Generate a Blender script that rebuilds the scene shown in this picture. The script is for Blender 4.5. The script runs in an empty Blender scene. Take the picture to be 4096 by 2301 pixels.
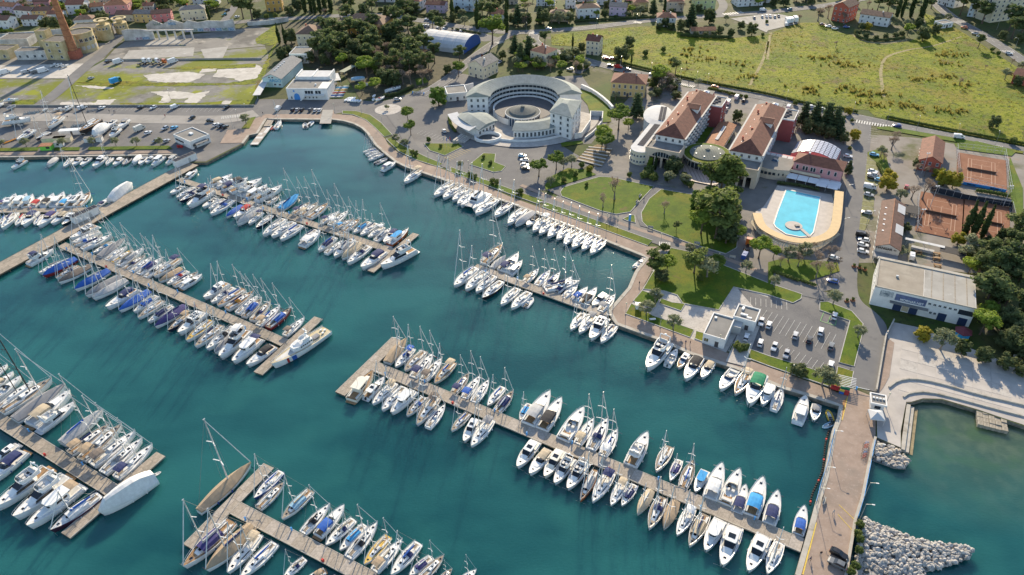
import bpy, bmesh, math, random
from math import sin, cos, pi, radians, sqrt, atan2, hypot
from mathutils import Vector, Matrix
random.seed(11)
S = bpy.context.scene
COL = S.collection
# ------------------------------------------------------------------ camera, sky, sun, exposure
CAM_H, PITCH, ROLL, FPX = 159.0, radians(36.58), radians(-1.693), 2878.0
F = Vector((0, cos(PITCH), -sin(PITCH)))
U0 = Vector((0, sin(PITCH), cos(PITCH))); R0 = Vector((1, 0, 0))
RT = R0*cos(ROLL) + U0*sin(ROLL); UP = U0*cos(ROLL) - R0*sin(ROLL)
cd = bpy.data.cameras.new('camera'); cam = bpy.data.objects.new('camera', cd); COL.objects.link(cam)
M = Matrix((RT, UP, -F)).transposed().to_4x4(); M.translation = Vector((0, 0, CAM_H)); cam.matrix_world = M
cd.sensor_width = 36.0; cd.lens = 36.0*FPX/4096; cd.clip_start = 1.0; cd.clip_end = 6000.0
S.camera = cam
SUN_EL = radians(24.5); SUN_AZ = radians(80.5)          # direction towards the sun, measured from +x
wd = bpy.data.worlds.new('World'); S.world = wd; wd.use_nodes = True
nt = wd.node_tree; bg = nt.nodes['Background']
sky = nt.nodes.new('ShaderNodeTexSky'); sky.sky_type = 'NISHITA'; sky.sun_disc = False
sky.sun_elevation = SUN_EL; sky.sun_rotation = pi/2 - SUN_AZ
sky.air_density = 1.0; sky.dust_density = 0.5; sky.ozone_density = 1.0
nt.links.new(sky.outputs[0], bg.inputs[0]); bg.inputs[1].default_value = 0.14
sd = bpy.data.lights.new('sun', 'SUN'); sd.energy = 5.0; sd.angle = radians(0.55); sd.color = (1.0, 0.84, 0.6)
sun = bpy.data.objects.new('sun', sd); COL.objects.link(sun)
sdir = Vector((cos(SUN_AZ)*cos(SUN_EL), sin(SUN_AZ)*cos(SUN_EL), sin(SUN_EL)))
sun.rotation_euler = sdir.to_track_quat('Z', 'Y').to_euler(); sun.location = (0, 300, 300)
S.view_settings.view_transform = 'Standard'; S.view_settings.look = 'None'
S.view_settings.exposure = 0.75; S.view_settings.gamma = 1.0
S.view_settings.use_curve_mapping = False
S.cycles.max_bounces = 5; S.cycles.diffuse_bounces = 2; S.cycles.glossy_bounces = 2
S.cycles.transmission_bounces = 2; S.cycles.transparent_max_bounces = 4; S.cycles.caustics_reflective = False; S.cycles.caustics_refractive = False

# ------------------------------------------------------------------ survey: photo point -> ground point in metres
WATER = -1.3
def W(t, x, y, z=0.0):
    r, c = divmod(t, 10)
    px = c*1024 + x*0.3975; py = r*575 + y*0.3975
    d = F + RT*((px-2048)/FPX) - UP*((py-1150.5)/FPX)
    k = (z-CAM_H)/d.z
    return Vector((d.x*k, d.y*k, z))
def WP(pts, z=0.0): return [W(*p, z) for p in pts]
def TL(t, s, z=0.0):                                   # 'x,y x,y ...' in one survey tile
    return [W(t, *map(float, q.split(',')), z) for q in s.split()]
def MX(s, z=0.0):                                      # 'tile:x,y tile:x,y ...'
    out = []
    for q in s.split():
        a, b = q.split(':'); x, y = b.split(','); out.append(W(int(a), float(x), float(y), z))
    return out

# ------------------------------------------------------------------ materials
MATS = {}
def mat(name, col, rough=0.7, metal=0.0, var=0.0, scale=1.0, bump=0.0, bscale=None, col2=None, spec=0.5, detail=4.0, coat=0.0, stretch=None, bdist=0.1):
    if name in MATS: return MATS[name]
    m = bpy.data.materials.new(name); m.use_nodes = True; n = m.node_tree.nodes; l = m.node_tree.links
    b = n['Principled BSDF']; b.inputs['Roughness'].default_value = rough; b.inputs['Metallic'].default_value = metal
    b.inputs['Specular IOR Level'].default_value = spec; b.inputs['Coat Weight'].default_value = coat
    b.inputs['Base Color'].default_value = (*col, 1)
    if var > 0 or bump > 0 or col2:
        tc = n.new('ShaderNodeTexCoord'); src = tc.outputs['Object']
        if stretch:
            mp = n.new('ShaderNodeMapping'); mp.inputs['Scale'].default_value = stretch; l.new(src, mp.inputs[0]); src = mp.outputs[0]
    if var > 0 or col2:
        t = n.new('ShaderNodeTexNoise'); t.inputs['Scale'].default_value = scale; t.inputs['Detail'].default_value = detail; t.inputs['Roughness'].default_value = 0.65
        l.new(src, t.inputs['Vector'])
        rp = n.new('ShaderNodeValToRGB'); rp.color_ramp.elements[0].position = 0.33; rp.color_ramp.elements[1].position = 0.67
        a = [max(0, c*(1-var)) for c in col]; d = col2 if col2 else [min(1, c*(1+var)) for c in col]
        rp.color_ramp.elements[0].color = (*a, 1); rp.color_ramp.elements[1].color = (*d, 1)
        l.new(t.outputs['Fac'], rp.inputs[0]); l.new(rp.outputs[0], b.inputs['Base Color'])
    if bump > 0:
        t2 = n.new('ShaderNodeTexNoise'); t2.inputs['Scale'].default_value = bscale or scale*4; t2.inputs['Detail'].default_value = 4.0
        l.new(src, t2.inputs['Vector'])
        bp = n.new('ShaderNodeBump'); bp.inputs['Strength'].default_value = bump; bp.inputs['Distance'].default_value = bdist
        l.new(t2.outputs['Fac'], bp.inputs['Height']); l.new(bp.outputs[0], b.inputs['Normal'])
    MATS[name] = m; return m
def layered(name, base, layers, rough=0.9, bump=0.3, bscale=2.0, bdist=0.1):
    """base colour (c1,c2,scale) with noise-masked layers [(colour, scale, lo, hi, seed)]"""
    if name in MATS: return MATS[name]
    m = bpy.data.materials.new(name); m.use_nodes = True; n = m.node_tree.nodes; l = m.node_tree.links
    b = n['Principled BSDF']; b.inputs['Roughness'].default_value = rough; b.inputs['Specular IOR Level'].default_value = 0.25
    tc = n.new('ShaderNodeTexCoord'); src = tc.outputs['Object']
    def noise(sc, seed, detail=6.0):
        mp = n.new('ShaderNodeMapping'); mp.inputs['Location'].default_value = (seed*37.1, seed*11.3, seed*3.7); l.new(src, mp.inputs[0])
        t = n.new('ShaderNodeTexNoise'); t.inputs['Scale'].default_value = sc; t.inputs['Detail'].default_value = detail; t.inputs['Roughness'].default_value = 0.62
        l.new(mp.outputs[0], t.inputs['Vector']); return t.outputs['Fac']
    def ramp(f, lo, hi, c0, c1):
        r = n.new('ShaderNodeValToRGB'); r.color_ramp.elements[0].position = lo; r.color_ramp.elements[1].position = hi
        r.color_ramp.elements[0].color = (*c0, 1); r.color_ramp.elements[1].color = (*c1, 1); l.new(f, r.inputs[0]); return r.outputs[0]
    cur = ramp(noise(base[2], 0), 0.35, 0.65, base[0], base[1])
    for k, (c, sc, lo, hi, seed) in enumerate(layers):
        f = ramp(noise(sc, seed), lo, hi, (0, 0, 0), (1, 1, 1))
        mx = n.new('ShaderNodeMixRGB'); l.new(f, mx.inputs[0]); l.new(cur, mx.inputs[1]); mx.inputs[2].default_value = (*c, 1); cur = mx.outputs[0]
    l.new(cur, b.inputs['Base Color'])
    if bump:
        bp = n.new('ShaderNodeBump'); bp.inputs['Strength'].default_value = bump; bp.inputs['Distance'].default_value = bdist
        l.new(noise(bscale, 9), bp.inputs['Height']); l.new(bp.outputs[0], b.inputs['Normal'])
    MATS[name] = m; return m
def striped(name, c1, c2, axis, period, duty=0.5, rough=0.6, metal=0.0, var=0.1, bump=0.5):
    """fine ribs / joints too small to pick apart, along an object axis (0 x, 1 y, 2 z)"""
    if name in MATS: return MATS[name]
    m = bpy.data.materials.new(name); m.use_nodes = True; n = m.node_tree.nodes; l = m.node_tree.links
    b = n['Principled BSDF']; b.inputs['Roughness'].default_value = rough; b.inputs['Metallic'].default_value = metal; b.inputs['Specular IOR Level'].default_value = .2
    tc = n.new('ShaderNodeTexCoord'); sp = n.new('ShaderNodeSeparateXYZ'); l.new(tc.outputs['Object'], sp.inputs[0])
    a = n.new('ShaderNodeMath'); a.operation = 'DIVIDE'; a.inputs[1].default_value = period; l.new(sp.outputs[axis], a.inputs[0])
    f = n.new('ShaderNodeMath'); f.operation = 'FRACT'; l.new(a.outputs[0], f.inputs[0])
    g = n.new('ShaderNodeMath'); g.operation = 'LESS_THAN'; g.inputs[1].default_value = duty; l.new(f.outputs[0], g.inputs[0])
    t = n.new('ShaderNodeTexNoise'); t.inputs['Scale'].default_value = 0.9; t.inputs['Detail'].default_value = 5; l.new(tc.outputs['Object'], t.inputs['Vector'])
    mx = n.new('ShaderNodeMixRGB'); mx.inputs[1].default_value = (*c2, 1); mx.inputs[2].default_value = (*c1, 1); l.new(g.outputs[0], mx.inputs[0])
    hs = n.new('ShaderNodeMixRGB'); hs.blend_type = 'MULTIPLY'; hs.inputs[0].default_value = 1.0; l.new(mx.outputs[0], hs.inputs[1])
    rp = n.new('ShaderNodeValToRGB'); rp.color_ramp.elements[0].position = .3; rp.color_ramp.elements[1].position = .7
    rp.color_ramp.elements[0].color = (1-2*var,)*3+(1,); rp.color_ramp.elements[1].color = (1, 1, 1, 1); l.new(t.outputs['Fac'], rp.inputs[0]); l.new(rp.outputs[0], hs.inputs[2])
    l.new(hs.outputs[0], b.inputs['Base Color'])
    if bump:
        bp = n.new('ShaderNodeBump'); bp.inputs['Strength'].default_value = bump; bp.inputs['Distance'].default_value = 0.05
        l.new(g.outputs[0], bp.inputs['Height']); l.new(bp.outputs[0], b.inputs['Normal'])
    MATS[name] = m; return m
def flat(name, col, rough=0.6, metal=0.0, var=0.06): return mat(name, col, rough, metal, var=var, scale=0.8)

# ------------------------------------------------------------------ mesh builder and scene tree
class MB:
    def __init__(s): s.v = []; s.f = []; s.mi = []; s.k = 0
    def add(s, vs, fs):
        o = len(s.v); s.v += [tuple(p) for p in vs]; s.f += [tuple(i+o for i in f) for f in fs]; s.mi += [s.k]*len(fs); return s
    def box(s, c, d, rz=0.0, taper=1.0):
        """c centre of the bottom face, d full sizes, taper scales the top"""
        x, y, z = c; a, b, h = d[0]/2, d[1]/2, d[2]; cs, sn = cos(rz), sin(rz); vs = []
        for zz, k in ((0, 1.0), (h, taper)):
            for ux, uy in ((-a, -b), (a, -b), (a, b), (-a, b)):
                ux *= k; uy *= k; vs.append((x+ux*cs-uy*sn, y+ux*sn+uy*cs, z+zz))
        return s.add(vs, [(3, 2, 1, 0), (4, 5, 6, 7), (0, 1, 5, 4), (1, 2, 6, 5), (2, 3, 7, 6), (3, 0, 4, 7)])
    def prism(s, poly, z0, z1, bottom=True):
        p = [(q[0], q[1]) for q in poly]
        if area(p) < 0: p = p[::-1]
        n = len(p); vs = [(x, y, z0) for x, y in p] + [(x, y, z1) for x, y in p]
        fs = [tuple(range(n, 2*n))] + [(i, (i+1) % n, n+(i+1) % n, n+i) for i in range(n)]
        if bottom: fs.append(tuple(range(n-1, -1, -1)))
        return s.add(vs, fs)
    def sheet(s, poly, z):
        p = [(q[0], q[1]) for q in poly]
        if area(p) < 0: p = p[::-1]
        return s.add([(x, y, z) for x, y in p], [tuple(range(len(p)))])
    def loft(s, rings, close=True, cap0=False, cap1=False):
        n = len(rings[0]); vs = [p for r in rings for p in r]; fs = []
        for i in range(len(rings)-1):
            for j in range(n if close else n-1):
                a = i*n+j; b = i*n+(j+1) % n; fs.append((a, b, b+n, a+n))
        if cap0: fs.append(tuple(range(n-1, -1, -1)))
        if cap1: o = (len(rings)-1)*n; fs.append(tuple(range(o, o+n)))
        return s.add(vs, fs)
    def tube(s, p, q, r0, r1=None, n=5):
        p = Vector(p); q = Vector(q); r1 = r0 if r1 is None else r1; d = (q-p)
        if d.length < 1e-6: return s
        d.normalize(); a = d.orthogonal().normalized(); b = d.cross(a)
        return s.loft([[p+(a*cos(2*pi*i/n)+b*sin(2*pi*i/n))*r0 for i in range(n)], [q+(a*cos(2*pi*i/n)+b*sin(2*pi*i/n))*r1 for i in range(n)]], True, True, True)
    def path(s, pts, r, n=4):
        for a, b in zip(pts, pts[1:]): s.tube(a, b, r, r, n)
        return s
    def cyl(s, c, r, h, n=16, r1=None):
        r1 = r if r1 is None else r1; x, y, z = c
        return s.loft([[(x+r*cos(2*pi*i/n), y+r*sin(2*pi*i/n), z) for i in range(n)], [(x+r1*cos(2*pi*i/n), y+r1*sin(2*pi*i/n), z+h) for i in range(n)]], True, True, True)
    def blob(s, c, r, n=6, m=4, jit=0.0):
        x, y, z = c; rr = r if isinstance(r, (tuple, list)) else (r, r, r); rings = []
        for i in range(1, m):
            a = -pi/2+pi*i/m; rings.append([(x+rr[0]*cos(a)*cos(2*pi*j/n)*(1+random.uniform(-jit, jit)), y+rr[1]*cos(a)*sin(2*pi*j/n)*(1+random.uniform(-jit, jit)), z+rr[2]*sin(a)*(1+random.uniform(-jit, jit))) for j in range(n)])
        s.loft(rings, True); o = len(s.v)
        b0 = o-n*(m-1); s.v += [(x, y, z-rr[2]), (x, y, z+rr[2])]
        for j in range(n):
            s.f.append((b0+(j+1) % n, b0+j, o)); s.mi.append(s.k)
            e = b0+(m-2)*n; s.f.append((e+j, e+(j+1) % n, o+1)); s.mi.append(s.k)
        return s
    def mesh(s, name, mats=None, smooth=False):
        me = bpy.data.meshes.new(name); me.from_pydata(s.v, [], s.f)
        nm = max(s.mi)+1 if s.mi else 1
        for i in range(nm): me.materials.append(mats[i] if mats and i < len(mats) else None)
        if nm > 1: me.polygons.foreach_set('material_index', s.mi)
        if smooth: me.polygons.foreach_set('use_smooth', [True]*len(s.f))
        me.update(); return me
def area(p): return 0.5*sum(p[i][0]*p[(i+1) % len(p)][1]-p[(i+1) % len(p)][0]*p[i][1] for i in range(len(p)))
LABELS = {}
def tag(o, label=None, cat=None, group=None, kind=None):
    if label:
        o['label'] = label; LABELS.setdefault(label, []).append(o.name)
    if cat: o['category'] = cat
    if group: o['group'] = group
    if kind: o['kind'] = kind
    return o
def obj(name, me, mats=None, parent=None, loc=(0, 0, 0), rz=0.0, sc=None):
    """mats given per object: slots are linked to the object so alike pieces can share mesh data"""
    if isinstance(me, MB): me = me.mesh(name, mats if isinstance(mats, (list, tuple)) else [mats]); mats = None
    o = bpy.data.objects.new(name, me); COL.objects.link(o)
    if parent: o.parent = parent
    o.location = loc; o.rotation_euler = (0, 0, rz)
    if sc is not None: o.scale = sc if isinstance(sc, (tuple, list)) else (sc, sc, sc)
    if mats is not None:
        for i, m in enumerate(mats if isinstance(mats, (list, tuple)) else [mats]):
            if i < len(o.material_slots): o.material_slots[i].link = 'OBJECT'; o.material_slots[i].material = m
    return o
def thing(name, label, cat, loc, rz=0.0, sc=None, group=None):
    o = bpy.data.objects.new(name, None); COL.objects.link(o); o.empty_display_size = 0.5
    o.location = loc; o.rotation_euler = (0, 0, rz)
    if sc is not None: o.scale = sc if isinstance(sc, (tuple, list)) else (sc, sc, sc)
    return tag(o, label, cat, group)
def struct(name, mb, m, parent=None, kind='structure'):
    o = obj(name, mb, m, parent)
    if not parent: o['kind'] = kind
    return o
_W = ['', 'first', 'second', 'third', 'fourth', 'fifth', 'sixth', 'seventh', 'eighth', 'ninth', 'tenth', 'eleventh', 'twelfth']
class _Ord:
    def __getitem__(s, n):
        if n < 13: return _W[n]
        return f"{n}{'th' if n % 100 in (11, 12, 13) else {1: 'st', 2: 'nd', 3: 'rd'}.get(n % 10, 'th')}"
ORD = _Ord()
def in_poly(x, y, poly):
    r = False; n = len(poly); j = n-1
    for i in range(n):
        xi, yi, xj, yj = poly[i][0], poly[i][1], poly[j][0], poly[j][1]
        if (yi > y) != (yj > y) and x < (xj-xi)*(y-yi)/(yj-yi)+xi: r = not r
        j = i
    return r
def offset_line(pts, d):
    out = []; n = len(pts)
    for i in range(n):
        a = pts[max(i-1, 0)]; b = pts[min(i+1, n-1)]; t = Vector((b[0]-a[0], b[1]-a[1])); t.normalize()
        out.append(Vector((pts[i][0]-t.y*d, pts[i][1]+t.x*d, 0)))
    return out
def smooth_line(pts, k=2):
    for _ in range(k):
        q = [pts[0]]
        for a, b in zip(pts, pts[1:]): q += [a*0.75+b*0.25, a*0.25+b*0.75]
        pts = q+[pts[-1]]
    return pts
def ribbon(mb, pts, d0, d1, z, h=0.0):
    a = offset_line(pts, d0); b = offset_line(pts, d1)
    for i in range(len(pts)-1):
        q = [a[i], b[i], b[i+1], a[i+1]]
        if h: mb.prism(q, z, z+h)
        else: mb.sheet(q, z)
    return mb
def at_len(pts, s):
    for a, b in zip(pts, pts[1:]):
        L = (b-a).length
        if s <= L: return a+(b-a)*(s/L), atan2(b.y-a.y, b.x-a.x)
        s -= L
    return pts[-1].copy(), atan2(pts[-1].y-pts[-2].y, pts[-1].x-pts[-2].x)
def plen(pts): return sum((b-a).length for a, b in zip(pts, pts[1:]))
# ================================================================== SETTING: ground, quays, water
m_land = layered('earth_scrub', ((.06, .07, .022), (.1, .1, .035), .05), [((.05, .085, .015), .03, .45, .6, 1), ((.14, .125, .1), .06, .58, .68, 2), ((.035, .045, .02), .5, .5, .7, 3)], bump=.5, bscale=.8)
m_asph = layered('asphalt_worn', ((.125, .123, .127), (.165, .162, .162), .12), [((.21, .2, .19), .045, .52, .72, 1), ((.12, .12, .125), .3, .55, .75, 2), ((.2, .195, .19), 2.5, .5, .7, 4)], bump=.15, bscale=6)
m_road = layered('asphalt_road', ((.14, .14, .145), (.175, .172, .17), .1), [((.2, .195, .19), .06, .5, .7, 1), ((.11, .11, .115), .35, .6, .75, 2)], bump=.1, bscale=6)
m_gravel = layered('gravel_with_moss', ((.17, .165, .155), (.24, .23, .215), .15), [((.13, .125, .11), .08, .5, .66, 5), ((.15, .17, .015), .032, .46, .57, 1), ((.22, .24, .015), .05, .56, .64, 2), ((.3, .29, .27), .35, .62, .7, 3)], bump=.4, bscale=3)
m_conc = layered('concrete_weathered', ((.3, .285, .26), (.38, .365, .335), .12), [((.2, .19, .17), .07, .55, .7, 1), ((.44, .43, .41), .3, .58, .7, 2)], bump=.15, bscale=4)
m_pad = layered('concrete_pad_pale', ((.42, .39, .35), (.56, .53, .48), .2), [((.2, .18, .14), .09, .6, .7, 1), ((.16, .16, .06), .14, .66, .72, 3)], bump=.2, bscale=4)
m_old = layered('factory_floor_concrete', ((.19, .18, .165), (.26, .245, .22), .06), [((.12, .115, .105), .05, .5, .62, 1), ((.36, .33, .28), .09, .6, .68, 2), ((.13, .16, .04), .08, .64, .7, 3)], bump=.25, bscale=2)
m_brick = layered('promenade_brick', ((.27, .205, .165), (.35, .27, .22), .25), [((.23, .19, .16), .06, .5, .7, 1), ((.38, .31, .27), 1.2, .55, .75, 2)], bump=.25, bscale=6)
m_cop = layered('quay_coping_stone', ((.38, .35, .3), (.47, .44, .39), .5), [((.26, .23, .18), .3, .55, .7, 1)], bump=.2, bscale=4)
m_lawn = layered('lawn_grass', ((.055, .1, .005), (.1, .155, .006), .22), [((.15, .15, .01), .07, .5, .66, 1), ((.045, .085, .01), 1.6, .5, .7, 2), ((.14, .11, .04), .16, .62, .72, 3)], bump=.7, bscale=4)
m_mead = layered('meadow_grass', ((.15, .175, .004), (.225, .235, .006), .06), [((.105, .145, .004), .035, .46, .6, 1), ((.19, .165, .014), .05, .5, .62, 2), ((.13, .095, .035), .045, .57, .66, 6), ((.045, .065, .008), .35, .52, .64, 3), ((.2, .2, .014), .9, .55, .7, 4), ((.05, .07, .015), .12, .64, .7, 8)], bump=1.0, bscale=1.4, bdist=.5)
m_plaza = layered('plaza_concrete', ((.4, .37, .34), (.5, .46, .42), .15), [((.33, .3, .28), .05, .5, .7, 1)], bump=.1, bscale=4)
m_paver = layered('pale_pavers', ((.4, .37, .34), (.5, .47, .43), .3), [((.3, .28, .26), 1.4, .52, .7, 1)], bump=.2, bscale=5)
m_white = mat('road_paint_white', (.46, .46, .45), .7, var=.35, scale=1.5)
m_yellow = mat('road_paint_yellow', (.62, .44, .06), .7, var=.2, scale=1.5)
m_clay = layered('tennis_clay', ((.2, .085, .048), (.25, .115, .068), .15), [((.19, .08, .045), .08, .5, .7, 1), ((.42, .24, .15), .6, .6, .75, 2)], bump=.1)
m_kerb = mat('kerb_stone', (.4, .39, .37), .85, var=.2, scale=1.0)
m_wall = mat('quay_wall', (.17, .15, .115), .9, var=.4, scale=.6, bump=.4, col2=(.27, .25, .2))
m_wood = mat('grey_decking', (.3, .26, .21), .85, var=.3, scale=1.2, stretch=(1, 1, 1))

# --- the sea
def water_mat():
    m = bpy.data.materials.new('harbour_water'); m.use_nodes = True; n = m.node_tree.nodes; l = m.node_tree.links
    b = n['Principled BSDF']; b.inputs['Roughness'].default_value = .045; b.inputs['IOR'].default_value = 1.333; b.subsurface_method = 'BURLEY'; b.inputs['Subsurface Weight'].default_value = 1.0; b.inputs['Subsurface Radius'].default_value = (1.0, 1.0, 1.0); b.inputs['Subsurface Scale'].default_value = 5.5; b.inputs['Specular IOR Level'].default_value = .55
    tc = n.new('ShaderNodeTexCoord'); o = tc.outputs['Object']
    def nz(sc, st=None, det=3.0):
        s = o
        if st: mp = n.new('ShaderNodeMapping'); mp.inputs['Scale'].default_value = st; mp.inputs['Rotation'].default_value = (0, 0, .6); l.new(o, mp.inputs[0]); s = mp.outputs[0]
        t = n.new('ShaderNodeTexNoise'); t.inputs['Scale'].default_value = sc; t.inputs['Detail'].default_value = det; l.new(s, t.inputs['Vector']); return t.outputs['Fac']
    def ramp(f, lo, hi, c0, c1):
        r = n.new('ShaderNodeValToRGB'); r.color_ramp.elements[0].position = lo; r.color_ramp.elements[1].position = hi
        r.color_ramp.elements[0].color = (*c0, 1); r.color_ramp.elements[1].color = (*c1, 1); l.new(f, r.inputs[0]); return r.outputs[0]
    def mix(f, a, c):
        x = n.new('ShaderNodeMixRGB'); l.new(f, x.inputs[0]); l.new(a, x.inputs[1])
        if isinstance(c, tuple): x.inputs[2].default_value = (*c, 1)
        else: l.new(c, x.inputs[2])
        return x.outputs[0]
    cur = ramp(nz(.018, (1, 2.2, 1)), .38, .62, (.006, .062, .072), (.016, .106, .108))
    cur = mix(ramp(nz(.05), .52, .7, (0, 0, 0), (.6, .6, .6)), cur, (.018, .112, .108))
    # bed of the shallows seen through clear water: sand and weed by the beach, stones round the rubble mounds
    def near(c, r0, r1):
        s = n.new('ShaderNodeVectorMath'); s.operation = 'DISTANCE'; l.new(o, s.inputs[0]); s.inputs[1].default_value = (c.x, c.y, 0)
        mr = n.new('ShaderNodeMapRange'); mr.inputs[1].default_value = r1; mr.inputs[2].default_value = r0; l.new(s.outputs['Value'], mr.inputs[0]); return mr.outputs[0]
    bed = ramp(nz(.22), .4, .62, (.05, .085, .055), (.085, .12, .075))
    bed = mix(ramp(nz(.12), .5, .62, (0, 0, 0), (.7, .7, .7)), bed, (.06, .11, .045))
    cur = mix(near(W(23, 1950, 1300, WATER), 2, 42), cur, bed)
    cur = mix(near(W(23, 2500, 1420, WATER), 2, 20), cur, bed)
    cur = mix(near(W(1, 870, 1290, WATER), 2, 12), cur, (.1, .16, .12))
    l.new(cur, b.inputs['Base Color'])
    bp = n.new('ShaderNodeBump'); bp.inputs['Strength'].default_value = .1; bp.inputs['Distance'].default_value = .5
    mr2 = n.new('ShaderNodeMapRange'); mr2.inputs[1].default_value = .4; mr2.inputs[2].default_value = .65; mr2.inputs[3].default_value = .03; mr2.inputs[4].default_value = .06; l.new(nz(.022, (1, 3.5, 1), 4.0), mr2.inputs[0]); l.new(mr2.outputs[0], b.inputs['Roughness'])
    ad = n.new('ShaderNodeMath'); ad.operation = 'ADD'; l.new(nz(.9, (1, 2.0, 1), 5.0), ad.inputs[0]); l.new(nz(.13, None, 2.0), ad.inputs[1])
    l.new(ad.outputs[0], bp.inputs['Height']); l.new(bp.outputs[0], b.inputs['Normal'])
    return m
struct('sea', MB().sheet([(-1500, -400), (1500, -400), (1500, 600), (-1500, 600)], WATER), water_mat())

# --- land sheet with its quay wall
QUAY = MX('10:-900,145 10:0,140 10:900,128 10:1780,118 10:1795,190 10:2080,190 10:2450,0 0:2510,1365 1:20,1345 1:110,1197 1:175,1203 1:640,1208 1:760,1206 1:880,1222 1:980,1250 1:1060,1292 1:1115,1345 1:1155,1405 11:1200,20 11:1290,100 11:1400,188 11:1500,238 11:1850,358 11:2270,512 12:0,612 12:480,800 12:940,985 12:1300,1130 12:1345,1150 12:1235,1290 22:1165,5 22:965,235 22:1012,335 22:1045,378 22:1500,543 22:1800,680 22:2250,825 22:2560,955 23:160,1030 23:380,1092 23:560,1150 23:712,1198 23:690,1320 33:640,0 33:560,440 33:470,740 33:390,1030 33:270,1446 33:130,1950')
MOLE_E = MX('33:690,1950 33:800,1446 33:890,900 33:960,680 33:1040,280 33:1092,70 33:1340,172 23:1340,1446 23:1395,1160 23:1440,1160 23:1560,1125 23:1750,1130 23:2120,1240 23:2330,1312 23:2576,1395 23:3600,1720')
outline = QUAY + MOLE_E + [Vector((1500, 130, 0)), Vector((1500, 2500, 0)), Vector((-1500, 2500, 0)), Vector((-1500, 330, 0))]
land = MB(); land.sheet(outline, 0.0); land.k = 1
edge = QUAY + MOLE_E
land.loft([[(p.x, p.y, 0) for p in edge], [(p.x, p.y, -4) for p in edge]], close=False)
struct('ground', land, [m_land, m_wall])
ZC = {}
def lift(z): ZC[z] = ZC.get(z, 0)+1; return z+ZC[z]*.003
def area_sheet(name, s, z, m, kerb=0.0, kind='structure'):
    z = lift(z)
    p = MX(s) if isinstance(s, str) else s
    mb = MB(); mb.sheet(p, z); o = struct(name, mb, m, kind=kind)
    if kerb:
        k = MB(); q = p+[p[0]]; ribbon(k, q, -.13, .13, 0.0, z+kerb); obj('kerb', k, m_kerb, o)
    return o
def road(name, s, w, z, m=None, line=True, k=2):
    c = smooth_line(MX(s), k); z = lift(z); o = struct(name, ribbon(MB(), c, -w/2, w/2, z), m or m_road)
    if line:
        d = MB(); L = plen(c); t = 2.0
        while t < L-3:
            a, an = at_len(c, t); b, _ = at_len(c, t+3); ribbon(d, [a, b], -.09, .09, z+.02); t += 7.5
        obj('centre_line', d, m_white, o)
        for sgn in (-1, 1): obj('edge_line', ribbon(MB(), c, sgn*(w/2-.45)-.07, sgn*(w/2-.45)+.07, z+.02), m_white, o)
    return o
Z1, Z2, Z3, Z4 = .03, .10, .17, .24
# boatyard, lots, old factory floor
area_sheet('boatyard_paving', '10:-900,140 10:0,136 10:1775,114 10:1795,180 10:2070,180 0:2440,1440 0:2500,1362 1:10,1335 1:100,1190 1:640,1195 1:780,1150 1:1000,1110 1:1300,1030 1:900,1000 1:0,1000 0:2560,1064 0:0,1064 0:-900,1064', Z1, m_asph)
area_sheet('gravel_lot', '0:-900,1056 0:0,1056 0:2540,1056 1:60,900 1:130,560 1:90,470 0:1050,612 0:700,800 0:0,800 0:-900,800', Z1, m_gravel)
area_sheet('factory_floor', '0:1055,604 1:90,462 1:150,290 1:0,260 0:2370,300 0:1260,420 0:1150,500', Z1, m_old)
area_sheet('works_yard', '0:-900,795 0:690,795 0:1040,600 0:1180,430 0:900,440 0:0,600 0:-900,640', Z1, m_old)
area_sheet('concrete_hardstanding', '0:-900,785 0:670,790 0:900,640 0:500,650 0:0,660 0:-900,670', Z2, m_pad)
def jag(s, z, name, m, amp=1.2):
    p = MX(s); q = []
    for a, b in zip(p, p[1:]+p[:1]):
        n = max(2, int((b-a).length/1.6))
        for i in range(n): q.append(a+(b-a)*(i/n)+Vector((random.uniform(-amp, amp), random.uniform(-amp, amp), 0))*(0.35 if i == 0 else .5))
    struct(name, MB().sheet(q, lift(z)), m)
for s in ('0:1520,925 0:1820,920 0:1960,945 0:2110,915 0:2040,985 0:1980,1050 0:1830,1050 0:1900,990 0:1720,1000 0:1700,1035 0:1590,1040 0:1650,980', '0:2200,700 0:2576,685 0:2560,760 0:2520,835 0:2440,838 0:2340,790 0:2140,775',
          '0:1440,755 0:1880,725 0:2060,750 0:2010,790 0:1900,830 0:1700,838 0:1500,815', '0:2030,690 0:2180,685 0:2170,720 0:2010,735', '0:620,1030 0:960,1035 0:990,1005 0:1170,1002 0:1110,1055 0:600,1062',
          '0:750,865 0:960,865 0:1150,885 0:1130,900 0:960,895', '0:2240,1020 0:2330,1018 0:2310,1048 0:2230,1048', '1:0,650 1:65,690 1:10,790 1:-30,800'):
    jag(s, Z2, 'concrete_pad', m_pad)
for s in ('0:1300,510 0:1960,480 0:1940,570 0:1230,600', '0:2020,500 0:2300,470 0:2240,590 0:2060,590', '0:1500,420 0:1800,380 0:1830,440 0:1480,460'): jag(s, Z2, 'worn_floor_slab', m_conc, .5)
for s in ('0:760,830 0:1300,815 0:1420,830 0:1900,835 0:2300,840 0:2576,790 0:2576,850 0:1800,870 0:1000,862', '0:1600,690 0:2200,660 0:2576,640 0:2576,680 0:2000,700', '0:1200,1040 0:2000,1035 0:2540,1000 0:2540,1050 0:1200,1062', '1:0,730 1:90,640 1:130,560 1:170,470 1:230,400 1:160,540 1:80,800 1:0,960', '0:130,1010 0:380,1000 0:360,1062 0:100,1062', '1:0,390 1:200,250 1:240,420 1:150,460 1:0,440'):
    jag(s, Z2+.01, 'weedy_grass_strip', m_mead, 1.5)
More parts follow.
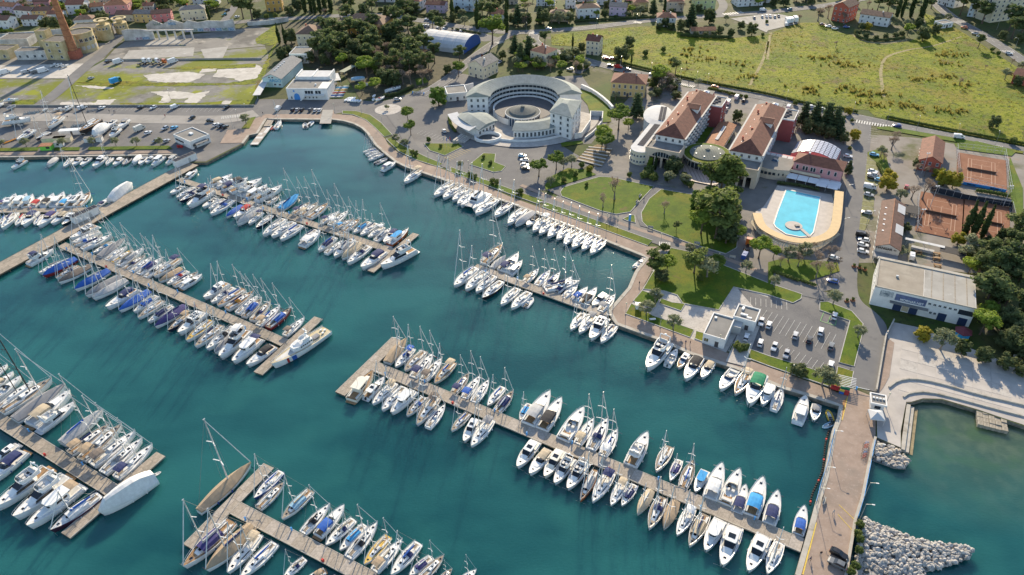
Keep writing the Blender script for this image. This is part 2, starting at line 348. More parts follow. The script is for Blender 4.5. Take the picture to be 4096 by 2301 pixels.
struct('access_road', ribbon(MB(), smooth_line(MX('0:390,1070 0:560,950 0:830,700 0:1010,560 0:1120,450 0:1190,390 0:1190,300 0:1150,150')), -4.2, 4.2, Z3), m_road)
struct('boatyard_lane', ribbon(MB(), smooth_line(MX('0:-900,1190 0:0,1185 0:700,1180 0:1600,1205 0:2300,1210 0:2576,1140')), -5.5, 5.5, Z2), layered('concrete_lane', ((.27, .255, .235), (.33, .31, .29), .1), [((.2, .19, .18), .06, .55, .7, 1)], bump=.1))
# car parks and the asphalt round the crescent building
area_sheet('waterfront_asphalt', '1:0,1000 1:900,1000 1:1050,1035 1:1300,1015 1:1600,930 1:1800,850 1:2000,730 1:2400,800 2:700,760 2:1000,1180 2:800,1446 12:500,20 12:800,200 12:350,470 12:150,480 11:2000,260 11:1500,60 1:1380,1375 1:1270,1245 1:1150,1165 1:1010,1125 1:790,1115', Z1, m_asph)
area_sheet('hotel_grounds', '2:1000,1180 2:1380,760 2:1750,880 2:2576,990 3:400,1100 3:850,1180 3:930,1446 13:850,800 13:760,1446 23:350,80 12:2576,1380 12:1800,1080 12:1100,800 12:400,560 12:800,300 12:900,60', Z1+.01, layered('hotel_yard_paving', ((.17, .16, .15), (.22, .205, .19), .15), [((.28, .25, .22), .05, .55, .7, 1), ((.1, .11, .05), .07, .6, .7, 2)], bump=.1))
area_sheet('harbour_car_park', '22:2120,640 22:2430,210 22:2260,0 23:0,85 23:400,60 23:560,150 23:830,240 23:960,380 23:870,800 23:690,890 23:480,840 23:0,690', Z1, m_asph)
area_sheet('garden_pavement', '12:1300,1150 12:1560,1040 12:2576,1410 23:0,100 22:2260,0 22:2430,200 22:2150,660 22:1140,275 22:1210,150 22:1310,10 12:1430,1300', Z1, m_paver)
area_sheet('courts_yard', '13:880,0 3:960,1350 3:1500,1390 3:2576,1560 13:2700,600 13:2700,1300 13:2000,1300 13:1040,1200 13:850,1200', Z1, layered('dirt_yard', ((.2, .18, .16), (.26, .24, .22), .1), [((.1, .11, .05), .05, .54, .66, 1), ((.28, .2, .15), .12, .6, .7, 2)], bump=.2))
area_sheet('beach_plaza', '23:1265,352 23:1500,400 23:1900,560 23:2576,830 23:3600,1250 23:3550,1700 23:2576,1385 23:2330,1304 23:2120,1232 23:1750,1122 23:1560,1118 23:1440,1152 23:1390,1152 23:1335,1446 33:1335,166 33:1100,66 23:1085,1110 23:1180,500', Z1, m_plaza)
area_sheet('quarry_tile_strip', '23:1185,500 23:1270,560 23:1220,900 23:1160,1010 23:1085,1100', Z2, m_brick)
# meadow: an uneven sheet
mp = MX('2:390,350 2:700,320 2:1000,285 2:1450,262 2:1700,330 2:2200,390 2:2560,350 3:0,340 3:340,230 3:520,230 3:700,325 3:870,360 3:1000,430 3:1150,450 3:1420,420 3:1620,330 3:1560,130 3:1700,180 3:1900,290 3:2120,430 3:2380,600 3:2576,720 3:3200,1050 3:3200,1570 3:2576,1470 3:1900,1342 3:1080,1178 3:1010,1110 3:700,1092 3:0,950 2:2000,850 2:1600,760 2:1130,640 2:1000,560 2:640,470 2:400,455')
xs = [p.x for p in mp]; ys = [p.y for p in mp]
mb = MB(); mb.sheet(mp, Z2); me = mb.mesh('meadow', [m_mead])
struct('meadow', mb, m_mead)
# roads
road('main_street', '0:2200,250 1:0,205 1:330,190 1:1200,140 1:1640,205 1:2000,262 1:2270,305 2:0,332 2:400,312 2:900,268 2:1350,205 2:2050,160 2:2576,125 3:250,95 3:660,50 3:1100,-40', 8.5, Z2)
road('harbour_access_street', '1:1660,960 1:1850,850 1:2000,745 1:2130,630 1:2270,520 1:2450,400 2:60,325', 7.5, Z3)
road('hotel_back_road', '2:230,335 2:200,420 2:420,525 2:700,595 2:1000,682 2:1500,790 2:2000,888 2:2576,985 3:400,1092 3:800,1160 3:1300,1270 3:2000,1405 3:2576,1515 3:3300,1680', 8.0, Z3)
road('school_lane', '2:800,610 2:740,680 2:640,740', 6.0, Z3+.02, line=False)
road('beach_road', '3:950,1230 3:935,1446 13:905,150 13:890,400 13:850,800 13:800,1100 13:760,1400 23:800,150 23:1010,300 23:1080,420 23:1010,700 23:960,1020', 8.6, Z2, line=False)
road('hillside_road', '3:1600,-60 3:1750,100 3:1900,210 3:2150,345 3:2400,500 3:2600,640 3:2900,850', 8.5, Z2)
road('coast_road', '1:1200,1090 1:1330,1105 1:1420,1230 1:1500,1340 11:1560,40 11:1720,135 11:2000,245 11:2576,462 12:400,585 12:800,745 12:1200,890 12:1500,985 12:1740,1075 12:2000,1155 12:2300,1265 12:2576,1370 23:230,15 23:600,95 23:850,200', 5.6, Z2, line=False)
road('north_lane', '2:2050,160 2:2150,60 2:2060,-40', 6.5, Z3, line=False)
road('west_lane', '0:2230,240 0:2310,150 0:2370,60 0:2380,-40', 6.0, Z3, line=False)
struct('footway', ribbon(MB(), smooth_line(MX('12:90,420 12:400,545 12:800,700 12:1200,845 12:1500,935 12:1760,1030 12:2020,1110 12:2300,1215 12:2576,1320')), -1.1, 1.1, Z3), m_brick)
area_sheet('gravel_car_park', '2:2200,190 2:2576,140 3:140,150 3:310,190 3:300,240 3:0,310 2:2560,330 2:2380,250', Z3, m_conc)
area_sheet('street_car_park', '1:1640,240 1:1760,255 1:2250,320 1:2500,400 1:2300,420 1:2000,370 1:1740,330', Z1, m_asph)
# promenade brick and its coping
PIN = MX('0:2215,1446 0:2290,1312 0:2440,1302 0:2560,1200 1:100,1152 1:660,1152 1:672,1112 1:778,1112 1:790,1152 1:960,1162 1:1090,1205 1:1180,1275 1:1265,1360 1:1300,1402 11:1330,10 11:1420,85 11:1520,135 11:1700,205 11:1830,240 11:2300,425 12:0,545 12:620,765 12:1365,1038 12:1470,1040 12:1420,1065 12:1560,1110 12:1585,1150 12:1450,1170 12:1400,1300 22:1310,15 22:1212,150 22:1132,275 22:1500,405 22:2150,655 23:0,805 23:550,1000 23:700,1062 23:830,1022 23:880,1030 23:1030,1092 23:1085,1112 33:1080,66 33:1030,280 33:950,680 33:880,900 33:790,1446 33:680,1950 33:140,1950')
pout = MX('33:280,1446 33:400,1030 33:480,740 33:570,440 33:650,0 23:700,1315 23:722,1190 23:565,1142 23:160,1022 22:2560,947 22:2250,817 22:1800,672 22:1500,535 22:1050,370 22:1020,330 22:975,240 22:1175,5 12:1245,1285 12:1350,1142 12:940,977 12:480,792 12:0,604 11:2270,504 11:1850,350 11:1500,230 11:1400,180 11:1290,92 11:1210,10 1:1165,1400 1:1125,1340 1:1065,1282 1:980,1243 1:880,1216 1:760,1200 1:640,1200 1:180,1196 1:110,1190 1:10,1338 0:2505,1358 0:2440,1440')
area_sheet('promenade', PIN+pout, Z2, m_brick)
cop = struct('quay_coping', MB().sheet([(0, 0), (0, 0), (0, 0)], 0) if False else ribbon(MB(), QUAY[6:-1], 0.02, 1.3, 0.0, Z3+.1), m_cop)
struct('boatyard_coping', ribbon(MB(), QUAY[:4], 0.02, 1.1, 0.0, Z3+.1), m_cop)
struct('mole_coping', ribbon(MB(), MOLE_E[:6], 0.02, .7, 0.0, .55), m_cop)
area_sheet('boatyard_promenade', '10:-900,125 10:0,120 10:1740,98 10:1740,70 10:0,92 10:-900,96', Z2, m_brick)
# lawns with kerbs
LAWNS = ['1:870,1118 1:1010,1122 1:1150,1160 1:1260,1240 1:1370,1358 1:1290,1380 1:1200,1290 1:1110,1212 1:980,1157 1:870,1148', '1:1310,1402 1:1375,1386 11:1440,0 11:1545,55 11:1720,140 11:1882,205 11:1830,235 11:1600,162 11:1440,82 11:1360,5',
 '11:1960,238 11:2080,282 11:2400,400 11:2576,465 12:320,572 12:260,610 12:0,517 11:2400,452 11:1960,292', '12:335,590 12:1415,978 12:1365,1030 12:300,640', '11:1690,0 11:2040,0 11:2085,32 11:1900,122 11:1750,72',
 '11:2290,98 11:2410,105 11:2402,190 11:2512,232 11:2470,280 11:2390,290 11:2150,212', '12:485,492 12:520,442 12:880,336 12:1000,342 12:1430,436 12:1390,472 12:1270,600 12:1190,690 12:1050,714 12:900,682 12:500,532',
 '12:1500,462 12:1850,522 12:2000,500 12:2300,640 12:2260,1050 12:2150,1112 12:1800,1008 12:1370,850 12:1310,790 12:1300,700 12:1380,560', '12:1115,760 12:1200,722 12:1235,725 12:1242,800 12:1160,780',
 '12:1600,1052 12:1800,1095 12:2576,1405 23:340,72 23:330,118 23:250,160 23:0,78 22:2230,0 22:2080,230 22:1720,165 22:1660,80 22:1530,40 22:1320,20 12:1410,1310', '22:1310,35 22:1500,100 22:1420,220 22:1220,140', '22:1200,165 22:1420,290 22:1540,330 22:1830,430 22:1790,508 22:1142,270', '22:1500,115 22:1610,155 22:1740,170 22:1700,240 22:1480,165',
 '22:1850,442 22:2132,522 22:2080,608 22:1838,520', '22:2220,560 23:0,692 23:480,838 23:685,890 23:700,800 23:860,850 23:830,1000 23:640,1010 23:0,792 22:2180,642', '23:520,150 23:600,148 23:840,242 23:955,372 23:945,480 23:865,800 23:712,758 23:822,340 23:520,232',
 '12:340,470 12:850,315 12:760,270 12:560,250 12:400,330 12:330,420', '3:1090,1285 3:1200,1275 3:2000,1415 3:2576,1530 3:2560,1550 3:1870,1430 3:1100,1300', '13:1000,90 13:1090,65 13:1180,100 13:1260,400 13:1160,330 13:1100,200 13:1000,120', '2:690,905 2:830,945 2:960,1040 2:1000,1230 2:910,1235 2:900,1170 2:790,1165 2:760,1060 2:690,980',
 '1:1600,800 1:1700,780 1:1740,830 1:1620,865', '2:490,1440 2:700,1420 2:720,1446 12:500,40', '13:1870,0 13:2100,-20 13:2500,80 13:2450,130 13:1900,55', '13:2430,130 13:2560,450 13:2570,900 13:2480,800 13:2420,400', '2:1840,1446 2:1900,1280 2:2030,1290 2:1960,1400 2:1930,1446', '2:2110,1446 2:2160,1320 2:2220,1330 2:2190,1446', '0:2430,1300 0:2520,1190 0:2576,1180 0:2510,1298', '10:880,70 10:1740,60 10:1700,25 10:900,38', '10:0,82 10:380,75 10:400,40 10:0,50', '10:540,75 10:800,72 10:810,40 10:560,42',
 '13:0,1440 13:70,1280 13:300,1370 13:360,1400 13:720,1290 13:700,1200 13:150,1160 13:0,1200', '12:2576,1260 13:0,1255 13:60,1300 13:10,1446 12:2576,1446']
for i, s in enumerate(LAWNS): area_sheet('lawn', s, Z4, m_lawn, .04 if i < 16 else 0)
area_sheet('park_ground', '1:240,240 1:620,200 1:1250,150 1:1640,250 1:1760,350 1:2240,420 1:2130,600 1:2000,720 1:1780,850 1:1580,900 1:1300,1000 1:1050,1010 1:900,760 1:600,700 1:250,600', Z2, mat('dark_earth', (.05, .05, .025), .95, var=.3, scale=.3, col2=(.09, .08, .04), bump=.5))  # dark brown earth under the park trees, mottled by noise
area_sheet('slipway_upper', '1:672,1112 1:778,1112 1:755,1250 1:640,1250', Z4, m_conc)
# yellow and white markings
def marks(name, segs, w, z, m):
    mb = MB()
    for a, b in segs: ribbon(mb, [a, b], -w/2, w/2, z)
    return struct(name, mb, m)
def zebra(s, n, w, duty=.5):
    """crossing: two end points of its long axis, n bars, w metres long bars"""
    a, b = MX(s); mb = MB(); d = (b-a)/n
    for i in range(n): ribbon(mb, [a+d*i, a+d*(i+duty)], -w/2, w/2, Z3+.06)
    struct('zebra_crossing', mb, m_white)
for s, n, w in (('3:885,1225 3:1260,1285', 14, 4), ('2:760,650 2:845,668', 7, 3), ('2:1230,225 2:1310,235', 6, 4), ('2:190,330 2:270,350', 7, 5), ('2:1680,845 2:1840,880', 9, 3.5), ('2:2130,150 2:2330,125', 8, 5), ('0:1140,370 0:1240,360', 8, 4), ('0:2230,1190 0:2420,1170', 11, 4), ('13:2230,30 13:2370,50', 8, 4), ('3:1890,235 3:1960,215', 6, 4), ('3:2340,520 3:2480,525', 8, 4), ('1:2430,440 1:2490,420', 6, 4), ('12:1480,1010 12:1600,1020', 7, 3)): zebra(s, n, w)
pl = MB()
for x, y, dx, dy, n, ex, ey in ((0, 100, 40, -65, 1, 0, 0),): pass
def stalls(name, s, n, depth, m=m_white, side=1, z=Z3):
    a, b = MX(s); d = (b-a)/n; nn = Vector((-d.y, d.x, 0)).normalized()*depth*side; mb = MB()
    for i in range(n+1): ribbon(mb, [a+d*i, a+d*i+nn], -.06, .06, z)
    struct(name, mb, m)
stalls('parking_bay_lines', '23:-120,290 23:640,560', 13, 5.0); stalls('parking_bay_lines', '23:-120,290 23:640,560', 13, 5.0, side=-1, z=Z3+.004)
stalls('parking_bay_lines', '23:90,560 23:560,760', 8, 4.6, side=-1); stalls('parking_bay_lines', '22:2400,180 23:190,230', 7, 4.6)
stalls('parking_bay_lines', '13:985,120 13:920,870', 14, 4.6, side=1, z=Z4); stalls('parking_bay_lines', '3:1125,1310 3:1100,1446', 6, 4.6, side=-1, z=Z3)
stalls('parking_bay_lines', '1:1620,1350 1:1900,1430', 8, 4.6, m_white); stalls('parking_bay_lines', '0:1000,1115 0:2320,1130', 30, 5, m_white); stalls('parking_bay_lines', '11:1960,170 11:2160,80', 8, 4.6, m_yellow)
area_sheet('grass_paver_bays', '13:1000,110 13:1100,120 13:1110,400 13:1070,520 13:1060,700 13:970,880 13:915,870 13:960,500', Z3, mat('grass_pavers', (.17, .17, .07), .9, var=.3, scale=.5, bump=.3))
marks('deck_border_line', [MX('23:800,1100 23:745,1340'), MX('23:745,1340 23:705,1330')], .22, Z3+.03, m_yellow)
marks('deck_border_line', [MX('33:440,908 33:484,925'), MX('33:484,925 33:415,1200'), MX('33:412,1200 33:350,1446')], .3, Z3+.03, m_yellow)
marks('mole_guide_line', [MX('33:712,745 33:888,915'), MX('33:700,840 33:858,1015')], .16, Z3+.03, m_yellow)
marks('charging_bay_lines', [MX('23:525,340 23:560,258'), MX('23:525,340 23:670,388'), MX('23:600,360 23:630,285'), MX('23:672,388 23:690,330')], .18, Z3+.03, mat('green_paint', (.16, .4, .12), .7))
m_teak = striped('timber_deck_boards', (.42, .22, .09), (.2, .1, .04), 1, .45, .8, rough=.7)
area_sheet('timber_deck', '23:795,1105 23:745,1330 23:708,1322 23:755,1150', Z3, m_teak)
area_sheet('timber_deck', '33:440,912 33:480,928 33:348,1446 33:290,1446', Z3, m_teak)
# winding paths across the meadow
m_path = mat('trodden_earth', (.25, .21, .1), .95, var=.25, scale=.5)
for s, w in (('2:2576,420 2:2540,580 2:2460,740 2:2390,860', .9), ('3:30,330 3:0,470 3:-5,600', 1.0), ('3:1430,500 3:1240,550 3:1160,600 3:1130,720 3:1145,850 3:1165,980', .9), ('3:1430,500 3:1650,470 3:1800,420 3:1950,370', .6), ('3:870,360 3:1000,430 3:1200,440 3:1400,400', 1.6)):
    struct('path', ribbon(MB(), smooth_line(MX(s)), -w, w, Z2+.03), m_path)
area_sheet('path', '12:1430,440 12:1510,460 12:1390,560 12:1312,700 12:1320,800 12:1365,850 12:1290,830 12:1250,720 12:1260,640 12:1290,600 12:1395,475', Z3, m_asph)
area_sheet('path', '12:350,470 12:850,322 12:1080,330 12:1840,500 12:1850,520 12:1500,462 12:1000,342 12:880,336 12:520,442 12:485,492 12:480,530', Z3, m_asph)
m_bed = mat('garden_bed_soil', (.15, .1, .05), .95, var=.4, scale=.5, col2=(.28, .2, .1)); area_sheet('garden_beds', '12:640,170 12:760,60 12:860,10 12:1010,60 12:900,240', Z4, m_bed)
for k in range(6): a, b = MX(f'12:{660+22*k},{165-25*k} 12:{905+20*k},{232-34*k}'); struct('bed_terrace', ribbon(MB(), [a, b], -.5, .5, .2, .35), m_paver)
area_sheet('garden_pond', '12:690,172 12:720,140 12:890,195 12:870,238', Z4+.08, mat('pond_water', (.2, .13, .04), .08))
rb = W(1, 1330, 1105); struct('roundabout_island', MB().prism([(rb.x+7.5*cos(i*pi/16), rb.y+7.5*sin(i*pi/16)) for i in range(32)], 0.0, .16), m_paver)
# ================================================================== PIERS
DECK = -0.35
m_slab = mat('pier_concrete_slab', (.33, .28, .225), .9, var=.25, scale=1.1, bump=.2)
m_slab2 = mat('pier_concrete_slab_dark', (.27, .235, .19), .9, var=.25, scale=1.1, bump=.2)
m_side = mat('pier_side_weathered', (.14, .115, .085), .95, var=.4, scale=.8, bump=.4)
m_plank = mat('pontoon_planks', (.33, .285, .235), .9, var=.25, scale=1.6, bump=.2)
m_plank2 = mat('pontoon_planks_grey', (.38, .335, .29), .9, var=.25, scale=1.6, bump=.2)
m_blue = mat('blue_paint', (.06, .26, .62), .5); m_red = mat('red_paint', (.55, .04, .03), .5)
_slabc = {}
def slab_mesh(a, b, h):
    k = (round(a, 2), round(b, 2))
    if k not in _slabc: _slabc[k] = MB().box((0, 0, 0), (a, b, h)).mesh('slab')
    return _slabc[k]
def pier(name, label, a, b, w, z, step, across, mats, group=None, bevel=True):
    """deck of separate slabs laid on a beam; a and b are the ends of the centre line"""
    d = b-a; L = d.length; an = atan2(d.y, d.x); c = (a+b)/2
    t = thing(name, label, 'pier', (c.x, c.y, z), an, group=group)
    obj('beam', MB().box((0, 0, -.55), (L, w-.12, .5)), m_side, t)
    n = max(1, int(L/step)); sl = L/n; sw = (w-.3)/across
    if n*across > 300: n = int(300/across); sl = L/n
    me = slab_mesh(sl-.05, sw-.04, .06)
    for i in range(n):
        for j in range(across):
            obj('slab', me, random.choice(mats), t, (-L/2+sl*(i+.5), -w/2+.15+sw*(j+.5), -.05+random.uniform(0, .012)))
    for s in (-1, 1): obj('edge_beam', MB().box((0, s*(w/2-.08), -.3), (L, .18, .36)), m_side if w > 6 else m_cop, t)
    m = MB()
    k = -L/2+2
    while k < L/2:
        for s in (-1, 1): m.cyl((k, s*(w/2-.5), -4.0), .22, 3.6, 6)
        k += 8
    obj('pile', m, m_side, t)
    return t
PL = {}
def P2(s): return MX(s, DECK)
big = [m_slab, m_slab, m_slab2]
a1, a2 = MX('10:1935,200 10:-260,1395'); 
pier('diagonal_jetty', 'wide diagonal concrete jetty running from boatyard quay to left edge', a1, a2, 8.6, 0.02, 2.6, 3, big)
PIERS = {'short_left': ('10:1000,660 10:-330,678', 3.4, 'narrow pontoon crossing the left edge below boatyard'), 'upper_left': ('10:1800,355 11:1360,1075', 3.4, 'long pontoon between the two upper-left rows, ending at the large yacht'), 'upper_left_head': ('11:1150,1285 11:1610,905', 3.2, 'T-head pontoon beside the large white flybridge yacht'),
 'middle_left': ('10:620,1015 21:290,555', 3.6, 'long pontoon leading to the patrol ship'), 'middle_left_head': ('21:20,865 21:630,305', 3.6, 'T-head pontoon beside the patrol ship'), 'bottom_left': ('20:-120,1260 30:1120,590', 4.0, 'pontoon in the bottom left corner with blue pedestals'), 'bottom_left_head': ('30:660,1050 30:1620,230', 3.6, 'T-head pontoon beside the shrouded white yacht, bottom left'),
 'bottom': ('30:2350,760 31:1180,1500', 4.0, 'pontoon running out of the bottom edge, centre left'), 'bottom_head': ('30:1895,1165 31:130,345', 3.8, 'T-head pontoon beside the long beige-shrouded sailing yacht'), 'centre': ('11:2200,1235 22:970,280', 3.6, 'pontoon joined to the quay by the lawn, right of centre'),
 'lower_right': ('21:1190,790 33:345,1150', 4.2, 'longest pontoon, running from centre to the brick mole'), 'lower_right_head': ('21:845,1070 21:1415,515', 3.8, 'T-head pontoon in the centre of the basin')}
for k, (s, w, lab) in PIERS.items():
    a, b = P2(s); PL[k] = (a, b, w)
    pier('pontoon', lab, a, b, w, DECK, 3.0, 1 if 'head' not in k else 2, [m_plank, m_plank2, m_plank] if k in ('lower_right', 'lower_right_head', 'centre', 'bottom', 'bottom_head') else [m_plank, m_slab, m_slab2], group='pontoons')
# service pedestals and hose boxes on the pontoons
ped = MB().box((0, 0, 0), (.34, .34, 1.1), 0, .9).mesh('pedestal_post'); pedc = MB().box((0, 0, 1.1), (.46, .46, .16), 0, .7).mesh('pedestal_cap'); bx = MB().box((0, 0, 0), (.6, .5, .75)).box((0, 0, .75), (.66, .56, .12), 0, .8).mesh('hose_cabinet')
m_lightblue = mat('pedestal_blue', (.1, .38, .78), .4)
def pedestal(p, rz, label, group):
    t = thing('service_pedestal', label, 'pedestal', p, rz, group=group); obj('post', ped, m_lightblue, t); obj('cap', pedc, m_lightblue, t)
PNAME = {'short_left': 'narrow pontoon at the left edge', 'upper_left': 'upper-left pontoon', 'middle_left': 'pontoon of the patrol ship', 'bottom_left': 'bottom-left pontoon', 'bottom': 'pontoon at the bottom edge', 'centre': 'pontoon beside the lawn quay', 'lower_right': 'long lower-right pontoon'}
for k, nm in PNAME.items():
    a, b, w = PL[k]; d = b-a; L = d.length; u = d/L; nn = Vector((-u.y, u.x, 0)); n = int(L/13)
    ups = sorted([i for i in range(n)], key=lambda i: (a+u*(6+13*i)).x); np_ = 0; nc_ = 0
    for i in ups:
        s = 1 if i % 2 else -1
        p = a+u*(6+13*i)+nn*s*(w/2-.4); p.z = DECK+.02
        if i % 4 == 2: nc_ += 1; tag(obj('fire_hose_cabinet', bx, m_red, None, p, atan2(u.y, u.x)), f'{ORD[nc_]} red hose cabinet from left on {nm}', 'cabinet', f'red cabinets on {nm}')
        else: np_ += 1; pedestal(p, atan2(u.y, u.x), f'{ORD[np_]} blue service pedestal from left on {nm}', f'blue pedestals on {nm}')

# ================================================================== BOATS (prototypes are 10 m long, bow towards +x, origin on the waterline)
m_gel = mat('white_gelcoat', (.78, .78, .76), .3, var=.05, scale=.5, coat=.2); m_gel2 = mat('cream_gelcoat', (.74, .70, .60), .35, var=.06, scale=.5)
m_deckw = mat('nonskid_deck_white', (.72, .71, .68), .6, var=.08, scale=1.5); m_deckg = mat('nonskid_deck_grey', (.5, .5, .49), .6, var=.1, scale=1.5)
m_teakd = striped('teak_deck', (.4, .25, .13), (.25, .15, .08), 1, .35, .8, rough=.7, var=.15, bump=.2); m_grteak = striped('weathered_teak', (.38, .32, .25), (.27, .22, .17), 1, .35, .8, rough=.8, var=.15, bump=.2)
m_tint = mat('tinted_glass', (.012, .016, .022), .08, spec=.6); m_blueglass = mat('blue_tinted_glass', (.03, .06, .11), .08)
m_alu = mat('mast_aluminium', (.6, .6, .6), .35, .3); m_black = mat('black_carbon', (.02, .02, .022), .4); m_steel = mat('steel_rail', (.6, .61, .62), .3, .6); m_rope = mat('rigging_wire', (.3, .3, .3), .5, .4)
FAB = {'navy': (.018, .03, .11), 'blue': (.02, .1, .4), 'sky': (.04, .3, .62), 'beige': (.46, .38, .27), 'grey': (.25, .25, .26), 'black': (.02, .02, .025), 'white': (.68, .68, .67), 'brown': (.16, .13, .11), 'red': (.4, .03, .03), 'green': (.01, .2, .1), 'violet': (.05, .045, .16), 'ltblue': (.25, .42, .55), 'tan': (.36, .27, .18), 'yellow': (.6, .4, .05), 'orange': (.6, .25, .03), 'lgrey': (.42, .42, .42)}
def fab(c): return mat('canvas_'+c, FAB[c], .85, var=.12, scale=1.2, bump=.3, bscale=1.5)
def hullm(c): return {'w': m_gel, 'c': m_gel2}.get(c) or mat('hull_'+c, {'n': (.015, .02, .05), 'k': (.02, .02, .022), 'r': (.25, .03, .03), 'b': (.02, .06, .25), 'g': (.3, .3, .31), 'o': (.36, .09, .02), 'v': (.05, .02, .04), 'y': (.55, .4, .08)}[c], .3, coat=.3)
_m = {}
def proto(key, fn):
    if key not in _m:
        r = fn(); _m[key] = r.mesh(key, None, smooth=False) if isinstance(r, MB) else r
    return _m[key]
SH = {'sail': dict(b=1.62, st=.74, mx=.42, p=.85, z0=.95, z1=1.25), 'motor': dict(b=1.68, st=.9, mx=.35, p=.62, z0=1.05, z1=1.65), 'slim': dict(b=1.2, st=.5, mx=.45, p=.9, z0=.75, z1=1.0), 'ship': dict(b=1.25, st=.85, mx=.4, p=.7, z0=1.0, z1=1.6), 'round': dict(b=1.75, st=.7, mx=.45, p=.6, z0=1.0, z1=1.5)}
def hb(t, S_):
    m = S_['mx']
    if t < m: return S_['b']*(S_['st']+(1-S_['st'])*sin(pi/2*t/m))
    return S_['b']*max(0.012, cos(pi/2*(t-m)/(1-m)))**S_['p']
def hz(t, S_): return S_['z0']+(S_['z1']-S_['z0'])*t**1.6
TS = [0, .1, .22, .35, .5, .62, .74, .84, .92, .97, 1.0]
def hull_mb(S_):
    mb = MB(); rings = []
    for t in TS:
        b = hb(t, S_); z = hz(t, S_); x = -5+10*t; xr = x-.5*t**4*0; k = .25*t**6
        rake = lambda zz: x-(1-zz/max(z, .1))*.45*t**5
        rings.append([(x, -b, z+.09), (rake(z*.45), -b*.96, z*.45), (rake(.12), -b*.86, .12), (rake(-.3), -b*.5, -.3), (rake(-.5), 0, -.5), (rake(-.3), b*.5, -.3), (rake(.12), b*.86, .12), (rake(z*.45), b*.96, z*.45), (x, b, z+.09)])
    mb.loft(rings, close=False)
    mb.add(rings[0], [tuple(range(9))])
    # inner bulwark
    mb.loft([[(p[0][0], p[0][1], p[0][2]), (p[0][0]+.0, p[0][1]*.95, p[0][2]), (p[0][0], p[0][1]*.95, p[0][2]-.12)] for p in rings], close=False)
    mb.loft([[(p[8][0], p[8][1], p[8][2]), (p[8][0], p[8][1]*.95, p[8][2]), (p[8][0], p[8][1]*.95, p[8][2]-.12)] for p in rings], close=False)
    return mb
def stripe_mb(S_):
    mb = MB(); a = []
    for t in TS:
        b = hb(t, S_); z = hz(t, S_); x = -5+10*t; r = lambda zz: x-(1-zz/max(z, .1))*.45*t**5
        a.append((r, b, z))
    for s in (-1, 1): mb.loft([[(r(z*.3), s*(b*.925+.012), z*.3), (r(z*.42), s*(b*.955+.012), z*.42)] for r, b, z in a], close=False)
    return mb
def deck_mb(S_, s=.955, dz=0.0, t0=0.0, t1=1.0, camb=.07):
    rows = []
    for t in TS:
        if t < t0 or t > t1: continue
        b = hb(t, S_)*s; z = hz(t, S_)+dz; x = -5+10*t; rows.append([(x, -b, z), (x, -b*.5, z+camb*.75), (x, 0, z+camb), (x, b*.5, z+camb*.75), (x, b, z)])
    return MB().loft(rows, close=False)
def cabin_mb(x0, x1, w0, w1, z, h0, h1, fr=.9, rr=.25, top=.82):
    """wedge cabin: x0 aft, x1 forward, fr forward rake, rr aft rake"""
    mb = MB(); rings = []
    for x, w, zz, h in ((x0, w0, z, 0), (x0+rr, w0, z, h0), (x1-fr, w1, z, h1), (x1, w1*.7, z, 0)):
        rings.append([(x, -w, zz-.1), (x, -w*top, zz+h), (x, 0, zz+h*1.08), (x, w*top, zz+h), (x, w, zz-.1)])
    return mb.loft(rings, close=False)
def side_win(x0, x1, y0, y1, z0, z1, off=.03):
    mb = MB()
    for s in (-1, 1):
        mb.add([(x0, s*(y0+off), z0), (x1, s*(y1+off), z0), (x1-.25, s*(y1*.93+off), z1), (x0+.1, s*(y0*.93+off), z1)], [(0, 1, 2, 3) if s < 0 else (3, 2, 1, 0)])
    return mb
def canopy_mb(x0, x1, w, z, rise=.25, n=5, skirt=.0, nseg=3):
    rows = []
    for i in range(nseg+1):
        x = x0+(x1-x0)*i/nseg; e = .0 if 0 < i < nseg else -.14
        rows.append([(x, w*cos(pi*j/(n-1))*-1, z+rise*sin(pi*j/(n-1))+e-(skirt if j in (0, n-1) else 0)) for j in range(n)])
    return MB().loft(rows, close=False)
def rail_mb(S_, t0, t1, h=.6, s=.93):
    mb = MB()
    for sg in (-1, 1):
        pts = [(-5+10*t, sg*hb(t, S_)*s, hz(t, S_)+h) for t in TS if t0 <= t <= t1]
        mb.path(pts, .022, 3)
        for p in pts[::2]: mb.tube((p[0], p[1], p[2]-h), p, .02, .02, 3)
    return mb
def rig_mb(hm, xm=.7):
    mb = MB(); mb.tube((xm, 0, hm-.2), (4.9, 0, 1.35), .075, .09, 4)
    mb.k = 1
    mb.tube((xm, 0, hm), (-4.9, 0, 1.1), .022, .022, 3)
    for s in (-1, 1):
        mb.tube((xm, 0, hm-.3), (xm-.1, s*1.0, hm*.66), .018, .018, 3); mb.tube((xm-.1, s*1.0, hm*.66), (xm-.1, s*1.5, 1.1), .018, .018, 3)
    return mb
def mast_mb(hm, xm=.7):
    return MB().tube((xm, 0, .9), (xm, 0, hm), .12, .085, 6).box((xm, 0, hm), (.35, .12, .1))
def spread_mb(w): return MB().loft([[(x, y, z), (x-.14, y, z), (x-.14, y, z+.07), (x, y, z+.07)] for x, y, z in ((-.3, -w, .05), (.06, 0, 0), (-.3, w, .05))], True, True, True)
def boom_mb(xm=.7): return MB().loft([[(x, r*cos(2*pi*i/6), z+r*1.5*sin(2*pi*i/6)) for i in range(6)] for x, r, z in ((xm-.1, .2, 2.25), (xm-1.6, .19, 2.2), (xm-3.2, .14, 2.15), (xm-4.1, .09, 2.1))], True, True, True)
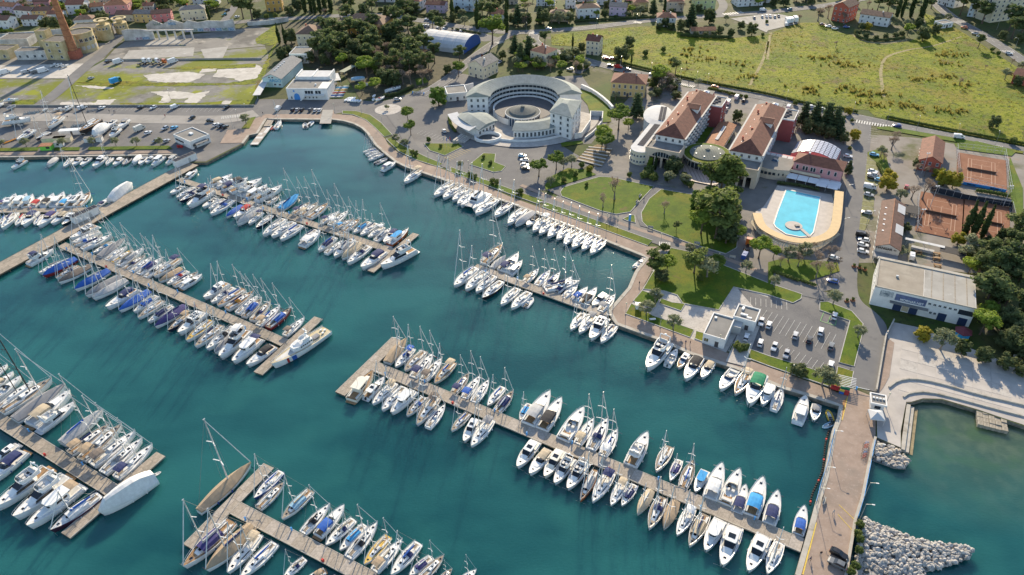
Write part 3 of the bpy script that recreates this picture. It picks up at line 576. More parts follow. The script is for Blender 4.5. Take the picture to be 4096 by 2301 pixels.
def tarp_mb(S_, h=1.0, over=1.03, t0=.0, drop=.25, pk=.5, sh=.62):
    rows = []
    for t in TS:
        if t < t0: continue
        b = hb(t, S_)*over; z = hz(t, S_)+.12; x = -5+10*t; hh = h*(.55+.45*sin(pi*min(1, t/pk*.5 if t < pk else .5+(t-pk)/(1-pk)*.5)))*min(1, (1.02-t)*6)
        q = random.uniform(-.05, .05)
        rows.append([(x, -b, z-drop), (x, -b*.97, z+.06), (x, -b*.45, z+hh*sh+q), (x, 0, z+hh), (x, b*.45, z+hh*sh-q), (x, b*.97, z+.06), (x, b, z-drop)])
    mb = MB().loft(rows, close=False); mb.add(rows[0], [tuple(range(7))]); return mb
def wind_mb(x, w, z, h, rake=.5, wrap=.8):
    """wrapped windscreen, dark glass"""
    return MB().loft([[(x-wrap, -w, z), (x-.1, -w*.72, z), (x+.1, 0, z), (x-.1, w*.72, z), (x-wrap, w, z)], [(x-wrap-rake*.8, -w*.9, z+h), (x-rake-.1, -w*.62, z+h), (x-rake+.05, 0, z+h), (x-rake-.1, w*.62, z+h), (x-wrap-rake*.8, w*.9, z+h)]], close=False)
def well_mb(x0, x1, w0, w1, z, h=.28, th=.16):
    mb = MB(); mb.add([(x0, -w0, z), (x1, -w1, z), (x1, w1, z), (x0, w0, z)], [(0, 1, 2, 3)]); mb.k = 1
    for s in (-1, 1):
        mb.prism([(x0, s*w0), (x1, s*w1), (x1, s*(w1-th)), (x0, s*(w0-th))], z-.1, z+h)
    mb.k = 2
    for s in (-1, 1): mb.prism([(x0+.2, s*(w0-th-.02)), (x1-.1, s*(w1-th-.02)), (x1-.1, s*(w1-th-.42)), (x0+.2, s*(w0-th-.42))], z-.05, z+.14)
    return mb
def hatch_mb(pts):
    mb = MB()
    for x, y, z, s in pts: mb.box((x, y, z), (s, s, .05))
    return mb
fend = MB().blob((0, 0, 0), (.13, .13, .34), 6, 5).mesh('fender')
wheel = MB().loft([[(.03*cos(a)*0, (.42+.04*cos(2*pi*j/4))*cos(2*pi*i/10), (.42+.04*cos(2*pi*j/4))*sin(2*pi*i/10)) for j in range(4)] for i in range(11) for a in (0,)], True).mesh('steering_wheel')
m_fend = mat('fender_white', (.7, .7, .7), .5); m_fendb = mat('fender_navy', (.03, .06, .25), .5)
m_seat = mat('cushion_white', (.62, .6, .56), .7)
def fenders(t, S_, m, tt=(.25, .5)):
    for q in tt:
        for s in (-1, 1): obj('fender', fend, m, t, (-5+10*q, s*(hb(q, S_)+.12), hz(q, S_)*.55))
def sailboat(t, o):
    k = o.get('shape', 'sail'); S_ = SH[k]; hm = 13.2*o.get('mh', 1.0)
    dk = {'w': m_deckw, 't': m_teakd, 'g': m_grteak, 'y': mat('deck_yellow', (.55, .36, .06), .6)}[o.get('deck', 'w')]
    h = obj('hull', proto('hull'+k, lambda: hull_mb(S_)), hullm(o.get('hull', 'w')), t)
    obj('stripe', proto('stripe'+k, lambda: stripe_mb(S_)), fab(o.get('st', 'navy')) if o.get('hull', 'w') == 'w' else m_gel, h)
    if o.get('tarp'):
        obj('boat_cover', proto('tarp'+k+str(o.get('tv', 0)), lambda: tarp_mb(S_, .9+.25*o.get('tv', 0), t0=0, drop=.2)), fab(o['tarp']), t)
    else:
        d = obj('deck', proto('deck'+k, lambda: deck_mb(S_)), dk, t)
        z = S_['z0']+.06; w = S_['b']
        c = obj('cabin', proto('cab'+k, lambda: cabin_mb(-1.2, 3.0, .62*w, .4*w, z, .42, .34, 1.0, .1)), m_gel if o.get('hull', 'w') != 'c' else m_gel2, t)
        obj('side_window', proto('cabw'+k, lambda: side_win(-.9, 1.7, .6*w, .46*w, z+.08, z+.3)), m_tint, c)
        for hx_, hz_, hs_ in ((1.55, .38, .55), (.1, .45, .45), (3.4, .22, .5)): obj('hatch', proto('hat%.2f' % hs_, lambda: hatch_mb([(0, 0, 0, hs_)])), m_tint, d, (hx_, 0, z+hz_))
        obj('cockpit', proto('well'+k, lambda: well_mb(-4.5, -1.25, .58*w, .66*w, z+.03)), [m_grteak if o.get('deck') == 'w' else m_teakd, m_gel, m_seat], t)
        wz = obj('steering_wheel', wheel, m_black, t, (-3.3, 0, z+.75))
        if o.get('hood'): obj('sprayhood', proto('hood'+k, lambda: canopy_mb(-1.9, -.55, .68*w, z+.32, .5, 7, .1)), fab(o['hood']), t)
        if o.get('bim'): obj('bimini', proto('bim'+k, lambda: canopy_mb(-4.6, -2.1, .72*w, z+1.7, .22, 5, .05)), fab(o['bim']), t)
        if o.get('cov'): obj('deck_cover', proto('cov'+k, lambda: canopy_mb(-2.4, 1.6, .75*w, z+.35, .75, 5, .1)), fab(o['cov']), t)
        obj('guard_rail', proto('rail'+k, lambda: rail_mb(S_, 0, 1)), m_steel, t)
        if o.get('dinghy'): obj('foredeck_tender', proto('fdt', lambda: MB().loft([[(x, y*q, zz+.05) for y, zz in ((-.6, 0), (-.65, .3), (-.35, .42), (.35, .42), (.65, .3), (.6, 0))] for x, q, in ((1.2, .9), (2.4, 1), (3.1, .75), (3.5, .3))], False)), m_fend, t, (0, 0, z+.05))
    if o.get('mh', 1.0) > 0:
        mm = m_black if o.get('mc') == 'k' else m_alu
        ma = obj('mast', proto('mast%.2f' % hm, lambda: mast_mb(hm)), mm, t); [obj('spreader', proto('spr%.2f' % w_, lambda: spread_mb(w_)), mm if mm is m_black else m_gel, ma, (.7, 0, hm*f_)) for f_, w_ in ((.4, 1.15), (.68, .9))]
        obj('rigging', proto('rig%.2f' % hm, lambda: rig_mb(hm)), [fab(o.get('jib', 'white')), m_rope], t)
        if not o.get('tarp') or o.get('tv'): obj('boom', proto('boom', boom_mb), fab(o.get('sail', 'white')), t)
    fenders(t, S_, m_fend if random.random() < .7 else m_fendb)
def motorboat(t, o):
    k = o.get('shape', 'motor'); S_ = SH[k]; w = S_['b']; z = S_['z0']; v = o.get('v', 'hard')
    h = obj('hull', proto('hull'+k, lambda: hull_mb(S_)), hullm(o.get('hull', 'w')), t)
    obj('stripe', proto('stripe'+k, lambda: stripe_mb(S_)), fab(o.get('st', 'navy')) if o.get('hull', 'w') == 'w' else m_gel, h)
    gm = m_gel2 if o.get('hull') == 'c' else m_gel
    if o.get('tarp'):
        obj('boat_cover', proto('tarp'+k+str(o.get('tv', 0)), lambda: tarp_mb(S_, 1.2+.9*o.get('tv', 0), pk=.35, drop=.3, sh=.93)), fab(o['tarp']), t); fenders(t, S_, m_fend); return
    d = obj('deck', proto('deck'+k, lambda: deck_mb(S_)), m_deckw if o.get('deck', 'w') == 'w' else m_teakd, t)
    gl = m_tint if o.get('gl') != 'b' else m_blueglass
    obj('cockpit', proto('mwell'+k, lambda: well_mb(-4.75, -2.0, .8*w, .84*w, z+.12, .32, .14)), [m_teakd if o.get('teak', random.random() < .5) else m_deckg, gm, m_seat], t)
    obj('swim_platform', proto('swim'+k, lambda: MB().prism([(-5.7, -.75*w), (-4.95, -.85*w), (-4.95, .85*w), (-5.7, .75*w)], .25, .36)), m_teakd if random.random() < .5 else m_deckw, t)
    obj('hatch', proto('mhat'+k, lambda: hatch_mb([(3.3, 0, S_['z1']-.12, .5)])), m_tint, d)
    if v in ('hard', 'fly', 'solar'):
        c = obj('cabin', proto('mcab'+k, lambda: cabin_mb(-2.1, 3.0, .74*w, .6*w, z+.12, 1.05, .62, 1.7, .3, .86)), gm, t)
        obj('windscreen', proto('mwind'+k, lambda: MB().add([(1.05, -.5*w, z+.85), (1.05, .5*w, z+.85), (-.25, .66*w, z+1.42), (-.25, -.66*w, z+1.42)], [(0, 1, 2, 3)])), gl, c)
        obj('side_window', proto('mside'+k, lambda: side_win(-1.8, 1.6, .74*w, .67*w, z+.45, z+.95, .0)), gl, c)
        r = obj('hardtop', proto('mtop'+k, lambda: MB().loft([[(x, y*w*q, z+1.36+e) for y, e in ((-.72, 0), (-.66, .14), (0, .2), (.66, .14), (.72, 0))] for x, q in ((-3.6, .86), (-3.3, 1), (-.5, .98), (.0, .86))], False, True, True)), gm, t)
        if v == 'solar' or o.get('sun', random.random() < .5): obj('sunroof', proto('msun%s%s' % (k, v), lambda: (MB().box((-1.4, 0, z+1.55), (1.1, 1.3, .05)) if v == 'hard' else MB().box((-1.1, -.45, z+1.55), (.9, .7, .04)).box((-1.1, .45, z+1.55), (.9, .7, .04)).box((-2.3, -.45, z+1.55), (.9, .7, .04)).box((-2.3, .45, z+1.55), (.9, .7, .04)))), m_tint, r)
        if v == 'fly':
            f = obj('flybridge', proto('mfly'+k, lambda: MB().loft([[(x, -y, z+1.5), (x, -y*1.05, z+2.15), (x, -y*.95, z+2.15), (x, -y*.9, z+1.58), (x, y*.9, z+1.58), (x, y*.95, z+2.15), (x, y*1.05, z+2.15), (x, y, z+1.5)] for x, y in ((-3.4, .62*w), (-2, .68*w), (-.4, .6*w), (.15, .35*w))], False, True, True)), gm, t)
            obj('seat', proto('mseat'+k, lambda: MB().box((-2.6, 0, z+1.6), (.6, 1.7, .4)).box((-2.9, 0, z+1.9), (.15, 1.7, .4)).box((-.9, .5, z+1.6), (.5, .5, .55)).box((-1.1, -.5, z+1.6), (.9, .6, .35))), m_seat if not o.get('bim') else m_tint, f)
            obj('fly_screen', proto('mfs'+k, lambda: MB().add([(.12, -.34*w, z+2.15), (.12, .34*w, z+2.15), (-.2, .33*w, z+2.5), (-.2, -.33*w, z+2.5)], [(0, 1, 2, 3)])), gl, f)
            obj('radar_arch', proto('march'+k, lambda: MB().path([(-3.2, -.66*w, z+1.6), (-3.5, -.6*w, z+2.9), (-3.5, .6*w, z+2.9), (-3.2, .66*w, z+1.6)], .1, 5).blob((-3.5, 0, z+3.1), (.3, .3, .16), 8, 4)), gm, t)
            if o.get('bim'): obj('bimini', proto('mfbim'+k, lambda: canopy_mb(-3.3, -.9, .62*w, z+3.2, .15, 5)), fab(o['bim']), t)
    elif v == 'pilot':
        c = obj('wheelhouse', proto('pcab'+k, lambda: MB().loft([[(x, -y, z), (x+(.15 if i else 0), -y*.95, z+1.75), (x+(.15 if i else 0), y*.95, z+1.75), (x, y, z)] for i, (x, y) in enumerate(((-2.6, .68*w), (-.2, .68*w), (.75, .55*w), (1.0, .3*w)))], False, True, True)), gm, t)
        obj('side_window', proto('pwin'+k, lambda: side_win(-2.3, -.1, .68*w, .68*w, z+.95, z+1.5, .02)), gl, c)
        obj('windscreen', proto('pws'+k, lambda: MB().add([(.84, -.52*w, z+.95), (1.14, -.28*w, z+.95), (1.24, -.26*w, z+1.55), (.94, -.5*w, z+1.55), (1.14, .28*w, z+.95), (1.24, .26*w, z+1.55), (.84, .52*w, z+.95), (.94, .5*w, z+1.55)], [(0, 1, 2, 3), (1, 4, 5, 2), (4, 6, 7, 5)])), gl, c)
        obj('wheelhouse_roof', proto('prf'+k, lambda: MB().prism([(-3.1, -.72*w), (.6, -.72*w), (1.25, -.35*w), (1.25, .35*w), (.6, .72*w), (-3.1, .72*w)], z+1.76, z+1.86)), fab(o['roof']) if o.get('roof') else gm, t)
        obj('trunk_cabin', proto('ptr'+k, lambda: cabin_mb(.8, 3.3, .5*w, .35*w, z+.25, .5, .4, .6, .1)), gm, t)
        obj('mast', proto('pm'+k, lambda: MB().tube((-1.6, 0, z+1.8), (-1.6, 0, z+4.0), .06, .04, 5)), m_alu, t)
        if o.get('bim'): obj('bimini', proto('pbim'+k, lambda: canopy_mb(-4.8, -2.5, .75*w, z+1.7, .15, 5)), fab(o['bim']), t)
    else:                                                # open sports boat
        obj('fore_cabin', proto('ocab'+k, lambda: cabin_mb(-.6, 3.6, .76*w, .5*w, z+.15, .5, .36, 1.4, .1, .8)), gm, t)
        obj('windscreen', proto('ows'+k, lambda: wind_mb(.7, .74*w, z+.55, .55, .7, 1.4)), gl, t)
        if o.get('bim'): obj('bimini', proto('obim'+k, lambda: canopy_mb(-3.9, -.4, .76*w, z+1.15, .42, 7, .25)), fab(o['bim']), t)
        else:
            obj('seat', proto('oseat'+k, lambda: MB().box((-1.3, .5, z+.12), (.6, .6, .6)).box((-1.3, -.5, z+.12), (.6, .6, .6)).box((-3.9, 0, z+.12), (.7, 2.0, .4))), m_seat, t)
            obj('console', proto('ocon'+k, lambda: MB().box((-.5, .5, z+.1), (.5, .8, .75), 0, .8)), m_black, t)
    if o.get('out'): obj('outboard', proto('outb', lambda: MB().box((-5.25, 0, .5), (.55, .45, .9), 0, .8).box((-5.2, 0, -.3), (.2, .15, .9))), m_black, t)
    obj('guard_rail', proto('mrail'+k, lambda: rail_mb(S_, .5, 1, .5)), m_steel, t)
    fenders(t, S_, m_fend if random.random() < .7 else m_fendb)
def rib(t, o):
    tubec = fab(o.get('tube', 'lgrey'))
    pts = [(-4.6, -1.6), (-1, -1.75), (1.8, -1.6), (3.6, -.95), (4.7, 0), (3.6, .95), (1.8, 1.6), (-1, 1.75), (-4.6, 1.6)]
    mb = MB()
    for a, b in zip(pts, pts[1:]): mb.tube((*a, .55), (*b, .55), .5, .5, 7)
    obj('tube', proto('ribtube', lambda: mb), tubec, t)
    obj('hull', proto('ribhull', lambda: MB().prism([(-4.6, -1.4), (2, -1.4), (4, 0), (2, 1.4), (-4.6, 1.4)], -.1, .45)), m_deckg, t)
    obj('console', proto('ribcon', lambda: MB().box((-.6, 0, .45), (1.0, 1.0, 1.1), 0, .8)), m_gel, t)
    obj('seat', proto('ribseat', lambda: MB().box((-2.2, 0, .45), (.8, 1.6, .6)).box((-3.8, 0, .45), (.6, 2.2, .5))), m_black, t)
    obj('outboard', proto('outb', lambda: MB().box((-5.25, 0, .5), (.55, .45, .9), 0, .8).box((-5.2, 0, -.3), (.2, .15, .9))), m_black, t)
def catamaran(t, o):
    S_ = SH['slim']
    for s in (-1, 1):
        q = obj('hull', proto('hullslim', lambda: hull_mb(S_)), m_gel, t, (0, s*2.0, .3)); obj('deck', proto('deckslim', lambda: deck_mb(S_)), m_deckw, q)
    obj('bridge_deck', MB().prism([(-4.6, -2.2), (1.4, -2.2), (1.4, 2.2), (-4.6, 2.2)], .75, 1.35), m_gel, t)
    obj('trampoline', MB().sheet([(1.42, -1.3), (4.2, -1.3), (4.2, 1.3), (1.42, 1.3)], 1.15), fab('lgrey'), t)
    obj('crossbeam', MB().tube((4.25, -1.9, 1.2), (4.25, 1.9, 1.2), .1), m_alu, t)
    c = obj('coachroof', cabin_mb(-3.0, 1.4, 2.0, 1.5, 1.4, 1.0, .75, .9, .2, .88), m_gel, t)
    obj('windscreen', MB().loft([[(1.3, y, 1.55), (.66, y*.93, 2.05)] for y in (-1.2, -.6, 0, .6, 1.2)], False), m_tint, c)
    obj('mast', proto('mast13.20', lambda: mast_mb(13.2)), m_alu, t); obj('spreader', proto('spr1.15', lambda: spread_mb(1.15)), m_gel, t, (.7, 0, 7)); obj('boom', proto('boom', boom_mb), fab('black'), t, (0, 0, .5)); obj('rigging', proto('rig13.20', lambda: rig_mb(13.2)), [fab('white'), m_rope], t)
BOATN = {'s': ('sailing_yacht', 'sailboat'), 'm': ('motor_yacht', 'motorboat'), 'r': ('inflatable_boat', 'dinghy'), 'c': ('catamaran', 'catamaran')}
HN = {'n': 'navy-hulled', 'k': 'black-hulled', 'r': 'dark red', 'b': 'blue-hulled', 'g': 'grey', 'o': 'varnished wooden', 'v': 'maroon-hulled', 'y': 'yellow', 'c': 'cream', 'w': 'white'}
CN = {'sky': 'bright blue', 'lgrey': 'pale grey', 'ltblue': 'light blue', 'violet': 'indigo'}
def cn(c): return CN.get(c, c)
def look(kind, o):
    h = HN[o.get('hull', 'w')]
    b = {'s': 'sailboat', 'm': {'fly': 'flybridge yacht', 'hard': 'hardtop motorboat', 'solar': 'hardtop motorboat', 'pilot': 'wheelhouse cruiser', 'open': 'open motorboat'}.get(o.get('v', 'hard')), 'r': 'inflatable', 'c': 'catamaran'}[kind]
    if kind == 'r': return f"{cn(o.get('tube', 'lgrey'))}-tubed inflatable"
    if o.get('tarp'): return f"{'sailboat' if kind == 's' else 'motorboat'} under {cn(o['tarp'])} cover"
    for q, wd in (('cov', 'deck cover'), ('bim', 'canopy'), ('hood', 'sprayhood'), ('roof', 'roof')):
        if o.get(q): return f"{h} {b} with {cn(o[q])} {wd}"
    if o.get('deck') in ('t', 'g'): return f"{h} {b} with timber deck"
    if o.get('v') == 'solar': return f"{h} {b} with dark roof panels"
    return f"{h} {b}"
def place_boat(kind, bow, stern, o, label, group, zref=-.2):
    c = (bow+stern)/2; d = bow-stern; L = d.length; rz = atan2(d.y, d.x); sc = L/10*o.get('ls', 1.0)
    wsc = o.get('ws', {'s': 1.0, 'm': 1.04, 'r': .9, 'c': 1.0}[kind])*(1.16 if L < 8 else 1.0)
    zs = sc if L > 8 else sc*1.1
    n, cat = BOATN[kind]
    t = thing(n, label, cat, (c.x, c.y, o.get('z', WATER)), rz, (sc, sc*wsc, zs), group)
    {'s': sailboat, 'm': motorboat, 'r': rib, 'c': catamaran}[kind](t, o); return t
# ================================================================== THE FLEET: 'bow stern kind options', each row listed from left to right
ROWS = {
'boatyard quay': '''
10:120,250 10:255,165 m v=fly
10:475,228 10:565,145 m tarp=lgrey
10:640,230 10:725,145 s mh=.9
10:730,215 10:815,145 m v=open bim=lgrey
10:810,220 10:905,140 m v=open
10:940,240 10:1060,135 m v=hard sun=1
10:1065,210 10:1130,135 s mh=1.35
10:1140,215 10:1225,145 m v=open bim=white
10:1235,205 10:1305,135 r tube=grey
10:1335,205 10:1410,120 m tarp=white
10:1400,210 10:1465,130 m v=open out=1
10:1465,190 10:1545,130 m v=hard out=1
10:1530,225 10:1645,130 m v=pilot
10:1670,205 10:1780,125 m v=pilot roof=lgrey''',
'far side of left-edge pontoon': '''
10:60,540 10:0,610 m v=open bim=violet
10:165,515 10:50,635 m v=hard
10:275,515 10:145,640 m v=pilot
10:335,520 10:250,635 m v=pilot roof=ltblue
10:445,525 10:325,640 m v=open bim=red
10:545,510 10:430,625 m v=open bim=black
10:650,500 10:530,630 m v=hard sun=0
10:720,520 10:610,635 m v=open bim=sky
10:835,495 10:700,640 m v=solar
10:910,490 10:785,630 s deck=t mh=1.3
10:1085,550 10:985,625 m v=open bim=navy
10:1340,425 10:1115,590 m tarp=white tv=1 ws=.8''',
'near side of left-edge pontoon': '''
10:0,800 10:65,715 s hull=r deck=w
10:20,860 10:160,700 s
10:155,825 10:260,705 s sail=red mh=.9
10:230,835 10:360,690 m v=open bim=navy
10:340,815 10:430,710 s
10:385,840 10:560,695 m v=open bim=violet
10:520,815 10:680,690 m v=open bim=beige
10:630,825 10:760,705 m v=hard sun=1 hull=n''',
'far side of upper-left pontoon': '''
10:1985,262 10:1875,345 m v=hard sun=0
10:2340,320 10:2125,410 m v=open bim=beige
10:2420,350 10:2190,430 m v=solar
10:2500,360 10:2245,460 m v=open bim=navy
10:2640,378 10:2320,495 m v=fly bim=black
11:20,400 10:2420,530 m v=fly
11:115,428 10:2485,545 m v=hard
11:265,440 11:10,570 m v=fly hull=w
11:235,520 11:120,600 s deck=g
11:325,558 11:188,638 s
11:430,520 11:250,660 s tarp=sky tv=1
11:545,590 11:380,705 s bim=navy
11:625,595 11:455,725 s bim=beige
11:730,605 11:530,750 s deck=t mh=1.15
11:840,682 11:665,790 s bim=navy
11:930,682 11:745,820 s bim=white
11:985,752 11:815,845 s bim=sky deck=t
11:1050,755 11:880,880 s deck=t
11:980,895 11:1145,785 s cov=sky
11:1050,920 11:1215,800 s
11:1125,940 11:1285,835 s bim=white mh=.8
11:1360,850 11:1205,975 s cov=lgrey mh=1.1
11:1285,1000 11:1420,870 m v=open bim=navy
11:1535,872 11:1345,1015 m v=pilot roof=sky hull=o ws=.85''',
'near side of upper-left pontoon': '''
10:1715,500 10:1840,425 m v=open
10:1775,545 10:1960,440 s
10:1810,585 10:2010,465 s hull=n hood=navy
10:1895,645 10:2130,482 m v=fly bim=navy
10:2040,640 10:2180,545 m v=open out=1
10:2100,655 10:2265,555 s
10:2120,718 10:2340,572 s hood=blue
10:2275,738 10:2430,622 s tarp=blue tv=0 mh=.6
10:2355,752 10:2530,628 m v=open bim=red
10:2385,818 10:2610,662 s tarp=lgrey tv=1 mh=1.1
10:2500,808 11:60,690 s bim=navy
11:0,852 11:160,720 s hull=n
11:70,928 11:290,762 s
11:155,942 11:385,792 s
11:245,972 11:455,822 s
11:440,982 11:610,865 s
11:650,885 11:465,1030 m v=open bim=white ws=1.15
11:625,1080 11:800,942 s cov=navy
11:875,975 11:705,1100 s
11:785,1145 11:975,965 s cov=lgrey
11:865,1165 11:1045,1002 s tarp=beige tv=1 mh=.9
11:920,1210 11:1140,1035 s hood=navy
11:1060,1262 11:1290,1090 m v=open bim=navy''',
'promenade quay': '''
11:1075,80 11:1205,40 s ws=.7 deck=w
11:1095,105 11:1230,62 s ws=.7
11:1120,130 11:1250,82 s ws=.7
11:1130,162 11:1285,98 s ws=.75
11:1325,135 11:1195,195 r tube=lgrey
11:1410,185 11:1275,260 m v=pilot bim=navy
11:1490,395 11:1660,268 s bim=beige mh=.95
11:1790,530 11:1980,398 s
11:1880,555 11:2060,422 s
11:1975,575 11:2145,452 s
11:2025,615 11:2200,482 s
11:2120,655 11:2300,500 c
11:2205,715 11:2420,565 s deck=w mh=1.1
11:2395,735 11:2570,602 s
11:2530,815 12:130,660 s
12:30,825 12:210,692 s tarp=lgrey tv=0 mh=0
12:145,822 12:255,740 m v=open bim=black
12:205,885 12:365,742 s bim=white
12:270,910 12:430,780 s
12:355,945 12:515,800 s hood=navy
12:445,965 12:590,840 s
12:515,1015 12:680,872 s
12:600,1050 12:755,905 s
12:700,1070 12:840,937 s
12:785,1110 12:930,967 s
12:1345,1155 12:1242,1245 m v=open out=1''',
'far side of lawn-quay pontoon': '''
11:2480,1025 11:2290,1205 s bim=navy deck=t mh=1.25
11:2515,1125 11:2375,1245 s tarp=lgrey tv=0
11:2600,1140 11:2460,1275 m v=open bim=navy
12:60,1120 12:-70,1290 m v=open
12:100,1185 12:-20,1310 m v=hard sun=0
12:270,1260 12:130,1390 s bim=tan
12:385,1275 12:250,1420 s
12:485,1300 12:330,1446 s hood=black
12:600,1350 12:455,1480 m v=solar
12:685,1390 22:330,20 s
22:560,-40 22:440,45 m v=open bim=navy
22:665,-30 22:520,100 s
22:760,5 22:615,125 m v=open bim=blue
22:850,15 22:710,165 m v=open bim=black
22:805,185 22:955,65 m v=hard sun=0
22:1040,75 22:890,238 s bim=grey mh=1.15''',
'near side of lawn-quay pontoon': '''
11:1990,1440 11:2215,1252 s mh=1.2
21:2105,32 11:2315,1290 s
21:2210,52 11:2400,1330 s
21:2275,118 21:2475,-60 s hull=k
21:2460,178 22:60,10 s
22:-10,215 22:175,48 s
22:210,90 22:125,188 r tube=white
22:585,428 22:725,262 s
22:670,462 22:830,282 s bim=grey
22:785,532 22:935,312 m v=solar
22:890,555 22:1040,378 s''',
'car-park quay': '''
22:1350,838 22:1560,560 m v=fly
22:1660,625 22:1565,775 m v=open out=1
22:1668,812 22:1775,665 m v=hard sun=1 gl=b deck=t
22:1738,938 22:1885,708 m v=open bim=black
22:1905,912 22:2015,745 m v=open bim=beige
22:2090,1038 22:2245,832 m v=open gl=b
22:2240,1085 22:2390,855 s bim=beige deck=t
22:2380,1198 22:2500,885 m v=open bim=green
22:2515,1190 23:35,975 m v=pilot
23:140,1015 23:60,1228 s
23:375,1105 23:300,1350 m v=hard sun=0
23:460,1340 23:492,1175 m v=open bim=grey
23:605,1212 23:645,1325 r tube=yellow
23:555,1395 23:655,1350 r tube=ltblue''',
'far side of lower-right pontoon': '''
21:1515,520 21:1320,755 s tarp=tan tv=0 mh=.9
21:1400,802 21:1580,612 s hood=navy bim=blue
21:1495,842 21:1700,638 s mh=1.15
21:1785,672 21:1580,905 s bim=navy
21:1875,715 21:1680,938 s bim=brown
21:1795,965 21:1990,752 s bim=beige deck=t hull=c
21:2145,862 21:1990,1060 s bim=navy
21:2255,892 21:2095,1112 s bim=blue
21:2345,930 21:2190,1152 s
21:2325,1188 21:2490,998 s sail=blue mh=.85
21:2590,1040 21:2415,1258 s cov=navy deck=g
22:75,1330 22:180,1165 s cov=sky mh=.9
22:380,1070 22:160,1382 m v=open bim=lgrey
22:495,1135 22:300,1432 m v=open bim=black
22:720,1230 32:510,92 m v=open
22:825,1320 32:660,128 s bim=beige
22:965,1325 32:790,185 s hood=navy deck=w
22:1062,1430 32:910,248 s bim=white
32:1360,32 32:1190,348 m v=fly
32:1445,412 32:1590,152 s mh=.95
32:1590,498 32:1690,282 s cov=violet mh=.75
32:1825,292 32:1715,572 s mh=.9
32:1840,612 32:1950,392 m v=pilot roof=sky
32:2110,342 32:1990,682 m v=open bim=white
32:2285,402 32:2140,742 m v=open hull=c
32:2350,548 32:2260,818 m v=open bim=navy
32:2520,485 32:2400,852 m v=open bim=sky
33:95,612 33:10,932 m v=open bim=navy
33:365,758 33:302,1035 m v=open bim=blue''',
'near side of lower-right pontoon': '''
21:1180,858 21:960,1132 m v=pilot hull=c deck=t
21:1290,912 21:1105,1108 m v=hard out=1 sun=1
21:1170,1178 21:1400,958 s bim=beige
21:1265,1242 21:1495,1002 s
21:1360,1272 21:1590,1042 m v=pilot hull=w
21:1515,1292 21:1700,1098 s hood=blue
21:1615,1388 21:1825,1102 s bim=brown deck=g
21:1905,1178 21:1730,1405 s
21:1965,1442 21:2140,1258 s mh=1.1
31:2090,108 21:2220,1322 m v=hard sun=1
31:2162,158 21:2370,1330 s bim=grey
32:50,368 32:245,102 m v=hard sun=1
32:175,438 32:375,188 m v=open bim=beige
32:325,468 32:500,192 m v=hard sun=1 hull=c
32:425,532 32:600,268 m v=fly
32:555,588 32:740,312 m v=fly
32:685,708 32:845,385 s shape=slim hull=o deck=t cov=lgrey
32:805,718 32:1000,412 s bim=navy
32:990,748 32:1135,492 s bim=beige
32:1100,748 32:1240,532 s cov=navy mh=.85
32:1260,838 32:1400,592 s tarp=beige tv=1 mh=.8
32:1375,992 32:1520,662 s deck=g hood=navy
32:1525,988 32:1650,702 s tarp=tan tv=0
32:1655,1052 32:1815,772 s bim=white
32:1780,1168 32:1950,838 s cov=beige
32:1940,1212 32:2100,892 m v=pilot
32:2110,1368 32:2250,962 m v=hard sun=1 teak=1
32:2370,1422 32:2540,1052 m v=hard sun=1
33:-10,1442 33:120,1118 s deck=w sail=tan''',
'far side of bottom-edge pontoon': '''
31:-20,680 31:255,402 s sail=blue hull=b
31:290,510 31:20,772 s
31:260,888 31:555,592 s cov=ltblue
31:740,735 31:470,1022 s sail=black hood=black
31:890,755 31:620,1052 m v=open bim=blue
31:700,1148 31:985,882 s hood=navy
31:840,1198 31:1100,938 s cov=sky
31:1225,922 31:930,1272 s hood=black
31:1085,1342 31:1335,1052 s deck=y
31:1475,1088 31:1190,1405 s bim=tan
31:1355,1450 31:1640,1122 s hood=navy
31:1540,1445 31:1760,1262 s cov=violet mh=.8
31:1895,1245 31:1640,1490 s deck=g
31:1975,1372 31:1830,1510 s
31:2220,1385 31:2020,1540 s''',
'near side of bottom-edge pontoon': '''
30:1850,1380 30:2340,912 s deck=t cov=violet mh=1.0
30:2075,1412 30:2540,962 s tarp=tan tv=1
30:2290,1432 31:30,1035 s bim=beige
30:2420,1475 31:195,1125 s
31:270,1475 31:490,1272 s hood=navy
31:480,1510 31:690,1392 m v=open bim=tan
31:690,1520 31:800,1440 m v=open''',
'far side of bottom-left pontoon': '''
20:75,770 20:-120,930 s
20:135,850 20:-60,1000 m v=open bim=beige
20:215,902 20:-70,1125 m v=open
20:340,950 20:-40,1235 s mc=k mh=1.25
20:535,932 20:15,1262 s deck=g mc=k mh=1.3
20:670,992 20:150,1342 s tarp=grey tv=0 mh=1.0 hull=w
20:720,1062 20:300,1385 m v=open bim=beige
20:760,1168 20:395,1435 m v=fly
20:1045,1242 30:625,125 s tarp=lgrey tv=1 mh=1.15
20:1110,1382 30:700,225 s bim=tan
20:1235,1385 30:820,292 s bim=tan deck=g
30:1370,12 30:925,342 s bim=brown
30:1440,82 30:1035,422 s hood=grey
30:1540,142 30:1170,468 s bim=navy''',
'near side of bottom-left pontoon': '''
30:-100,330 30:180,130 m v=hard sun=1
30:-160,560 30:250,210 m v=open bim=navy
30:-40,790 30:490,385 m v=fly
30:155,888 30:680,462 m v=fly
30:290,978 30:800,562 m v=pilot bim=tan hull=w
30:512,1012 30:1010,642 s hull=v mh=.6 cov=white''',
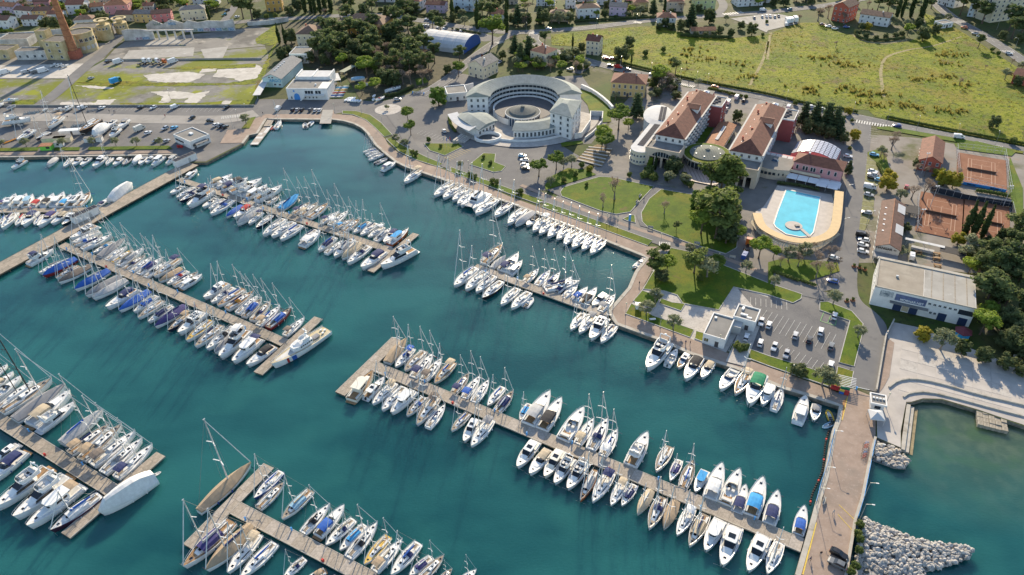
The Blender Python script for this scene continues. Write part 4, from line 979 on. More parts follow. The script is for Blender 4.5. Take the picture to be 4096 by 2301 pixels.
'far side of patrol-ship pontoon': '''
10:712,962 10:975,830 m v=solar bim=tan
10:725,1000 10:1005,882 s
10:1040,925 10:745,1018 s hood=blue
10:1130,922 10:825,1062 s
10:935,1098 10:1140,985 s hood=sky
10:1262,965 10:1000,1142 s tarp=grey tv=0
10:1282,1032 10:1070,1168 s
10:1340,1062 10:1135,1192 s deck=y
10:1450,1055 10:1190,1228 s cov=lgrey
10:1465,1120 10:1250,1262 s hood=navy
10:1530,1142 10:1320,1288 s
10:1635,1152 10:1395,1312 s cov=violet
10:1670,1192 10:1465,1342 s hood=black
10:1550,1345 10:1810,1162 s bim=navy
10:1600,1392 10:1822,1252 s tarp=tan tv=0
10:1680,1412 10:1890,1278 s hood=red
10:1995,1292 10:1750,1425 s
10:2035,1322 10:1820,1448 m v=hard sun=0
20:2052,112 20:2290,-42 m v=hard gl=b
20:2125,155 20:2355,0 s hood=navy
20:2190,190 20:2455,15 s deck=t
20:2560,40 20:2285,215 s deck=t hood=orange
21:20,85 20:2390,255 s
21:60,110 20:2455,290 s cov=blue
21:150,140 20:2540,330 s hood=navy
21:245,192 21:25,382 s bim=tan
21:355,212 21:120,405 s hull=r deck=g cov=blue
21:490,305 21:290,480 s bim=brown''',
'near side of patrol-ship pontoon': '''
10:540,1072 10:285,1215 m v=fly hull=w bim=navy
10:390,1302 10:650,1180 s
10:435,1338 10:760,1162 s tarp=blue hull=r tv=1
10:560,1352 10:800,1228 s hood=navy
10:590,1402 10:910,1232 s tarp=brown tv=0
20:755,30 10:1090,1282 s tarp=blue tv=1
20:865,92 10:1210,1342 s tarp=grey tv=0
20:935,118 10:1270,1375 s tarp=lgrey tv=0
20:1075,215 20:1370,20 m v=open bim=navy
20:1200,242 20:1500,40 s tarp=blue tv=0
20:1345,248 20:1580,82 s cov=blue
20:1390,310 20:1640,132 s deck=g
20:1490,348 20:1730,182 s cov=navy
20:1560,402 20:1860,192 s tarp=violet tv=1
20:1690,438 20:1905,262 s hull=n deck=g bim=tan
20:1800,472 20:2055,255 m v=solar
20:1875,542 20:2130,332 s deck=y
20:1965,602 20:2230,382 s deck=g
20:2080,628 20:2360,398 s hood=black
20:2160,662 20:2400,442 s tarp=grey tv=0
20:2215,718 20:2490,442 m v=fly bim=white
20:2345,762 20:2610,520 m v=pilot bim=navy
21:-90,790 21:180,592 m v=open bim=black'''}
KEYF = ('mh', 'ws', 'ls'); KEYI = ('tv', 'sun', 'out', 'teak', 'dinghy')
def parse(line):
    p = line.split(); o = {}
    for q in p[3:]:
        k, v = q.split('='); o[k] = float(v) if k in KEYF else int(v) if k in KEYI else v
    return p[0], p[1], p[2], o
def npx(s):
    a, b = s.split(':'); return (int(a) % 10)*1024+float(b.split(',')[0])*.3975
for row, txt in ROWS.items():
    L = [parse(l) for l in txt.strip().splitlines()]
    L.sort(key=lambda q: npx(q[0])+npx(q[1]))
    for i, (b, s, k, o) in enumerate(L):
        if k == 's':
            if 'st' not in o: o['st'] = random.choice(['navy', 'navy', 'blue', 'grey', 'red', 'lgrey', 'lgrey'])
            if 'deck' not in o: o['deck'] = random.choice('wwwg')
            if o['deck'] == 'g' and 'deck=g' not in txt: o['deck'] = 'w'
            if 'mh' not in o: o['mh'] = random.choice([.95, 1.0, 1.05, 1.1])
            if 'sail' not in o: o['sail'] = random.choice(['white', 'navy', 'lgrey', 'beige', 'blue', 'white'])
        else:
            if 'st' not in o: o['st'] = random.choice(['navy', 'lgrey', 'lgrey', 'grey', 'lgrey'])
        lab = f"{look(k, o)}, {ORD[i+1]} from left, {row}"
        place_boat(k, MX(b, -.2)[0], MX(s, -.2)[0], o, lab, 'boats moored at '+row)

# --- individual boats at the pier heads
def solo(s, k, o, label):
    b, e = MX(s, -.1); return place_boat(k, b, e, o, label, None)
solo('11:1258,1250 11:1600,1072', 'm', dict(v='fly', ws=.78), 'large white flybridge yacht alongside the upper-left T-head')
solo('30:2532,330 30:2000,808', 's', dict(tarp='tan', tv=0, shape='slim', mh=1.1), 'long slim sailing yacht under beige cover on bottom T-head')
solo('30:1010,838 30:1560,472', 'm', dict(tarp='white', tv=1.5, ws=1.0), 'big motor yacht shrouded in white cover, bottom left T-head')
solo('30:1610,385 30:1520,430', 'r', dict(tube='white'), 'small white tender beside the shrouded yacht at bottom left')
def patrol():
    b, e = MX('21:162,802 21:718,428', 0); c = (b+e)/2; d = b-e; L = d.length; sc = L/10
    t = thing('patrol_ship', 'white patrol ship with red and blue bow stripe beside pontoon', 'ship', (c.x, c.y, WATER), atan2(d.y, d.x), (sc, sc*.98, sc*.74))
    S_ = SH['ship']; h = obj('hull', hull_mb(S_), m_gel, t)
    for x0, x1, m in ((2.55, 2.85, fab('red')), (2.1, 2.5, fab('white')), (1.4, 2.1, fab('blue'))):
        mb = MB(); f0, f1 = (x0+5)/10, (x1+5)/10
        for s in (-1, 1): mb.add([(x0, s*(hb(f0, S_)*.9+.02), .2), (x1, s*(hb(f1, S_)*.9+.02), .2), (x1+.15, s*(hb(f1, S_)+.02), hz(f1, S_)), (x0+.15, s*(hb(f0, S_)+.02), hz(f0, S_))], [(0, 1, 2, 3)])
        obj('hull_stripe', mb, m, h)
    obj('deck', deck_mb(S_), mat('ship_deck_buff', (.5, .42, .26), .7, var=.15, scale=2), t)
    obj('foredeck_mat', deck_mb(S_, .72, .02, .6, .95), m_deckg, t)
    w = obj('wheelhouse', MB().loft([[(x, -y, 1.1), (x-.1, -y*.9, 2.1), (x-.1, y*.9, 2.1), (x, y, 1.1)] for x, y in ((-1.7, .85), (-.2, .9), (.8, .85), (1.45, .45))], False, True, True), m_gel, t)
    obj('awning', MB().loft([[(x, -y, z), (x, 0, z+.35), (x, y, z)] for x, y, z in ((1.5, .45, 1.4), (.9, .8, 1.95), (.2, .85, 2.15), (-.3, .8, 2.15))], False), fab('white'), t)
    for i in range(6): obj('window', MB().box((-1.5+.36*i, -.89, 1.75), (.22, .03, .22)), m_tint, w)
    for i in range(6): obj('window', MB().box((-1.5+.36*i, .89, 1.75), (.22, .03, .22)), m_tint, w)
    u = obj('upper_bridge', MB().loft([[(x, -y, 2.1), (x, -y*1.05, 2.75), (x, -y*.95, 2.75), (x, -y*.9, 2.25), (x, y*.9, 2.25), (x, y*.95, 2.75), (x, y*1.05, 2.75), (x, y, 2.1)] for x, y in ((-1.6, .55), (-.6, .6), (-.3, .5))], False, True, True), m_gel, t)
    obj('radar_mast', MB().tube((-1.3, 0, 2.2), (-1.4, 0, 4.6), .09, .05).box((-1.35, 0, 4.0), (.15, 1.0, .12)).blob((-1.35, 0, 3.3), .22), m_gel, t)
    obj('tender', MB().loft([[(x, .25+y*q, z+1.2) for y, z in ((-.42, 0), (-.48, .3), (-.2, .4), (.2, .4), (.48, .3), (.42, 0))] for x, q in ((-3.2, .9), (-2.2, 1), (-1.9, .5))], False, True, True), fab('grey'), t)
    for p in ((-4.2, -.4), (-3.9, .4), (-4.5, .1)): obj('deck_locker', MB().box((*p, 1.15), (.35, .25, .22)), m_gel, t)
    obj('lifebuoy', MB().loft([[(.3+.18*cos(2*pi*i/10)*1.0, -.93-.03*cos(pi*j/2), 1.5+(.24+.05*sin(pi*j/2))*sin(2*pi*i/10)) for j in range(4)] for i in range(11)], True), fab('orange'), w)
    obj('guard_rail', rail_mb(S_, 0, 1, .4), m_steel, t)
patrol()
# ================================================================== BUILDINGS
def wallm(name, c): return mat('render_'+name, c, .85, var=.1, scale=.35, bump=.1)
WC = {'white': (.72, .71, .69), 'cream': (.66, .58, .42), 'yellow': (.62, .46, .2), 'pink': (.62, .3, .3), 'lilac': (.6, .45, .55), 'rose': (.55, .2, .2), 'red': (.45, .11, .07), 'beige': (.58, .47, .36), 'grey': (.45, .44, .42), 'green': (.55, .58, .28), 'ochre': (.6, .36, .1), 'bluew': (.62, .68, .72), 'mint': (.55, .68, .66)}
RC = {'tile': (.17, .065, .042), 'dark': (.12, .06, .045), 'orange': (.28, .12, .06), 'grey': (.14, .14, .145), 'slate': (.2, .19, .18), 'brown': (.2, .12, .08)}
def wm(k): return wallm(k, WC[k])
def rm(k): return mat('roof_tiles_'+k, RC[k], .85, var=.28, scale=.7, bump=.6, bscale=3.0, stretch=(1, 1, 1))
m_pane = mat('window_glass', (.03, .04, .05), .1); m_frame = mat('window_frame_white', (.68, .68, .66), .5); m_shut = mat('shutter_dark', (.1, .07, .05), .7)
m_flat = layered('flat_roof_felt', ((.19, .185, .175), (.25, .24, .225), .2), [((.15, .14, .13), .1, .55, .7, 1)], bump=.1); m_metalroof = striped('standing_seam_zinc', (.36, .39, .39), (.26, .28, .28), 0, .9, .85, rough=.8, metal=0, var=.1)
m_whiteroof = mat('white_membrane', (.55, .55, .55), .85, var=.08, scale=.3, spec=.15); m_pv = mat('solar_cell', (.03, .035, .055), .8, spec=.08); m_door = mat('door_dark', (.08, .07, .07), .6)
_wc = {}
def win_mesh(w, h, arch=False):
    k = (round(w, 2), round(h, 2), arch)
    if k not in _wc:
        mb = MB()
        if arch:
            p = [(-w/2, 0), (w/2, 0), (w/2, h-w/2)]+[(w/2*cos(a), h-w/2+w/2*sin(a)) for a in (pi/4, pi/2, 3*pi/4)]+[(-w/2, h-w/2)]
            q = [(x*.78, y*.9+.08) for x, y in p]
            mb.add([(x, -.05, z) for x, z in p], [tuple(range(len(p)))]); mb.k = 1; mb.add([(x, -.08, z) for x, z in q], [tuple(range(len(q)))])
        else:
            mb.box((0, 0, 0), (w, .12, h)); mb.k = 1; mb.box((-w*.215, -.04, .1), (w*.36, .1, h-.2)).box((w*.215, -.04, .1), (w*.36, .1, h-.2)); mb.k = 0; mb.box((0, -.1, -.1), (w+.2, .25, .1))
        _wc[k] = mb.mesh('window')
    return _wc[k]
def window(t, x, y, z, rz=0.0, w=1.1, h=1.5, arch=False, fm=None, pm=None):
    return obj('window', win_mesh(w, h, arch), [fm or m_frame, pm or m_pane], t, (x, y, z), rz)
def face_windows(t, face, wd, dp, floors, n, fh, w=1.1, h=1.4, arch=False, fm=None, z0=1.0, skip=()):
    """face 'f' y=0, 'b' y=dp, 'l' x=0, 'r' x=wd in the house's own frame"""
    L = wd if face in 'fb' else dp
    for f in range(floors):
        for i in range(n):
            if (f, i) in skip: continue
            s = L*(i+.5)/n; z = z0+f*fh
            if face == 'f': window(t, s, -.03, z, 0, w, h, arch, fm)
            elif face == 'b': window(t, s, dp+.03, z, pi, w, h, arch, fm)
            elif face == 'l': window(t, -.03, s, z, -pi/2, w, h, arch, fm)
            else: window(t, wd+.03, s, z, pi/2, w, h, arch, fm)
def roof_mb(kind, w, d, z, rise, ov=.5):
    mb = MB(); x0, x1, y0, y1 = -ov, w+ov, -ov, d+ov; b = [(x0, y0, z), (x1, y0, z), (x1, y1, z), (x0, y1, z)]
    if kind == 'hip':
        if w >= d: q = (d/2+ov)*.9; r = [(x0+q, d/2, z+rise), (x1-q, d/2, z+rise)]; f = [(0, 1, 5, 4), (2, 3, 4, 5), (1, 2, 5), (3, 0, 4)]
        else: q = (w/2+ov)*.9; r = [(w/2, y0+q, z+rise), (w/2, y1-q, z+rise)]; f = [(3, 0, 4, 5), (1, 2, 5, 4), (0, 1, 4), (2, 3, 5)]
        mb.add(b+r, f+[(3, 2, 1, 0)])
    elif kind in ('gx', 'gy'):
        th = .22
        if kind == 'gx': pr = [(y0, z-.0), (d/2, z+rise), (y1, z), (y1, z+th), (d/2, z+rise+th), (y0, z+th)]; r0 = [(x0, a, c) for a, c in pr]; r1 = [(x1, a, c) for a, c in pr]
        else: pr = [(x0, z), (w/2, z+rise), (x1, z), (x1, z+th), (w/2, z+rise+th), (x0, z+th)]; r0 = [(a, y0, c) for a, c in pr]; r1 = [(a, y1, c) for a, c in pr]
        mb.loft([r0, r1], True); mb.add(r0, [(0, 1, 4, 5), (1, 2, 3, 4)]); mb.add(r1, [(0, 1, 4, 5), (1, 2, 3, 4)])
    return mb
def gable_wall(kind, w, d, z, rise):
    mb = MB()
    if kind == 'gx':
        for x in (0.02, w-.02): mb.prism([(0, 0)], 0, 0) if False else mb.add([(x, 0, z), (x, d, z), (x, d/2, z+rise)], [(0, 1, 2)])
    else:
        for y in (0.02, d-.02): mb.add([(0, y, z), (w, y, z), (w/2, y, z+rise)], [(0, 1, 2)])
    return mb
chim_me = MB().box((0, 0, 0), (.7, .7, 1.5)).box((0, 0, 1.5), (.9, .9, .15)).mesh('chimney')
def base_body(t, w, d, h, kind, rise, m, ztop=None):
    mb = MB(); mb.box((w/2, d/2, -.3), (w, d, h+.3))
    if kind == 'gx': mb.loft([[(x, 0, h), (x, d/2, h+rise), (x, d, h)] for x in (0.02, w-.02)], True, True, True)
    if kind == 'gy': mb.loft([[(0, y, h), (w/2, y, h+rise), (w, y, h)] for y in (0.02, d-.02)], True, True, True)
    return obj('wall', mb, m, t)
def flat_roof(t, w, d, h, m=None, par=.5, pm=None, x0=0, y0=0):
    r = obj('roof', MB().box((x0+w/2, y0+d/2, h-.02), (w-.1, d-.1, .1)), m or m_flat, t)
    for (cx, cy, sx, sy) in ((x0+w/2, y0+.12, w+.1, .34), (x0+w/2, y0+d-.12, w+.1, .34), (x0+.12, y0+d/2, .34, d-.5), (x0+w-.12, y0+d/2, .34, d-.5)): obj('parapet', MB().box((cx, cy, h-.3), (sx, sy, par+.3)), pm or m_gel, t)
    return r
def house(label, s, d, h, kind='hip', wall='white', roof='tile', floors=2, n=3, ang=None, width=None, rise=None, name='house', ns=2, chim=1, win=(1.1, 1.4), cat='house', door=True, z0=1.0):
    p = MX(s); a = p[0]
    if width: an = radians(ang); w = width
    else: dd = p[1]-p[0]; w = dd.length; an = atan2(dd.y, dd.x) if ang is None else radians(ang)
    t = thing(name, label, cat, (a.x, a.y, 0), an)
    rise = rise if rise is not None else min(w, d)*.22
    base_body(t, w, d, h, kind, rise, wm(wall)); fh = h/floors
    if kind == 'flat': r = flat_roof(t, w, d, h)
    else: r = obj('roof', roof_mb(kind, w, d, h+.01, rise), rm(roof), t)
    for i in range(chim): obj('chimney', chim_me, wm('red' if i % 2 == 0 else 'white'), r, (w*(.3+.4*(i % 2)), d*(.4+.25*((i+1) % 2)), h+rise*.55))
    face_windows(t, 'f', w, d, floors, n, fh, win[0], min(win[1], fh*.55), z0=z0 if fh > 2.4 else .7)
    face_windows(t, 'l', w, d, floors, ns, fh, win[0], min(win[1], fh*.55), z0=z0 if fh > 2.4 else .7); face_windows(t, 'r', w, d, floors, ns, fh, win[0], min(win[1], fh*.55), z0=z0 if fh > 2.4 else .7)
    if door: obj('door', MB().box((w*.5, -.05, 0), (1.2, .16, 2.2)), m_door, t)
    return t
H = house
H('white house with dark red roof at the far left edge', '0:-60,300 0:110,302', 10, 7, 'gx', 'white', 'dark', 2, 3)
H('long lilac house with orange roof at the top left edge', '0:-40,130 0:160,142', 9, 5.5, 'gx', 'lilac', 'orange', 2, 4)
H('white house with maroon roof, right of lilac house', '0:168,180 0:330,192', 9, 6, 'gx', 'white', 'dark', 2, 3)
H('pale yellow house just left of the brick chimney', '0:345,188 0:540,182', 9, 5.6, 'gx', 'yellow', 'dark', 2, 4)
H('small white house with maroon roof below pale yellow house', '0:235,264 0:392,262', 9, 5, 'gx', 'white', 'dark', 2, 3)
H('tall white house with red roof, right of brick chimney', '0:690,150 0:862,145', 12, 7.5, 'gx', 'white', 'tile', 2, 3)
H('low white house behind the brick chimney', '0:492,205 0:640,198', 8, 4.4, 'gx', 'white', 'tile', 1, 3)
H('white bungalow with brown hip roof above the yellow works', '0:755,262 0:948,250', 10, 4.2, 'hip', 'white', 'brown', 1, 3)
H('pale pink house with orange roof at the top left', '0:1070,152 0:1305,140', 11, 7.2, 'hip', 'pink', 'orange', 2, 3)
H('low white outbuilding left of the pale pink house', '0:920,120 0:1050,110', 9, 3.6, 'gx', 'white', 'orange', 1, 3)
H('cream end-terrace house left of the yellow terrace', '0:1180,216 0:1355,216', 9, 5, 'gx', 'cream', 'dark', 1, 3)
H('yellow terrace house left of the rose red one', '0:1365,226 0:1542,230', 9, 6.2, 'gx', 'yellow', 'grey', 2, 3)
H('rose red terrace house above the graffiti wall', '0:1547,232 0:1735,216', 9, 6.2, 'gx', 'rose', 'dark', 2, 3)
H('cream villa with grey hip roof above graffiti wall', '0:1832,216 0:2085,196', 10, 8, 'hip', 'cream', 'grey', 2, 4)
H('tiny red-roofed house behind the yellow terrace', '0:1450,108 0:1550,102', 7, 3.6, 'gx', 'grey', 'tile', 1, 2)
H('white house with tiled roof at top, right of pink house', '0:1950,62 0:2200,50', 9, 5.6, 'gx', 'white', 'tile', 2, 4)
H('white house with orange roof, topmost at the left', '0:60,40 0:300,50', 9, 5.5, 'gx', 'white', 'orange', 2, 4)
H('pink cottage right behind the lilac house', '0:350,78 0:510,72', 9, 4.5, 'gx', 'pink', 'dark', 1, 3)
H('white house peeking out right of chimney top', '0:600,40 0:760,30', 9, 6, 'hip', 'white', 'tile', 2, 3)
H('beige house at the top edge above pink house', '0:1000,40 0:1180,30', 9, 6, 'hip', 'beige', 'tile', 2, 3)
H('ochre villa with white corner blocks at the top edge', '1:112,122 1:275,110', 10, 9.5, 'hip', 'ochre', 'grey', 2, 3, win=(1.2, 1.9))
H('villa with brown hip roof left of the wooded park', '1:425,470 1:640,470', 16, 8.5, 'hip', 'cream', 'brown', 2, 4, rise=4)
H('long ochre mansion with brown roof inside the wooded park', '1:880,345 1:1290,372', 18, 8.5, 'hip', 'ochre', 'brown', 2, 7, rise=4.2, chim=3)
H('white house with balcony left of the pink cottage, top', '1:1455,85 1:1655,105', 10, 6.5, 'hip', 'white', 'tile', 2, 3)
H('bright pink cottage with red roof beside main street', '1:1715,128 1:1900,136', 9, 6, 'gx', 'lilac', 'tile', 2, 3)
H('pale blue three-storey house at top centre', '1:1990,100 1:2185,120', 11, 9.5, 'hip', 'bluew', 'tile', 3, 3)
H('white cottage with red roof behind the tall pine', '1:2370,205 1:2500,212', 9, 4.5, 'gx', 'white', 'tile', 1, 2)
H('cream gabled villa with chimneys beside harbour access street', '1:2140,765 1:2292,802', 15, 7.6, 'gy', 'cream', 'slate', 2, 3, rise=3.2, chim=3, ns=4)
H('plain white warehouse among trees left of the park', '1:352,642 1:532,642', 14, 6, 'flat', 'grey', 'grey', 2, 4, chim=0, name='warehouse', cat='building')
H('white house at top, right of tall pine', '2:540,88 2:640,86', 9, 7, 'hip', 'white', 'tile', 2, 2)
H('white house with red shutters beside main street bend', '2:665,190 2:880,178', 10, 7.2, 'hip', 'white', 'brown', 2, 4)
H('lilac house with grey roof beside main street', '2:975,158 2:1142,166', 9, 6.5, 'gx', 'lilac', 'grey', 2, 3)
H('low yellow house right of lilac grey-roofed house', '2:1225,90 2:1370,84', 10, 4.5, 'hip', 'yellow', 'tile', 1, 3)
H('beige house with red roof at top centre right', '2:1560,118 2:1722,116', 10, 7.2, 'hip', 'beige', 'tile', 2, 3)
H('yellow green house with balcony at top centre right', '2:1835,100 2:2042,92', 10, 7.2, 'hip', 'green', 'tile', 2, 3)
H('white apartment house with columns at top right', '2:2265,72 2:2520,56', 12, 8, 'flat', 'white', 'grey', 3, 5, chim=0)
H('white house with red hip roof at the meadow corner', '2:1455,268 2:1640,272', 11, 6.2, 'hip', 'white', 'tile', 2, 3, chim=2)
H('tall cream house standing alone at the meadow edge', '2:742,548 2:870,562', 9, 9, 'gx', 'cream', 'tile', 3, 3, rise=2.6, chim=2)
H('square cream house with veranda below the cypress row', '2:185,632 2:338,672', 12, 8, 'hip', 'cream', 'tile', 2, 3, chim=2)
H('house half hidden by trees beside main street', '2:375,215 2:560,222', 9, 5.5, 'hip', 'beige', 'brown', 2, 3)
H('white flats at the top edge behind hidden house', '2:245,62 2:430,62', 10, 7, 'flat', 'white', 'grey', 3, 4, chim=0)
H('grey roofed row behind the lilac house, top edge', '2:850,50 2:1100,55', 9, 5, 'gx', 'white', 'slate', 2, 5)
H('low tiled farm building behind the meadow hedge', '2:1805,352 2:2045,348', 7, 2.6, 'gx', 'beige', 'orange', 1, 4, chim=0)
H('yellow villa with white trim and red roofs behind hotel', '2:992,965 2:1330,988', 15, 8, 'hip', 'yellow', 'tile', 2, 6, rise=3.2, chim=4, win=(1.3, 2.0))
H('red three-storey house at the top of the meadow', '3:632,205 3:775,236', 15, 10.5, 'gy', 'red', 'brown', 3, 3, rise=3, ns=4)
H('white farmhouse with brown roof right of red house', '3:908,232 3:1200,275', 10, 6.2, 'gx', 'white', 'brown', 2, 5, chim=3)
H('small white garage with dark roof at meadow top', '3:1738,292 3:1850,276', 7, 3, 'flat', 'white', 'grey', 1, 2, chim=0, name='garage', cat='garage')
H('white apartment block at top edge beside hillside road', '3:1700,40 3:1860,85', 14, 15, 'flat', 'white', 'grey', 5, 4, chim=0, name='apartment_block', cat='building')
H('large cream apartment block in the top right corner', '3:2225,232 3:2640,175', 18, 21, 'flat', 'cream', 'grey', 7, 8, chim=0, name='apartment_block', cat='building', win=(1.5, 1.6))
H('grey apartment tower left of large cream block', '3:2000,165 3:2175,190', 14, 18, 'flat', 'bluew', 'grey', 6, 4, chim=0, name='apartment_block', cat='building')
H('red brick villa at the right edge of the meadow', '3:2440,840 3:2640,880', 12, 5, 'gx', 'red', 'tile', 1, 3)
H('red gabled house beside the clay tennis court', '13:1492,262 13:1690,300', 24, 5, 'gy', 'red', 'tile', 2, 3, width=9, ang=-29, rise=2.6, chim=0, ns=6)
H('white back house at the top edge left of pines', '1:1200,20 1:1400,25', 9, 6, 'hip', 'white', 'tile', 2, 3)
for i, (s, wl, rf) in enumerate((('0:-20,20 0:140,15', 'beige', 'tile'), ('0:380,15 0:540,10', 'white', 'tile'), ('0:1230,5 0:1420,0', 'yellow', 'tile'), ('2:-60,50 2:60,45', 'beige', 'tile'), ('2:660,20 2:820,15', 'white', 'dark'), ('2:1150,10 2:1330,5', 'pink', 'tile'), ('3:-120,30 3:60,30', 'white', 'tile'))):
    H(f'{wl} house with {rf if rf != "tile" else "tiled"} roof cut by the top edge, {ORD[i+1]} from left', s, 9, 5.5, 'hip', wl, rf, 2, 3)

def text_mesh(s, size, depth=.03, bold=0.0):
    cu = bpy.data.curves.new('lettering', 'FONT'); cu.body = s; cu.size = size; cu.extrude = depth; cu.align_x = 'CENTER'; cu.offset = bold
    o = bpy.data.objects.new('lettering', cu); COL.objects.link(o)
    me = bpy.data.meshes.new_from_object(o.evaluated_get(bpy.context.evaluated_depsgraph_get())); bpy.data.objects.remove(o); bpy.data.curves.remove(cu); me.materials.clear(); me.materials.append(None); return me
def lettering(t, s, x, y, z, size, m, rz=0.0, bold=0.02):
    o = obj('lettering', text_mesh(s, size, .03, bold), m, t, (x, y, z)); o.rotation_euler = (pi/2, 0, rz); return o
m_awn = mat('awning_white', (.7, .7, .72), .6, var=.05, scale=.4)

# --- hotel: two long blocks with red hip roofs, scalloped balconies and arched gate blocks
scal = MB().loft([[(1.55*cos(a), -1.35*sin(a), z) for a in [pi*i/6 for i in range(7)]] for z in (0, 1.1)], False).add([(1.55*cos(pi*i/6), -1.35*sin(pi*i/6), .05) for i in range(7)], [tuple(range(7))]).mesh('balcony')
def hotel(label, ox, oy, side, portal):
    an = radians(-28); t = thing('hotel_block', label, 'hotel', (ox, oy, 0), an); w, d, h = 13.4, 57, 12
    base_body(t, w, d, h, 'flat', 0, wm('white')); r = obj('roof', roof_mb('hip', w, d, h+.02, 4.4, .7), rm('tile'), t)
    obj('gutter', MB().box((w+.8, d/2, h-.15), (.9, d+1, .3)).box((-.8, d/2, h-.15), (.9, d+1, .3)), wm('grey'), t)
    for y, x in ((31, 9.2),):
        q = obj('dormer', MB().box((x, y, h+.3), (5.5, 6, 3.2)), wm('white'), r); obj('dormer_roof', roof_mb('gx', 6, 6.4, h+3.5, 1.3, .3), rm('tile'), q, (x-3.0, y-3.2, 0))
    for i in range(5): obj('chimney', chim_me, wm('red'), r, (3+1.7*(i % 3), 8+11*i, h+2.4))
    for i in range(6): obj('skylight', MB().box((3.4, 6+9*i, h+2.15), (.9, 1.2, .16)), m_awn, r)
    sx = w if side > 0 else 0
    for f in range(4):
        for i in range(12):
            y = 3.2+4.2*i
            if y < d-4: obj('balcony', scal, wm('white'), t, (sx, y, 1.0+2.8*f), pi/2 if side > 0 else -pi/2)
    face_windows(t, 'f', w, d, 1, 4, 2.8, 1.2, 1.5, z0=9.6); face_windows(t, 'l' if side > 0 else 'r', w, d, 4, 14, 2.9, 1.3, 1.5)
    face_windows(t, 'r' if side > 0 else 'l', w, d, 4, 12, 2.8, 1.8, 2.1, z0=1.0)
    # gate block with arched window and tall piers
    g = obj('gate_block', MB().box((w/2-.3, -5, 5.2), (16.2, 9.6, 3.6)).box((-.6, -5, 0), (2.2, 9.6, 5.2)).box((13.4, -5, 0), (2.2, 9.6, 5.2)).box((w/2-.5, -1.5, 0), (6.5, 2.6, 5.2)), wm('beige'), t)
    for x in (3.4, w/2-.3, 9.6): obj('pier', MB().box((x, -9.2, 0), (1.0, 1.0, 5.2)), wm('beige'), t)
    obj('gate_roof', MB().box((w/2-.3, -5, 8.82), (15.4, 8.8, .1)), m_flat, t)
    for (cx, cy, sx2, sy2) in ((w/2-.3, -9.7, 16.4, .35), (-1.6, -5, .35, 9.2), (14.4, -5, .35, 9.2)): obj('parapet', MB().box((cx, cy, 8.7), (sx2, sy2, .8)), wm('beige'), t)
    ar = [(4.6*cos(pi*i/14), 2.4*sin(pi*i/14)) for i in range(15)]
    obj('arched_window', MB().add([(w/2-.3+x, -9.86, 5.7+z) for x, z in ar], [tuple(range(15))]), m_pane, t)
    for i in range(1, 7): x = -4.6+i*9.2/7; hh = 2.4*sqrt(max(0, 1-(x/4.6)**2)); obj('mullion', MB().box((w/2-.3+x, -9.88, 5.7), (.14, .08, hh)), m_frame, t)
    for x in (1.5, 5.5, 9.5): obj('glass_door', MB().box((x, -2.85, 0), (2.6, .1, 4.2)), m_pane, t)
    # stair cores at the far end
    c = obj('stair_core', MB().box((16.5, 52, 0), (7, 13, 11.4)), wallm('stair_red', (.3, .075, .07)), t); obj('core_roof', MB().box((16.5, 52, 11.4), (6.4, 12.4, .12)), m_flat, c)
    for (cx, cy, a, b) in ((16.5, 45.6, 7.2, .3), (16.5, 58.4, 7.2, .3), (13.1, 52, .3, 12.6), (19.9, 52, .3, 12.6)): obj('parapet', MB().box((cx, cy, 11.2), (a, b, .7)), wm('white'), c)
    for i in range(5): obj('roof_plant', MB().box((15.2+.9*(i % 3), 48.5+1.9*i, 11.52), (1.6, 1.3, .5)), m_pv, c)
    for f in range(3):
        for y in (48, 56): window(c, 20.03, y, 1.5+3.3*f, pi/2, 1.6, 1.6)
    e = obj('end_wing', MB().box((5.5, 61, 0), (12, 8, 11.4)), wm('rose'), t); obj('core_roof', MB().box((5.5, 61, 11.4), (12.3, 8.3, .25)), m_flat, e); obj('rooflight', MB().box((8, 61, 11.65), (3, 3, .5)).box((8, 61, 12.15), (3, 3, .8), 0, .1), m_gel, e)
    for x in (-1.2, w+1.2): pass
    for i in range(4): obj('ivy', MB().box((1.0+i*.3, -9.9, 1.5*i), (2.4-.3*i, .5, 1.6)), MATS['lawn_grass'], t) if portal and i < 3 else None
    return t
hotel('left red-roofed hotel block with arched gate and white balconies', 70.7, 317.1, 1, True)
hotel('right red-roofed hotel block with arched gate, nearer the pool', 101.3, 297.8, -1, True)
